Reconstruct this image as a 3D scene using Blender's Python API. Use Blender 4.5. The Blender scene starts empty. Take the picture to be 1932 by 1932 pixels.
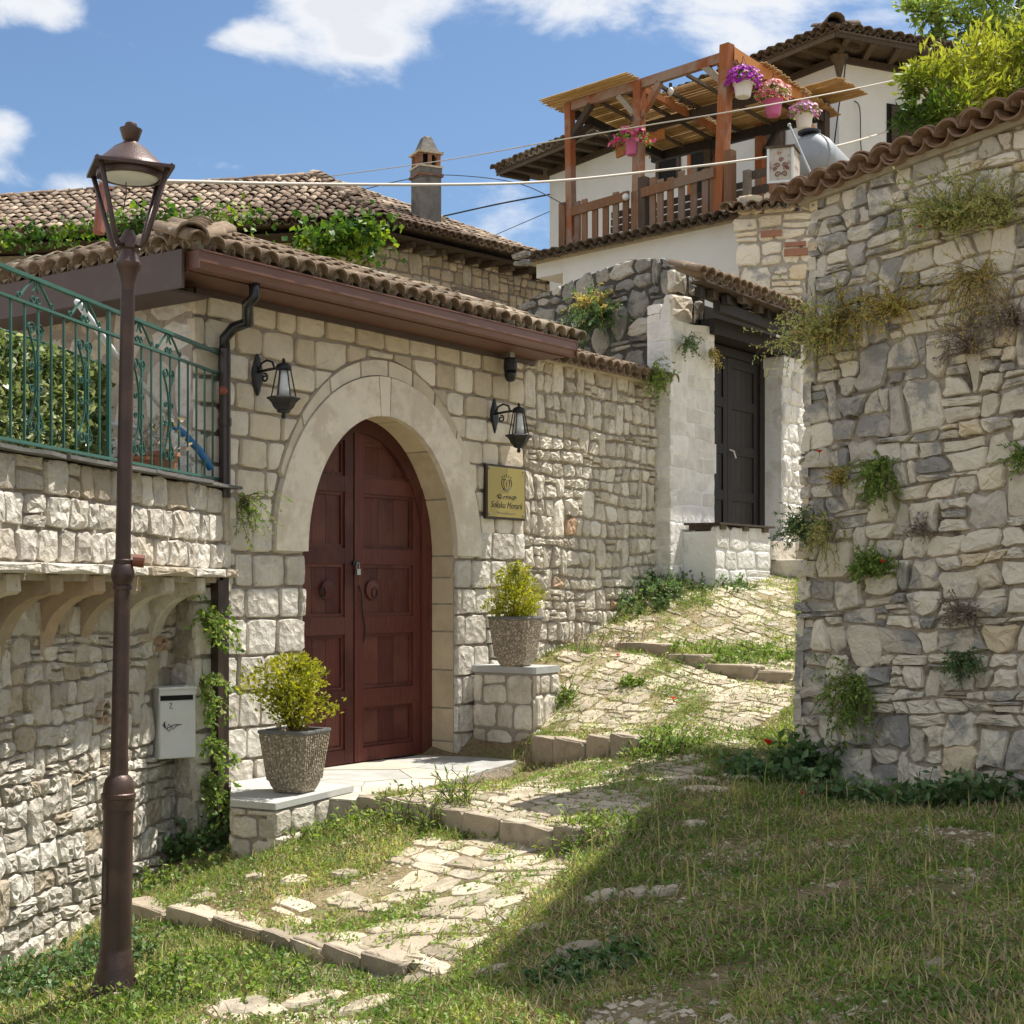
import bpy, math, random
import numpy as np
from mathutils import Vector, Matrix
SC = bpy.context.scene
COL = SC.collection
R_ = math.radians
# ------------------------------------------------------------------ camera, world, sun, exposure
FOC, HZ, CX = 2800.0, 1115.0, 966.0        # focal length, horizon and centre column, measured on a 1932 px wide view
cam_d = bpy.data.cameras.new('camera'); cam = bpy.data.objects.new('camera', cam_d); COL.objects.link(cam)
cam_d.sensor_width = 36; cam_d.lens = 36*FOC/1932; cam_d.shift_y = (HZ-966)/1932
cam_d.clip_start = .05; cam_d.clip_end = 3000
cam.location = (0,0,0); cam.rotation_euler = (R_(90),0,0)
SC.camera = cam
SUN = Vector((.881,.497,2.0)).normalized()
EL = math.asin(SUN.z); AZ = math.atan2(SUN.x, SUN.y)
sun_d = bpy.data.lights.new('sun','SUN'); sun = bpy.data.objects.new('sun', sun_d); COL.objects.link(sun)
sun_d.energy = 2.3; sun_d.angle = R_(.55); sun_d.color = (1,.94,.845)
sun.rotation_euler = SUN.to_track_quat('Z','Y').to_euler(); sun.location = (20,20,40)
SC.view_settings.view_transform = 'Standard'; SC.view_settings.look = 'None'
SC.view_settings.exposure = 1.62; SC.view_settings.gamma = 1; SC.view_settings.use_curve_mapping = False
SC.render.engine = 'CYCLES'; SC.cycles.max_bounces = 10; SC.cycles.diffuse_bounces = 6
W = bpy.data.worlds.new('World'); SC.world = W; W.use_nodes = True
def build_world():
    nt = W.node_tree; N = nt.nodes; L = nt.links; N.clear()
    out = N.new('ShaderNodeOutputWorld'); bg = N.new('ShaderNodeBackground'); bg.inputs[1].default_value = .068
    sky = N.new('ShaderNodeTexSky'); sky.sky_type = 'NISHITA'; sky.sun_disc = False
    sky.sun_elevation = EL; sky.sun_rotation = AZ; sky.altitude = 300; sky.air_density = 1.0; sky.dust_density = 1.2; sky.ozone_density = 1.6
    tc = N.new('ShaderNodeTexCoord')
    def math_(op,a,b=None,c=None):
        n = N.new('ShaderNodeMath'); n.operation = op
        for i,x in enumerate((a,b,c)):
            if x is None: continue
            if isinstance(x,(int,float)): n.inputs[i].default_value = x
            else: L.new(x, n.inputs[i])
        return n.outputs[0]
    mp = N.new('ShaderNodeMapping'); mp.inputs['Scale'].default_value = (1,1,1.9); L.new(tc.outputs['Generated'], mp.inputs[0])
    nz = N.new('ShaderNodeTexNoise'); nz.inputs['Scale'].default_value = 8.5; nz.inputs['Detail'].default_value = 9; nz.inputs['Roughness'].default_value = .58
    nz.inputs['Distortion'].default_value = .25
    L.new(mp.outputs[0], nz.inputs['Vector'])
    nb = N.new('ShaderNodeTexNoise'); nb.inputs['Scale'].default_value = 2.2; nb.inputs['Detail'].default_value = 3
    L.new(mp.outputs[0], nb.inputs['Vector'])
    # cumulus banks, given by direction (column, row, half width, half height, weight)
    tot = None
    banks = [(650,20,95,50,.42),(700,85,65,26,.6),(470,75,60,24,.9),(1000,0,240,30,.22),(1350,0,240,40,.2),(1700,10,240,55,.25),
             (50,5,110,40,.8),(15,240,55,48,1.3),(150,350,60,58,1.3),(1600,60,200,50,.5),(480,316,170,16,.8),(330,350,70,30,.5),(1070,130,50,14,.7),(1440,80,60,30,.5)]
    def cloud_blob(u,v,a,b,w):
        mpp = N.new('ShaderNodeVectorMath'); mpp.operation = 'NORMALIZE'; L.new(tc.outputs['Generated'], mpp.inputs[0])
        d = Vector(((u-CX)/FOC,1,(HZ-v)/FOC)).normalized()
        sb = N.new('ShaderNodeVectorMath'); sb.operation = 'SUBTRACT'; L.new(mpp.outputs[0], sb.inputs[0]); sb.inputs[1].default_value = d
        sc = N.new('ShaderNodeVectorMath'); sc.operation = 'MULTIPLY'; L.new(sb.outputs[0], sc.inputs[0]); sc.inputs[1].default_value = (FOC/a, FOC/a*.6, FOC/b)
        ln = N.new('ShaderNodeVectorMath'); ln.operation = 'LENGTH'; L.new(sc.outputs[0], ln.inputs[0])
        g = math_('MULTIPLY', math_('POWER', 2.718, math_('MULTIPLY', math_('POWER', ln.outputs['Value'], 2), -.8)), w)
        return g
    for bk in banks: g = cloud_blob(*bk); tot = g if tot is None else math_('MAXIMUM', tot, g)
    gap = None
    for (u,v,a,b,w) in [(380,190,330,110,1),(900,250,420,130,1),(620,330,500,80,1),(300,30,130,70,1),(960,150,110,80,.9),(1280,190,330,90,1),(120,130,120,80,1),(60,420,300,70,.9),(850,90,60,50,.5)]:  # gaps hold the added cloud cover off the sky in view
        gap = cloud_blob(u,v,a,b,w) if gap is None else math_('MAXIMUM', gap, cloud_blob(u,v,a,b,w))
    s = math_('ADD', math_('MULTIPLY', nz.outputs[0], 1.7), math_('ADD', math_('MULTIPLY', tot, .36), math_('ADD', math_('MULTIPLY', nb.outputs[0], .5), .32)))  # constant thickens the clouds all round, added for fill light
    s = math_('SUBTRACT', s, math_('MULTIPLY', gap, .66))
    mr = N.new('ShaderNodeMapRange'); mr.interpolation_type = 'SMOOTHSTEP'; mr.inputs[1].default_value = 1.17; mr.inputs[2].default_value = 1.56; L.new(s, mr.inputs[0])
    # thickness of the cloud greys its middle a little
    mr2 = N.new('ShaderNodeMapRange'); mr2.inputs[1].default_value = 1.3; mr2.inputs[2].default_value = 1.65; L.new(s, mr2.inputs[0])
    cc = N.new('ShaderNodeMix'); cc.data_type = 'RGBA'; L.new(mr2.outputs[0], cc.inputs[0])
    cc.inputs[6].default_value = (5.3,5.3,5.3,1); cc.inputs[7].default_value = (4.1,4.2,4.35,1)
    mx = N.new('ShaderNodeMix'); mx.data_type = 'RGBA'; L.new(math_('MULTIPLY', mr.outputs[0], .93), mx.inputs[0])
    tn = N.new('ShaderNodeMix'); tn.data_type = 'RGBA'; tn.blend_type = 'MULTIPLY'; tn.inputs[0].default_value = 1; L.new(sky.outputs[0], tn.inputs[6]); tn.inputs[7].default_value = (.52,.60,.66,1)
    L.new(tn.outputs[2], mx.inputs[6]); L.new(cc.outputs[2], mx.inputs[7])
    L.new(mx.outputs[2], bg.inputs[0]); L.new(bg.outputs[0], out.inputs[0])
build_world()

# ------------------------------------------------------------------ helpers
RM = {}                                      # root matrices, so that everything can be written in world coordinates
def at(u,v,Y): return Vector(((u-CX)/FOC*Y, Y, (HZ-v)/FOC*Y))
def zof(v,Y): return (HZ-v)/FOC*Y
def empty(name, label, cat, M=None, group=None):
    o = bpy.data.objects.new(name, None); COL.objects.link(o); o.empty_display_size = .1
    M = M if M is not None else Matrix()
    o.matrix_basis = M; RM[o.name] = M.copy()
    o['label'] = label; o['category'] = cat
    if group: o['group'] = group
    return o
def T(v, rz=0): return Matrix.Translation(Vector(v)) @ Matrix.Rotation(rz,4,'Z')
def tag(o, label, cat, group=None):
    o['label'] = label; o['category'] = cat
    if group: o['group'] = group
    return o
def fix_tone(me, tones):
    a = me.attributes.new('tone','FLOAT_COLOR','POINT'); a.data.foreach_set('color', np.asarray(tones, dtype=np.float32).ravel())
def link(name, me, mat, parent=None, local=False, kind=None, smooth=False):
    o = bpy.data.objects.new(name, me); COL.objects.link(o)
    if mat is not None: me.materials.append(mat)
    if parent is not None:
        o.parent = parent; RM[o.name] = RM[parent.name]
        if not local:
            inv = RM[parent.name].inverted(); me.transform(inv)
        # a sub-part keeps its part's frame
    if kind: o['kind'] = kind
    if smooth: me.shade_smooth()
    return o
class MB:
    def __init__(s): s.v=[]; s.f=[]; s.t=[]; s.tone=(random.random(),random.random(),random.random(),1)
    def add(s, vs, fs, tone=None):
        b = len(s.v); s.v += [tuple(p) for p in vs]; s.f += [tuple(i+b for i in f) for f in fs]; s.t += [tone or s.tone]*len(vs); return s
    def newtone(s): s.tone=(random.random(),random.random(),random.random(),1)
    def hexa(s, P):        # 8 corners: bottom 0-3 ccw, top 4-7
        return s.add(P, [(0,3,2,1),(4,5,6,7),(0,1,5,4),(1,2,6,5),(2,3,7,6),(3,0,4,7)])
    def box(s, c, d, M=None):
        x,y,z = c; a,b,h = d[0]/2,d[1]/2,d[2]/2
        P = [Vector((x+i*a,y+j*b,z+k*h)) for k in (-1,1) for i,j in ((-1,-1),(1,-1),(1,1),(-1,1))]
        if M is not None: P = [M@p for p in P]
        return s.hexa(P)
    def beam(s, p, q, w, h, up=Vector((0,0,1))):
        p=Vector(p); q=Vector(q); d=(q-p).normalized(); x=d.cross(up)
        if x.length<1e-3: x=Vector((1,0,0)) if abs(d.x)<.9 else Vector((0,1,0))
        x.normalize(); y=x.cross(d).normalized()
        P=[b+x*i*w/2+y*j*h/2 for b in (p,q) for i,j in ((-1,-1),(1,-1),(1,1),(-1,1))]
        return s.hexa(P)
    def tube(s, pts, r, n=8, cap=True):
        pts=[Vector(p) for p in pts]; rr = r if isinstance(r,(list,tuple)) else [r]*len(pts)
        t0=(pts[1]-pts[0]).normalized(); ref=Vector((0,0,1)) if abs(t0.z)<.9 else Vector((1,0,0))
        x=t0.cross(ref).normalized(); V=[]; F=[]
        for i,p in enumerate(pts):
            t=(pts[min(i+1,len(pts)-1)]-pts[max(i-1,0)]).normalized()
            x=(x-t*x.dot(t))
            if x.length<1e-5: x=t.orthogonal()
            x.normalize(); y=t.cross(x)
            for k in range(n):
                a=2*math.pi*k/n; V.append(p+(x*math.cos(a)+y*math.sin(a))*rr[i])
        for i in range(len(pts)-1):
            for k in range(n):
                a=i*n+k; b=i*n+(k+1)%n; F.append((a,b,b+n,a+n))
        if cap: F.append(tuple(range(n-1,-1,-1))); F.append(tuple((len(pts)-1)*n+k for k in range(n)))
        return s.add(V,F)
    def lathe(s, prof, c=(0,0,0), n=20, M=None, rot=0):
        V=[];F=[];c=Vector(c)
        for (r,z) in prof:
            for k in range(n):
                a=2*math.pi*k/n+rot; p=Vector((r*math.cos(a),r*math.sin(a),z)); V.append((M@p if M is not None else p)+c)
        m=len(prof)
        for i in range(m-1):
            for k in range(n):
                a=i*n+k; b=i*n+(k+1)%n; F.append((a,b,b+n,a+n))
        F.append(tuple(range(n-1,-1,-1))); F.append(tuple((m-1)*n+k for k in range(n)))
        return s.add(V,F)
    def ball(s,c,r,n=10,m=6,sz=1):
        pr=[(max(1e-4,r*math.sin(math.pi*i/m)), -r*sz*math.cos(math.pi*i/m)) for i in range(m+1)]
        return s.lathe(pr,c,n)
    def build(s, name, mat, parent=None, local=False, kind=None, smooth=False):
        me=bpy.data.meshes.new(name); me.from_pydata(s.v,[],s.f); fix_tone(me,s.t); me.update()
        return link(name,me,mat,parent,local,kind,smooth)
def np_mesh(name, V, F, tones, mat, parent=None, kind=None):
    """V (n,3), F (m,k) arrays"""
    me=bpy.data.meshes.new(name); V=np.asarray(V,dtype=np.float32); F=np.asarray(F,dtype=np.int32); k=F.shape[1]
    me.vertices.add(len(V)); me.vertices.foreach_set('co',V.ravel())
    me.loops.add(F.size); me.loops.foreach_set('vertex_index',F.ravel())
    me.polygons.add(len(F)); me.polygons.foreach_set('loop_start',np.arange(0,F.size,k,dtype=np.int32))
    me.update(calc_edges=True); fix_tone(me,tones); me.validate()
    return link(name,me,mat,parent,False,kind)
def dup(root, M, label, group=None):
    def cp(o,parent):
        c=o.copy(); COL.objects.link(c)
        if parent is not None: c.parent=parent
        for ch in [x for x in KIDS.get(o.name,[])]: cp(ch,c)
        return c
    KIDS={}
    for x in COL.objects:
        if x.parent: KIDS.setdefault(x.parent.name,[]).append(x)
    r=cp(root,None); r.matrix_basis=M; RM[r.name]=M.copy(); r['label']=label
    if group: r['group']=group
    return r
class PL:
    """a vertical wall plane: s runs along it, off is outward, z up"""
    def __init__(s,o,d):
        s.o=Vector(o); s.d=Vector(d).normalized(); s.n=Vector((s.d.y,-s.d.x))
    def P(s,t,z=0,off=0): return Vector((s.o.x+s.d.x*t+s.n.x*off, s.o.y+s.d.y*t+s.n.y*off, z))
    def s_at(s,u,off=0):
        k=(u-CX)/FOC; ox=s.o.x+s.n.x*off; oy=s.o.y+s.n.y*off
        return (k*oy-ox)/(s.d.x-k*s.d.y)
    def at(s,u,v,off=0):
        t=s.s_at(u,off); return t, zof(v, s.P(t,0,off).y)
    def M(s,t=0,z=0,off=0): return Matrix.Translation(s.P(t,z,off)) @ Matrix.Rotation(math.atan2(s.d.y,s.d.x),4,'Z')
    def box(s,mb,s0,s1,z0,z1,o0,o1):
        """box between offsets o0 (inner) and o1 (outer)"""
        return mb.hexa([s.P(s0,z0,o1),s.P(s1,z0,o1),s.P(s1,z0,o0),s.P(s0,z0,o0),s.P(s0,z1,o1),s.P(s1,z1,o1),s.P(s1,z1,o0),s.P(s0,z1,o0)])
# ---- materials
def nodes(name):
    m=bpy.data.materials.new(name); m.use_nodes=True; nt=m.node_tree; nt.nodes.clear()
    out=nt.nodes.new('ShaderNodeOutputMaterial'); b=nt.nodes.new('ShaderNodeBsdfPrincipled'); nt.links.new(b.outputs[0],out.inputs[0])
    return m,nt,b,out
class G:
    def __init__(s,nt): s.nt=nt
    def n(s,t,**k):
        x=s.nt.nodes.new(t)
        for a,b in k.items(): setattr(x,a,b)
        return x
    def put(s,sock,val):
        if isinstance(val,bpy.types.NodeSocket): s.nt.links.new(val,sock)
        else: sock.default_value=val
    def math(s,op,a,b=0,c=0,clamp=False):
        x=s.n('ShaderNodeMath',operation=op); x.use_clamp=clamp; s.put(x.inputs[0],a); s.put(x.inputs[1],b); s.put(x.inputs[2],c); return x.outputs[0]
    def noise(s,vec,scale,detail=4,rough=.55,dist=0):
        x=s.n('ShaderNodeTexNoise'); s.put(x.inputs['Vector'],vec); x.inputs['Scale'].default_value=scale; x.inputs['Detail'].default_value=detail
        x.inputs['Roughness'].default_value=rough; x.inputs['Distortion'].default_value=dist; return x.outputs[0]
    def ramp(s,fac,stops,interp='LINEAR'):
        x=s.n('ShaderNodeValToRGB'); s.put(x.inputs[0],fac); cr=x.color_ramp; cr.interpolation=interp
        while len(cr.elements)<len(stops): cr.elements.new(.5)
        for e,(p,c) in zip(cr.elements,stops):
            e.position=p; e.color=(c[0],c[1],c[2],1) if not isinstance(c,(int,float)) else (c,c,c,1)
        return x.outputs[0]
    def mix(s,fac,a,b,mode='MIX'):
        x=s.n('ShaderNodeMix',data_type='RGBA',blend_type=mode); s.put(x.inputs[0],fac)
        s.put(x.inputs[6],a if not isinstance(a,tuple) else (a+(1,))[:4]); s.put(x.inputs[7],b if not isinstance(b,tuple) else (b+(1,))[:4]); return x.outputs[2]
    def smooth(s,x,a,b):
        m=s.n('ShaderNodeMapRange',interpolation_type='SMOOTHSTEP'); s.put(m.inputs[0],x); m.inputs[1].default_value=a; m.inputs[2].default_value=b; return m.outputs[0]
    def tone(s):
        a=s.n('ShaderNodeAttribute',attribute_name='tone'); sp=s.n('ShaderNodeSeparateColor'); s.nt.links.new(a.outputs['Color'],sp.inputs[0])
        oi=s.n('ShaderNodeObjectInfo'); r=oi.outputs['Random']
        r=s.math('MULTIPLY',r,s.math('SUBTRACT',1,a.outputs['Alpha']))
        return [s.math('FRACT',s.math('ADD',s.math('MULTIPLY',sp.outputs[i],.999),s.math('MULTIPLY',r,k))) for i,k in ((0,1.0),(1,7.3),(2,13.7))]
    def obj(s,scale=(1,1,1),off=None):
        tc=s.n('ShaderNodeTexCoord'); mp=s.n('ShaderNodeMapping'); s.nt.links.new(tc.outputs['Object'],mp.inputs[0]); mp.inputs['Scale'].default_value=scale
        v=mp.outputs[0]
        if off is not None:
            c=s.n('ShaderNodeCombineXYZ'); 
            for i in range(3): s.put(c.inputs[i], s.math('MULTIPLY',off[i],9.0))
            ad=s.n('ShaderNodeVectorMath',operation='ADD'); s.nt.links.new(v,ad.inputs[0]); s.nt.links.new(c.outputs[0],ad.inputs[1]); v=ad.outputs[0]
        return v
    def bump(s,h,strength,dist,normal=None):
        b=s.n('ShaderNodeBump'); b.inputs['Strength'].default_value=strength; b.inputs['Distance'].default_value=dist; s.put(b.inputs['Height'],h)
        if normal is not None: s.nt.links.new(normal,b.inputs['Normal'])
        return b.outputs[0]
def stone_mat(name, pal, spot=(.12,.11,.10), spotamt=.35, bump=.012, rough_noise=22, grime=.3, pits=.25):
    m,nt,b,_=nodes(name); g=G(nt); t=g.tone(); v=g.obj(off=t)
    base=g.ramp(t[0],pal)
    n1=g.noise(v,5,6,.6); n2=g.noise(v,rough_noise,8,.7); n3=g.noise(v,70,4,.6)
    val=g.math('ADD',g.math('MULTIPLY',n1,.7),g.math('MULTIPLY',t[1],.25))
    c=g.mix(1.0,base,g.ramp(val,[(.22,(.74,.71,.66)),(.5,(1,.985,.96)),(.75,(1.12,1.10,1.06))]),'MULTIPLY')
    sp=g.smooth(g.math('ADD',g.noise(v,3.1,7,.68),g.math('MULTIPLY',t[2],.22)),.60,.74)
    c=g.mix(g.math('MULTIPLY',sp,spotamt),c,spot)
    pit=g.smooth(n2,.60,.72); c=g.mix(g.math('MULTIPLY',pit,grime),c,(.16,.13,.10))
    b.inputs['Roughness'].default_value=.9; b.inputs['Specular IOR Level'].default_value=.25
    nt.links.new(c,b.inputs['Base Color'])
    vo=g.n('ShaderNodeTexVoronoi',feature='F1'); g.put(vo.inputs['Vector'],v); vo.inputs['Scale'].default_value=14; vo.inputs['Randomness'].default_value=1
    h=g.math('ADD',g.math('MULTIPLY',n2,.8),g.math('ADD',g.math('MULTIPLY',n3,.3),g.math('MULTIPLY',vo.outputs['Distance'],pits)))
    nt.links.new(g.bump(h,1.0,bump),b.inputs['Normal']); return m
def plain_mat(name,col,rough=.6,metal=0,var=.15,scale=12,bump=0,bscale=60,spec=.5,dirt=None,dirtamt=.5,dscale=4):
    m,nt,b,_=nodes(name); g=G(nt); t=g.tone(); v=g.obj(off=t)
    n=g.noise(v,scale,5,.6); k=g.math('ADD',g.math('MULTIPLY',n,.6),g.math('MULTIPLY',t[0],.4))
    lo=tuple(x*(1-var) for x in col); hi=tuple(min(1,x*(1+var)) for x in col)
    c=g.ramp(k,[(.3,lo),(.7,hi)])
    if dirt is not None: c=g.mix(g.math('MULTIPLY',g.smooth(g.noise(v,dscale,7,.65),.5,.66),dirtamt),c,dirt)
    nt.links.new(c,b.inputs['Base Color']); b.inputs['Roughness'].default_value=rough; b.inputs['Metallic'].default_value=metal; b.inputs['Specular IOR Level'].default_value=spec
    if bump: nt.links.new(g.bump(g.noise(v,bscale,5,.6),1,bump),b.inputs['Normal'])
    return m
def wood_mat(name,cols,scale=(18,18,1.6),rough=.75,bump=.004,grey=None,greyamt=.5):
    m,nt,b,_=nodes(name); g=G(nt); t=g.tone(); v=g.obj(scale=scale,off=t); v2=g.obj(off=t)
    n=g.noise(v,1.6,6,.62,.6); fine=g.noise(v,5,4,.6)
    c=g.ramp(g.math('ADD',g.math('MULTIPLY',n,.7),g.math('MULTIPLY',t[0],.3)),[(.25,cols[0]),(.5,cols[1]),(.75,cols[2])])
    if grey: c=g.mix(g.math('MULTIPLY',g.smooth(g.math('ADD',g.noise(v2,1.3,4,.6),g.math('MULTIPLY',t[1],.3)),.58,.76),greyamt),c,grey)
    nt.links.new(c,b.inputs['Base Color']); b.inputs['Roughness'].default_value=rough; b.inputs['Specular IOR Level'].default_value=.3
    nt.links.new(g.bump(g.math('ADD',n,g.math('MULTIPLY',fine,.5)),1,bump),b.inputs['Normal']); return m
def leaf_mat(name,pal,trans=.35,rough=.5):
    m=bpy.data.materials.new(name); m.use_nodes=True; nt=m.node_tree; nt.nodes.clear(); g=G(nt)
    out=g.n('ShaderNodeOutputMaterial'); a=g.n('ShaderNodeAttribute',attribute_name='tone'); sp=g.n('ShaderNodeSeparateColor'); nt.links.new(a.outputs['Color'],sp.inputs[0])
    c=g.ramp(sp.outputs[0],pal); b=g.n('ShaderNodeBsdfPrincipled'); nt.links.new(c,b.inputs['Base Color']); b.inputs['Roughness'].default_value=rough; b.inputs['Specular IOR Level'].default_value=.35
    tr=g.n('ShaderNodeBsdfTranslucent'); nt.links.new(g.mix(1.0,c,(1.25,1.3,.7),'MULTIPLY'),tr.inputs[0])
    mx=g.n('ShaderNodeMixShader'); mx.inputs[0].default_value=trans; nt.links.new(b.outputs[0],mx.inputs[1]); nt.links.new(tr.outputs[0],mx.inputs[2]); nt.links.new(mx.outputs[0],out.inputs[0]); return m
M={}
M['ashlar']=stone_mat('ashlar_limestone',[(0,(.62,.54,.42)),(.35,(.72,.66,.55)),(.7,(.79,.74,.65)),(1,(.73,.69,.61))],(.46,.40,.31),.35,.010,26,.25,.2)
M['rough']=stone_mat('rough_limestone',[(0,(.60,.56,.50)),(.3,(.74,.70,.63)),(.75,(.82,.79,.73)),(.88,(.64,.56,.44)),(1,(.52,.45,.36))],(.38,.34,.29),.4,.038,15,.45,.9)
M['rubble']=stone_mat('rubble_limestone',[(0,(.58,.53,.45)),(.4,(.72,.67,.58)),(.85,(.80,.76,.67)),(.93,(.52,.33,.20)),(1,(.45,.40,.32))],(.38,.33,.26),.4,.026,18,.4,.6)
M['mossy']=stone_mat('weathered_grey_limestone',[(0,(.54,.50,.46)),(.25,(.74,.68,.58)),(.5,(.82,.75,.63)),(.75,(.85,.78,.66)),(.92,(.78,.64,.43)),(1,(.62,.57,.50))],(.29,.28,.275),.85,.024,16,.35,.35)
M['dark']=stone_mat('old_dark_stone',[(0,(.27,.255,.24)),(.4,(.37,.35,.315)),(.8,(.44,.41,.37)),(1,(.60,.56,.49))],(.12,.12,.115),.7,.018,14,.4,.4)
M['farst']=stone_mat('far_house_stone',[(0,(.52,.42,.29)),(.4,(.64,.53,.39)),(.8,(.70,.60,.45)),(1,(.56,.50,.41))],(.25,.20,.14),.4,.02,10,.3,.3)
M['white_stone']=stone_mat('whitewashed_stone',[(0,(.78,.77,.74)),(.5,(.86,.85,.83)),(1,(.82,.81,.78))],(.50,.46,.40),.3,.02,14,.25,.3)
M['pave']=stone_mat('paving_limestone',[(0,(.40,.35,.27)),(.4,(.56,.49,.38)),(.8,(.66,.59,.46)),(1,(.44,.40,.34))],(.28,.24,.17),.6,.014,16,.5,.4)
M['kerb']=stone_mat('kerb_stone',[(0,(.40,.34,.27)),(1,(.56,.49,.39))],(.26,.22,.17),.6,.018,16,.45,.4)
M['slate']=stone_mat('slate_flag',[(0,(.44,.46,.46)),(.5,(.52,.52,.49)),(.8,(.60,.54,.42)),(1,(.46,.47,.46))],(.36,.34,.31),.4,.004,20,.2,.1)
M['darkslate']=stone_mat('dark_slate',[(0,(.12,.12,.12)),(1,(.2,.2,.2))],(.3,.28,.25),.4,.006,20,.2,.1)
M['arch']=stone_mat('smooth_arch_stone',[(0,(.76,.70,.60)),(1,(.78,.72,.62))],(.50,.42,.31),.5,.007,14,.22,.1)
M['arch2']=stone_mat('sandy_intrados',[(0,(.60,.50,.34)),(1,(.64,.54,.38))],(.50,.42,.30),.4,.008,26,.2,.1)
M['mortar']=plain_mat('mortar',(.44,.39,.32),.95,var=.25,scale=9,bump=.02,bscale=26,spec=.1)
M['mortar_g']=plain_mat('grey_mortar',(.37,.325,.27),.95,var=.3,scale=7,bump=.02,bscale=26,spec=.1)
M['mortar_r']=plain_mat('crevice_shade_mortar',(.38,.33,.27),.95,var=.3,scale=7,bump=.03,bscale=22,spec=.1,dirt=(.085,.065,.05),dirtamt=.85,dscale=3)  # dark patches in the colour stand in for shaded deep crevices
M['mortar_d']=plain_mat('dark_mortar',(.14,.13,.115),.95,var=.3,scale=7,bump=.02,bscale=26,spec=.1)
M['plaster']=plain_mat('white_plaster',(.70,.70,.69),.9,var=.05,scale=2.5,bump=.004,bscale=30,spec=.1,dirt=(.60,.56,.48),dirtamt=.25,dscale=1.5)
M['whitewash']=plain_mat('whitewash',(.82,.82,.81),.9,var=.07,scale=4,bump=.02,bscale=9,spec=.1,dirt=(.45,.41,.34),dirtamt=.4,dscale=3)
M['door']=wood_mat('red_brown_painted_wood',[(.048,.012,.010),(.080,.020,.015),(.130,.036,.026)],(30,30,1.5),.5,.004,(.19,.075,.05),.35)
M['blackwood']=wood_mat('blackened_wood',[(.012,.010,.009),(.022,.018,.016),(.045,.037,.032)],(30,30,1.5),.6,.005)
M['oldwood']=wood_mat('old_brown_timber',[(.05,.036,.026),(.085,.062,.045),(.14,.11,.08)],(22,22,2.5),.85,.01)
M['orange']=wood_mat('orange_stained_timber',[(.20,.058,.018),(.30,.095,.03),(.40,.16,.055)],(20,20,1.5),.7,.004,(.30,.24,.19),.75)
M['picket']=wood_mat('brown_picket_wood',[(.15,.075,.038),(.215,.11,.058),(.29,.165,.095)],(26,26,1.5),.8,.004,(.22,.18,.15),.6)
M['trim']=wood_mat('bright_orange_board',[(.38,.15,.035),(.47,.19,.05),(.55,.24,.07)],(20,20,2),.6,.003)
M['greywood']=wood_mat('grey_weathered_board',[(.22,.18,.14),(.32,.27,.21),(.42,.36,.29)],(5,5,30),.85,.008)
M['bronze']=plain_mat('bronze_painted_iron',(.075,.047,.042),.4,metal=.35,var=.3,scale=6,bump=.002,bscale=90,dirt=(.12,.072,.052),dirtamt=.5,dscale=5)
M['iron']=plain_mat('black_cast_iron',(.018,.018,.02),.4,metal=.3,var=.3,scale=20,bump=.003,bscale=60,dirt=(.09,.075,.055),dirtamt=.35,dscale=9)
M['gutter']=plain_mat('brown_metal_gutter',(.155,.072,.052),.42,metal=.1,var=.10,scale=3,dirt=(.10,.05,.04),dirtamt=.3)
M['fascia']=plain_mat('dark_brown_fascia',(.075,.05,.045),.55,var=.12,scale=3,dirt=(.12,.09,.08),dirtamt=.3)
M['pipe']=plain_mat('dark_brown_downpipe',(.035,.022,.019),.32,var=.2,scale=3,dirt=(.09,.06,.05),dirtamt=.4)
M['blackplastic']=plain_mat('black_plastic',(.012,.012,.013),.28,var=.1)
M['steel']=plain_mat('grey_steel',(.42,.42,.43),.35,metal=.8,var=.1)
M['green']=plain_mat('green_painted_iron',(.03,.105,.078),.42,var=.22,scale=9,dirt=(.05,.10,.09),dirtamt=.4)
M['brass']=plain_mat('brass_plate',(.37,.29,.085),.35,metal=.45,var=.06,scale=2,dirt=(.42,.34,.13),dirtamt=.3,dscale=2)
M['frame']=plain_mat('dark_sign_frame',(.03,.018,.012),.5,var=.1)
M['ink']=plain_mat('black_print',(.03,.025,.015),.6,var=.05)
M['white_metal']=plain_mat('white_painted_steel',(.68,.69,.70),.5,var=.04,scale=4,dirt=(.58,.57,.53),dirtamt=.35)
M['black']=plain_mat('dark_opening',(.006,.006,.006),.9,var=0)
M['cable']=plain_mat('pale_cable',(.52,.48,.42),.6,var=.08)
M['cable_d']=plain_mat('dark_cable',(.03,.03,.035),.6,var=.08)
M['galv']=plain_mat('galvanised_sheet',(.36,.38,.40),.62,metal=.3,var=.14,scale=5,dirt=(.25,.27,.29),dirtamt=.5)
M['rusty']=plain_mat('rusty_painted_tin',(.52,.49,.44),.75,var=.12,scale=8,dirt=(.27,.10,.04),dirtamt=.95,dscale=7)
M['potwhite']=plain_mat('white_plastic_pot',(.72,.70,.66),.5,var=.03)
M['potpink']=plain_mat('pink_plastic_pot',(.52,.11,.26),.45,var=.06)
M['potclay']=plain_mat('terracotta_pot',(.38,.15,.07),.7,var=.12)
M['blue']=plain_mat('blue_hose',(.03,.16,.42),.35,var=.1)
M['soilpot']=plain_mat('potting_soil',(.06,.045,.03),.95,var=.3,bump=.01)
M['brick']=plain_mat('red_brick',(.30,.145,.09),.9,var=.25,scale=14,bump=.008,bscale=40)
M['branch']=plain_mat('twig_bark',(.16,.11,.07),.9,var=.3)
M['reed']=wood_mat('yellow_reed',[(.26,.155,.06),(.40,.26,.11),(.55,.40,.19)],(3,3,3),.7,.001)
M['rustpole']=plain_mat('rust_red_pipe',(.20,.062,.035),.6,var=.2)
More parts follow.
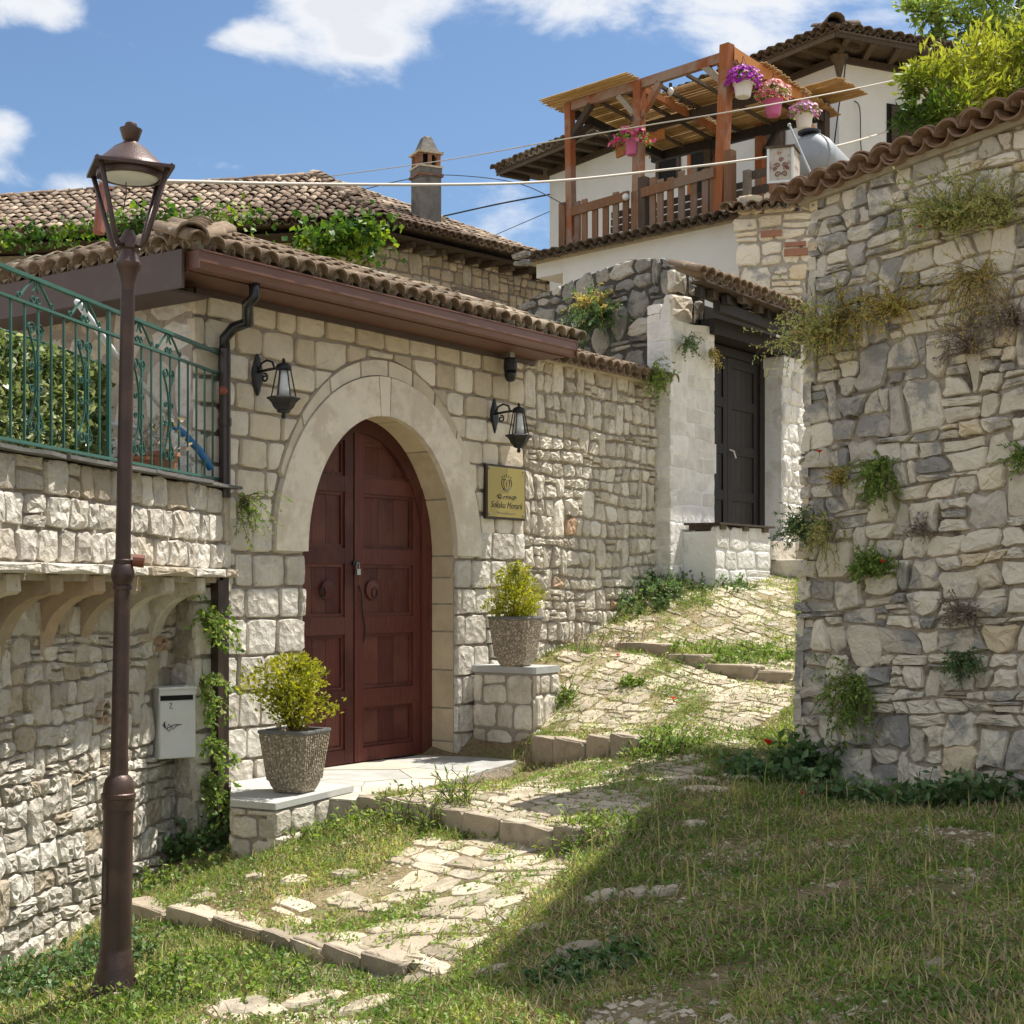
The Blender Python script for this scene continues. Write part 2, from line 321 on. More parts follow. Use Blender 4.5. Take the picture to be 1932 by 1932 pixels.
def glass_mat(name,col,rough,tr):
    m,nt,b,_=nodes(name); b.inputs['Base Color'].default_value=(*col,1); b.inputs['Roughness'].default_value=rough; b.inputs['Transmission Weight'].default_value=tr; b.inputs['IOR'].default_value=1.1; return m
M['frost']=plain_mat('milky_lamp_glass',(.74,.75,.76),.3,var=.04,scale=3)
M['clear']=glass_mat('clear_glass',(.93,.95,.96),.03,.95)
def tile_mat(name,pal,mossy=.4):
    m,nt,b,_=nodes(name); g=G(nt); t=g.tone(); v=g.obj(off=t)
    c=g.ramp(t[0],pal); n=g.noise(v,9,6,.65)
    c=g.mix(1.0,c,g.ramp(n,[(.3,(.55,.5,.46)),(.5,(1,1,1)),(.72,(1.25,1.22,1.16))]),'MULTIPLY')
    c=g.mix(g.math('MULTIPLY',g.smooth(g.math('ADD',g.noise(v,4,7,.7),g.math('MULTIPLY',t[1],.18)),.56,.72),mossy),c,(.12,.11,.085))
    c=g.mix(g.math('MULTIPLY',g.smooth(g.noise(v,13,6,.7),.60,.70),mossy*.8),c,(.52,.50,.43))
    nt.links.new(c,b.inputs['Base Color']); b.inputs['Roughness'].default_value=.92; b.inputs['Specular IOR Level'].default_value=.2
    nt.links.new(g.bump(g.noise(v,34,6,.7),1,.008),b.inputs['Normal']); return m
M['tile']=tile_mat('weathered_clay_tile',[(0,(.24,.18,.13)),(.35,(.35,.275,.205)),(.7,(.47,.385,.29)),(1,(.34,.30,.24))],.85)
M['tile_far']=tile_mat('old_roof_tile',[(0,(.17,.12,.09)),(.3,(.29,.21,.155)),(.7,(.40,.315,.24)),(.9,(.50,.40,.30)),(1,(.13,.10,.08))],.5)
M['tile_red']=tile_mat('red_clay_tile',[(0,(.27,.175,.12)),(.4,(.39,.27,.19)),(.75,(.49,.37,.275)),(1,(.52,.44,.35))],.7)
M['tile_dk']=tile_mat('dark_roof_tile',[(0,(.13,.10,.075)),(.5,(.24,.19,.145)),(1,(.38,.34,.28))],.7)
def aggregate():
    m,nt,b,_=nodes('exposed_aggregate'); g=G(nt); v=g.obj()
    vo=g.n('ShaderNodeTexVoronoi'); g.put(vo.inputs['Vector'],v); vo.inputs['Scale'].default_value=62
    c=g.ramp(g.math('FRACT',g.math('MULTIPLY',g.noise(vo.outputs['Position'],40,1),7.)),[(0,(.17,.13,.09)),(.4,(.36,.29,.21)),(.75,(.52,.45,.34)),(1,(.68,.62,.51))])
    c=g.mix(g.smooth(vo.outputs['Distance'],.35,.62),c,(.26,.215,.16))
    nt.links.new(c,b.inputs['Base Color']); b.inputs['Roughness'].default_value=.85
    nt.links.new(g.bump(g.math('SUBTRACT',1,vo.outputs['Distance']),1,.008),b.inputs['Normal']); return m
M['aggregate']=aggregate()
M['rim']=plain_mat('dark_concrete_rim',(.14,.145,.15),.6,var=.1)
def ground_mat():
    m,nt,b,_=nodes('dry_soil'); g=G(nt); v=g.obj()
    n=g.noise(v,1.3,7,.6); f=g.noise(v,30,8,.75); f2=g.noise(v,130,3,.6)
    c=g.ramp(n,[(.3,(.25,.19,.115)),(.5,(.40,.32,.19)),(.68,(.52,.44,.28))])
    c=g.mix(g.math('MULTIPLY',g.smooth(g.noise(v,2.1,5,.6),.48,.62),.5),c,(.22,.24,.09))
    c=g.mix(1.0,c,g.ramp(f,[(.3,(.5,.47,.43)),(.55,(1,1,1)),(.7,(1.35,1.3,1.2))]),'MULTIPLY')
    nt.links.new(c,b.inputs['Base Color']); b.inputs['Roughness'].default_value=1; b.inputs['Specular IOR Level'].default_value=.1
    nt.links.new(g.bump(g.math('ADD',f,g.math('MULTIPLY',f2,.4)),1,.03),b.inputs['Normal']); return m
M['ground']=ground_mat()
M['grass']=leaf_mat('meadow_grass',[(0,(.14,.23,.05)),(.35,(.25,.35,.075)),(.6,(.40,.43,.13)),(.8,(.62,.55,.28)),(1,(.76,.67,.42))],.5)
M['herb']=leaf_mat('herb_leaf',[(0,(.10,.19,.04)),(.6,(.21,.33,.07)),(1,(.42,.48,.13))],.4)
M['herb_dark']=leaf_mat('dark_herb_leaf',[(0,(.06,.13,.045)),(.6,(.12,.22,.085)),(1,(.24,.34,.16))],.35)
M['box']=leaf_mat('golden_bush_leaf',[(0,(.10,.13,.012)),(.45,(.36,.36,.03)),(1,(.62,.55,.07))],.42)
M['vine']=leaf_mat('vine_leaf',[(0,(.03,.085,.015)),(.6,(.09,.19,.025)),(1,(.28,.38,.04))],.35)
M['laurel']=leaf_mat('yellow_green_leaf',[(0,(.035,.075,.01)),(.5,(.13,.20,.025)),(1,(.42,.43,.06))],.4)
M['tree']=leaf_mat('tree_leaf',[(0,(.09,.14,.03)),(.6,(.20,.28,.06)),(1,(.38,.46,.14))],.5)
M['drygreen']=leaf_mat('dry_wall_plant',[(0,(.24,.32,.13)),(.45,(.46,.52,.22)),(.75,(.66,.60,.26)),(1,(.60,.42,.24))],.45)
M['ochre']=leaf_mat('ochre_wall_plant',[(0,(.28,.36,.12)),(.4,(.58,.50,.18)),(.75,(.72,.52,.18)),(1,(.55,.32,.18))],.45)
M['purplish']=leaf_mat('faded_purple_herb',[(0,(.20,.17,.16)),(.6,(.36,.29,.27)),(1,(.50,.42,.40))],.3)
M['red']=leaf_mat('poppy_petal',[(0,(.60,.02,.01)),(1,(.80,.05,.02))],.3)
M['violet']=leaf_mat('violet_petal',[(0,(.24,.01,.30)),(.7,(.42,.02,.50)),(1,(.62,.06,.62))],.3)
M['pinkwhite']=leaf_mat('pink_white_petal',[(0,(.46,.02,.06)),(.3,(.70,.22,.28)),(.6,(.80,.58,.58)),(1,(.85,.78,.74))],.3)
M['lilac']=leaf_mat('lilac_petal',[(0,(.30,.03,.34)),(.6,(.52,.16,.50)),(1,(.75,.55,.62))],.3)
M['magenta']=leaf_mat('magenta_petal',[(0,(.42,.01,.10)),(.6,(.64,.03,.22)),(1,(.75,.20,.36))],.3)
M['hedge']=leaf_mat('artificial_hedge_leaf',[(0,(.07,.12,.04)),(.5,(.22,.27,.11)),(1,(.60,.62,.44))],.3,.3)
# ------------------------------------------------------------------ masonry generator
def clip(poly,a,b,c):
    """keep the side a*x+b*y<=c"""
    out=[]
    for i in range(len(poly)):
        p=poly[i]; q=poly[(i+1)%len(poly)]; dp=a*p[0]+b*p[1]-c; dq=a*q[0]+b*q[1]-c
        if dp<=0: out.append(p)
        if dp*dq<0:
            t=dp/(dp-dq); out.append((p[0]+(q[0]-p[0])*t,p[1]+(q[1]-p[1])*t))
    return out
def area(p): return abs(sum(p[i][0]*p[(i+1)%len(p)][1]-p[(i+1)%len(p)][0]*p[i][1] for i in range(len(p))))/2
def cen(p): return (sum(q[0] for q in p)/len(p),sum(q[1] for q in p)/len(p))
def lay(s0,s1,z0,z1,hr,wr,tall=.12,split=.12,lean=.02,wave=.02,slope=0,seed=0,hb=None):
    R=random.Random(seed); rows=[z0]
    while rows[-1]<z1: rows.append(rows[-1]+R.uniform(*hr))
    ph=[[R.uniform(0,6.3),R.uniform(1.2,2.6),R.uniform(0,6.3),R.uniform(3.5,7)] for _ in rows]
    def zb(i,s):
        p=ph[i]; return rows[i]+slope*(s-s0)+wave*(.6*math.sin(s*p[1]+p[0])+.4*math.sin(s*p[3]+p[2]))
    taken=[[] for _ in range(len(rows)+2)]; out=[]
    for i in range(len(rows)-1):
        fr=[]; s=s0-R.uniform(0,wr[0])
        for a,b in sorted(taken[i]):
            if a>s+.01: fr.append((s,a))
            s=max(s,b)
        if s<s1: fr.append((s,s1+.02))
        for a,b in fr:
            s=a; ll=R.uniform(-lean,lean)
            while s<b-.005:
                w=R.uniform(*wr)*(.75+.5*(rows[i+1]-rows[i])/((hr[0]+hr[1])/2)*.5)
                if b-(s+w)<wr[0]*.7: w=b-s
                if w>wr[1]*1.6: w=w/2
                e=s+w; lr=R.uniform(-lean,lean) if e<b-.01 else 0; top=i+1
                if R.random()<tall and i+2<len(rows) and not any(x<e and y>s for x,y in taken[i+1]):
                    top=i+2; taken[i+1].append((s,e))
                q=[(s-ll/2,zb(i,s)),(e-lr/2,zb(i,e)),(e+lr/2,zb(top,e)),(s+ll/2,zb(top,s))]
                if top==i+1 and R.random()<split and w>wr[0]*.9:
                    f=R.uniform(.35,.65); m1=(q[0][0]*(1-f)+q[3][0]*f,q[0][1]*(1-f)+q[3][1]*f); f2=f+R.uniform(-.1,.1)
                    m2=(q[1][0]*(1-f2)+q[2][0]*f2,q[1][1]*(1-f2)+q[2][1]*f2); out.append([q[0],q[1],m2,m1]); out.append([m1,m2,q[2],q[3]])
                else: out.append(q)
                s=e; ll=lr
    return out
def rough_poly(q,gap,jit,R,cut=.14):
    """a quad, its corners cut and its edges made irregular; shrunk by the joint"""
    c=cen(q); P=[]
    n=len(q); ds=max(1e-3,min(max(abs(p[0]-c[0]) for p in q),max(abs(p[1]-c[1]) for p in q)))
    k=max(.3,1-gap/ds/2); ex=max(1e-3,max(abs(p[0]-c[0]) for p in q)); ez=max(1e-3,max(abs(p[1]-c[1]) for p in q))
    q=[(c[0]+(p[0]-c[0])*max(.4,1-gap/2/ex),c[1]+(p[1]-c[1])*max(.4,1-gap/2/ez)) for p in q]
    for i in range(n):
        a=q[i]; b=q[(i+1)%n]; L=math.hypot(b[0]-a[0],b[1]-a[1])
        if L<1e-4: continue
        cc=min(.45,cut*R.uniform(.5,1.6)*min(1,ds*2/L+.25)); fs=[cc,.5,1-cc] if L>ds*1.1 else [cc,1-cc]
        for f in fs:
            j=jit*ds*(1 if f==.5 else .6)
            P.append((a[0]+(b[0]-a[0])*f+R.uniform(-j,j),a[1]+(b[1]-a[1])*f+R.uniform(-j,j)))
    return P
def stone_geo(P,fn,h,back,R,rough=.3,inset=.84):
    """fn(x,z,height)->world point; rings from the bed joint up to a hewn face"""
    n=len(P); c=cen(P); V=[];F=[]
    tx=R.uniform(-1,1)*rough*.5; tz=R.uniform(-1,1)*rough*.5
    sx=max(abs(p[0]-c[0]) for p in P); sz=max(abs(p[1]-c[1]) for p in P)
    def ring(k,hh,var):
        for p in P:
            x=c[0]+(p[0]-c[0])*k; z=c[1]+(p[1]-c[1])*k
            t=tx*(x-c[0])/sx+tz*(z-c[1])/sz
            V.append(fn(x,z,hh*(1+(t if hh>0 else 0))+R.uniform(-var,var)*h))
    ring(1,-back,0); ring(.985,h*.45,rough*.15); ring(inset+R.uniform(-.03,.03),h*.93,rough*.45); ring(.45,h*1.06,rough*.8)
    V.append(fn(c[0],c[1],h*(1.08+R.uniform(-rough,rough)*.7)))
    for r in range(3):
        for k in range(n):
            a=r*n+k; b=r*n+(k+1)%n; F.append((a,b,b+n,a+n))
    for k in range(n): F.append((3*n+k,3*n+(k+1)%n,4*n))
    return V,F
def put_stones(quads,fn,mat,parent,name='stone',gap=.014,h=(.03,.06),back=.05,jit=.10,rough=.3,cut=.14,inset=.84,seed=1,clipper=None,limit=285,view=None,toner=None,fill='stone_infill',minarea=.0006):
    R=random.Random(seed); L=[]
    for q in quads:
        P=q
        if clipper: P=clipper(P)
        if not P or len(P)<3 or area(P)<minarea: continue
        L.append(P)
    def key(P):
        c=cen(P); w=fn(c[0],c[1],0); u=CX+w[0]/max(w[1],.5)*FOC; v=HZ-w[2]/max(w[1],.5)*FOC
        vis=1 if (-40<u<1972 and -40<v<1972) else .02
        return -area(P)/max(w[1],.5)**2*vis
    L.sort(key=key); MBf=MB(); cnt=0
    for i,P in enumerate(L):
        P=rough_poly(P,gap*R.uniform(.7,1.4),jit,R,cut)
        if len(P)<3: continue
        V,F=stone_geo(P,fn,R.uniform(*h),back,R,rough,inset)
        c=cen(P); tn=toner(c,R) if toner else (R.random(),R.random(),R.random(),1)
        if i<limit:
            mb=MB(); mb.add(V,F,tn); mb.build(name,mat,parent)
        else: MBf.add(V,F,tn)
    if MBf.v: MBf.build(fill,mat,parent,kind='stuff')
def fn_wall(pl,off=0): return lambda x,z,h: pl.P(x,z,off+h)
# ------------------------------------------------------------------ roof tiles
def tile_mesh(L=.4,r0=.095,r1=.078,th=.013,n=7,name='roof_tile'):
    V=[];F=[]
    for (y,r) in ((0,r0),(L,r1)):
        for rr in (r,r-th):
            for k in range(n+1):
                a=math.pi*k/n; V.append((rr*math.cos(a),y,rr*math.sin(a)*.92))
    m=n+1
    for k in range(n):
        F.append((k,k+1,2*m+k+1,2*m+k)); F.append((m+k+1,m+k,3*m+k,3*m+k+1)); F.append((k+1,k,m+k,m+k+1)); F.append((2*m+k,2*m+k+1,3*m+k+1,3*m+k))
    F.append((0,2*m,3*m,m)); F.append((n,m+n,3*m+n,2*m+n))
    return V,F
class Tiles:
    def __init__(s,parent,mat,limit=290,seed=3,L=.4,n=7,r=.095):
        s.p=parent; s.mat=mat; s.lim=limit; s.R=random.Random(seed); s.items=[]; s.V,s.F=tile_mesh(L=L,r0=r,r1=r*.82,n=n); s.L=L; s.r=r
        s.fillers=MB()
    def put(s,o,ex,ey,flip=False,jit=1.0,sc=1.0):
        R=s.R; ex=ex.normalized(); ey=(ey-ex*ey.dot(ex)).normalized(); ez=ex.cross(ey)
        if flip: ex,ez=-ex,-ez
        Mx=Matrix(((ex.x,ey.x,ez.x),(ex.y,ey.y,ez.y),(ex.z,ey.z,ez.z))).to_4x4()
        Mx=Matrix.Translation(Vector(o)+Vector((R.uniform(-1,1),R.uniform(-1,1),R.uniform(-.4,.6)))*.013*jit) @ Mx @ Matrix.Rotation(R.uniform(-.09,.09)*jit,4,'Z') @ Matrix.Rotation(R.uniform(-.05,.05)*jit-.05*(1 if not flip else -1),4,'X') @ Matrix.Scale(sc*R.uniform(.96,1.05),4)
        s.items.append(Mx)
    def field(s,o,ex,ey,W,LL,dx=.185,dy=.30,inside=None,mort=None):
        o=Vector(o); ex=ex.normalized(); ey=ey.normalized(); nz=ex.cross(ey).normalized()
        nx=int(round(W/dx)); ny=max(1,int(math.ceil(LL/dy)))
        for j in range(ny):
            for i in range(nx+1):
                x=i*dx
                if inside is None or inside(x,j*dy): s.put(o+ex*x+ey*(j*dy-.03)+nz*.03,ex,ey)
                xp=x+dx/2
                if xp<W and (inside is None or inside(xp,j*dy)): s.put(o+ex*xp+ey*(j*dy+.0)+nz*.045,ex,ey,flip=True)
    def done(s,name='roof_tile',fill='roof_tile_field'):
        def key(m):
            t=m.translation; u=CX+t.x/max(t.y,.5)*FOC; return t.length+(0 if -60<u<1990 else 50)
        s.items.sort(key=key); me=bpy.data.meshes.new(name); me.from_pydata(s.V,[],s.F); me.update(); me.materials.append(s.mat)
        me.polygons.foreach_set('use_smooth',[True]*len(me.polygons))
        inv=RM[s.p.name].inverted()
        for m in s.items[:s.lim]:
            o=bpy.data.objects.new(name,me); COL.objects.link(o); o.parent=s.p; o.matrix_basis=inv@m
        rest=s.items[s.lim:]
        if rest:
            V0=np.array(s.V); F0=np.array(s.F); Vs=[];Fs=[];Ts=[]; b=0
            for m in rest:
                A=np.array(m); Vs.append(V0@A[:3,:3].T+A[:3,3]); Fs.append(F0+b); b+=len(V0); Ts.append(np.tile([s.R.random(),s.R.random(),s.R.random(),1],(len(V0),1)))
            np_mesh(fill,np.concatenate(Vs),np.concatenate(Fs),np.concatenate(Ts),s.mat,s.p,'stuff')
# ------------------------------------------------------------------ foliage generators (numpy)
def leaves(name,C,size,mat,parent=None,kind=None,seed=0,aspect=.45,up=.3,tone=None,out=None,ret=False,fold=.25):
    """one diamond leaf per centre; up biases the blade towards lying flat, out gives growth directions"""
    rng=np.random.default_rng(seed); C=np.asarray(C,float); n=len(C)
    d=rng.normal(size=(n,3)); 
    if out is not None: d=d*.7+np.asarray(out)*1.0
    d/=np.linalg.norm(d,axis=1,keepdims=True)+1e-9
    nr=rng.normal(size=(n,3)); nr[:,2]+=up*3; nr-=d*(nr*d).sum(1,keepdims=True); nr/=np.linalg.norm(nr,axis=1,keepdims=True)+1e-9
    sd=np.cross(d,nr); sz=(size*rng.uniform(.6,1.35,n))[:,None] if np.isscalar(size) else (size*rng.uniform(.7,1.3,n))[:,None]
    V=np.stack([C,C+d*sz*.5+sd*sz*aspect*.5+nr*sz*fold*.3,C+d*sz,C+d*sz*.5-sd*sz*aspect*.5+nr*sz*fold*.3],1).reshape(-1,3)
    F=(np.arange(n)[:,None]*4+np.array([[0,1,2,3]])); F=np.concatenate([F[:,[0,1,2]],F[:,[0,2,3]]])
    t=rng.random((n,3)) if tone is None else np.stack([np.clip(tone+rng.normal(0,.16,n),0,1),rng.random(n),rng.random(n)],1)
    t=np.concatenate([t,np.ones((n,1))],1).repeat(4,0)
    if ret: return V,F,t
    return np_mesh(name,V,F,t,mat,parent,kind)
def blades(name,Pt,hgt,wid,mat,seed=0,tone=None,kind='stuff',parent=None,leanf=.5):
    rng=np.random.default_rng(seed); Pt=np.asarray(Pt,float); n=len(Pt); a=rng.uniform(0,2*np.pi,n); l=rng.uniform(.05,1,n)*leanf
    lean=np.stack([np.cos(a)*l,np.sin(a)*l,np.zeros(n)],1); h=np.asarray(hgt)[:,None]; b=a+rng.uniform(-1,1,n)+1.57
    w=np.stack([np.cos(b),np.sin(b),np.zeros(n)],1)*(wid*rng.uniform(.6,1.3,n))[:,None]; z=np.array([[0,0,1.]])
    p1=Pt+(z*.55+lean*.25)*h; p2=Pt+(z*(1-.35*l[:,None])+lean)*h
    V=np.stack([Pt-w/2,Pt+w/2,p1+w*.4,p1-w*.4,p2],1).reshape(-1,3); k=np.arange(n)[:,None]*5
    F=np.concatenate([k+np.array([[0,1,2]]),k+np.array([[0,2,3]]),k+np.array([[3,2,4]])])
    t0=rng.random(n) if tone is None else np.clip(tone+rng.normal(0,.13,n),0,1)
    t=np.stack([t0,rng.random(n),rng.random(n),np.ones(n)],1).repeat(5,0)
    return np_mesh(name,V,F,t,mat,parent,kind)
# value noise on the plane, vectorised
_rg=np.random.default_rng(5); _tab=_rg.random((64,64))
def vnoise(x,y,s=1.0,o=0):
    x=np.asarray(x)/s+o*7.3+100; y=np.asarray(y)/s+o*3.1+100; i=np.floor(x).astype(int); j=np.floor(y).astype(int); fx=x-i; fy=y-j
    fx=fx*fx*(3-2*fx); fy=fy*fy*(3-2*fy); A=lambda a,b:_tab[(i+a)%64,(j+b)%64]
    return (A(0,0)*(1-fx)+A(1,0)*fx)*(1-fy)+(A(0,1)*(1-fx)+A(1,1)*fx)*fy
def fbm(x,y,s=1.0,o=0): return (vnoise(x,y,s,o)*.55+vnoise(x,y,s*.47,o+3)*.3+vnoise(x,y,s*.21,o+5)*.15)
def inpoly(u,v,poly):
    u=np.asarray(u); v=np.asarray(v); r=np.zeros(u.shape,bool); n=len(poly)
    for i in range(n):
        x1,y1=poly[i]; x2,y2=poly[(i+1)%n]
        c=((y1>v)!=(y2>v)); 
        if y1!=y2: r^=c&(u<(x2-x1)*(v-y1)/(y2-y1)+x1)
    return r
# ------------------------------------------------------------------ planes of the place
GW=PL((-2.36,11.0),(.588,.809))                       # gate wall
LW=PL((-2.967,7.134),(.197,.98))                      # railing wall on the left (its upper face)
RW=PL((2.06,11.0),(.666,-.746))                       # big wall on the right
FH=PL((1.75,16.36),(.588,.809))                       # front of the whitewashed gatehouse
# ------------------------------------------------------------------ terrain
def cp(u,v,Y): p=at(u,v,Y); return (p.x,p.y,p.z)
CP=[cp(0,1845,8.75),cp(150,1760,9.67),cp(300,1640,10.85),cp(400,1570,11.2),cp(215,1872,7.47),cp(524,1600,10.1),cp(620,1560,10.7),
    cp(270,1725,9.26),cp(500,1768,8.25),cp(830,1848,6.95),cp(670,1525,10.7),cp(880,1555,9.77),cp(1080,1590,8.85),cp(800,1660,8.84),
    cp(1015,1400,13.2),cp(1210,1410,11.6),cp(1100,1470,11.04),cp(990,1262,14.4),cp(1100,1210,15.25),cp(1235,1100,16.4),cp(1310,1090,16.7),
    cp(1490,1310,12.9),cp(1490,1235,14.5),cp(1490,1068,18.2),cp(1400,1090,17.3),cp(1300,1230,14.6),cp(1180,1228,14.4),
    cp(1490,1445,11.0),cp(1932,1512,9.6),cp(1600,1482,10.65),cp(1300,1500,9.8),cp(1500,1600,8.08),cp(1200,1700,7.4),cp(1000,1900,6.24),
    cp(1500,1932,5.31),cp(1932,1932,4.8),cp(1932,1700,6.6),cp(600,1932,6.68),cp(200,1932,7.03),cp(0,1932,7.37),
    (-1.6,13.3,-1.6),(-.6,12.6,-1.6),(-.35,13.2,-1.62),(-.02,12.95,-1.56),(-.1,12.2,-1.55),(-.9,11.6,-1.6),(-3.2,11.5,-1.9),
    (0,2,-1.62),(-2.5,3,-2.05),(2.5,3,-1.35),(0,0,-1.6),(-3,0,-2.0),(3,0,-1.3),(0,-4,-1.6),(3.5,-4,-1.3),(-4,-4,-2),(3.3,20,.62),(5,20,.7),(4.5,14,-.3),(4.6,10,-1.1),(1.5,19,.6)]
_X=np.array([[c[0],c[1]] for c in CP]); _Z=np.array([c[2] for c in CP])
def _k(r2): return np.where(r2>1e-9,.5*r2*np.log(np.maximum(r2,1e-9)),0)
_n=len(_X); _A=np.zeros((_n+3,_n+3)); _A[:_n,:_n]=_k(((_X[:,None]-_X[None])**2).sum(2))+np.eye(_n)*.03; _A[:_n,_n]=1; _A[:_n,_n+1:]=_X; _A[_n,:_n]=1; _A[_n+1:,:_n]=_X.T
_w=np.linalg.solve(_A,np.concatenate([_Z,np.zeros(3)]))
KERBS=[ # (points along the kerb edge, step height)
    ([(-2.45,9.42),(-1.37,8.25),(-.50,7.17)],.07),
    ([(-1.10,10.66),(-.3,9.77),(.40,8.85)],.13),
    ([(.20,13.1),(1.01,11.6)],.16),
    ([(1.05,14.75),(2.52,13.4)],.08)]
def ground(x,y):
    x=np.asarray(x,float); y=np.asarray(y,float); sh=x.shape; xx=x.ravel(); yy=y.ravel(); z=np.empty(len(xx))
    for i in range(0,len(xx),20000):
        a=xx[i:i+20000]; b=yy[i:i+20000]; r2=(a[:,None]-_X[:,0])**2+(b[:,None]-_X[:,1])**2
        z[i:i+20000]=_k(r2)@_w[:_n]+_w[_n]+a*_w[_n+1]+b*_w[_n+2]
    for pts,h in KERBS:
        best=np.full(len(xx),1e9); sd=np.zeros(len(xx)); fade=np.zeros(len(xx))
        for k in range(len(pts)-1):
            p=np.array(pts[k]); q=np.array(pts[k+1]); d=q-p; L=np.hypot(*d); d=d/L; nn=np.array([-d[1],d[0]])   # uphill side
            t=(xx-p[0])*d[0]+(yy-p[1])*d[1]; s=(xx-p[0])*nn[0]+(yy-p[1])*nn[1]
            tc=np.clip(t,0,L); dist=np.hypot(xx-p[0]-d[0]*tc,yy-p[1]-d[1]*tc); m=dist<best
            best=np.where(m,dist,best); sd=np.where(m,s,sd)
            over=np.maximum(0,np.maximum(-t,t-L)); fade=np.where(m,np.exp(-(over/.25)**2),fade)
        z+=h*fade*np.where(sd>0,.45,-.55)*np.exp(-np.abs(sd)/.7)*np.clip(np.abs(sd)/.012,0,1)
    z+=(fbm(xx,yy,.8,1)-.5)*.05+(fbm(xx,yy,.22,2)-.5)*.025
    return z.reshape(sh)
def g1(x,y): return float(ground(np.array([x]),np.array([y]))[0])
def proj(x,y,z): return CX+x/y*FOC, HZ-z/y*FOC
def unproj(u,v,z0=-1.5):
    """image ray onto the terrain"""
    k=(u-CX)/FOC; m=(HZ-v)/FOC; Y=np.linspace(4,20,1600); Zr=m*Y; Zg=ground(k*Y,Y); i=np.argmax(Zr<=Zg) if m<=0 else np.argmax(Zg>=Zr)
    return k*Y[i],Y[i]
def build_ground():
    xs=np.concatenate([np.linspace(-400,-6,9)[:-1],np.linspace(-6,-3.6,8)[:-1],np.arange(-3.6,4.4,.045),np.linspace(4.4,8,10)[1:],np.linspace(8,400,9)[1:]])
    ys=np.concatenate([np.linspace(-300,-5,8)[:-1],np.linspace(-5,4.4,40)[:-1],np.arange(4.4,19,.05),np.linspace(19,24,10)[1:],np.linspace(24,700,10)[1:]])
    X,Y=np.meshgrid(xs,ys); inn=(X>-6.5)&(X<8.5)&(Y>-5.5)&(Y<24.5)
    Z=np.where(inn,ground(np.clip(X,-4.2,5.2),np.clip(Y,-4.5,20)),-3.5)
    Z=np.where((X<-4.4)|(X>6.5)|(Y>22),np.minimum(Z,-3.2),Z)
    V=np.stack([X,Y,Z],2).reshape(-1,3); ny,nx=X.shape; i=np.arange(nx*ny).reshape(ny,nx)
    F=np.stack([i[:-1,:-1],i[:-1,1:],i[1:,1:],i[1:,:-1]],2).reshape(-1,4)
    o=np_mesh('ground',V,F,np.ones((len(V),4))*.5,M['ground'],None,'structure'); o.data.shade_smooth()
    return o
GROUND=build_ground()
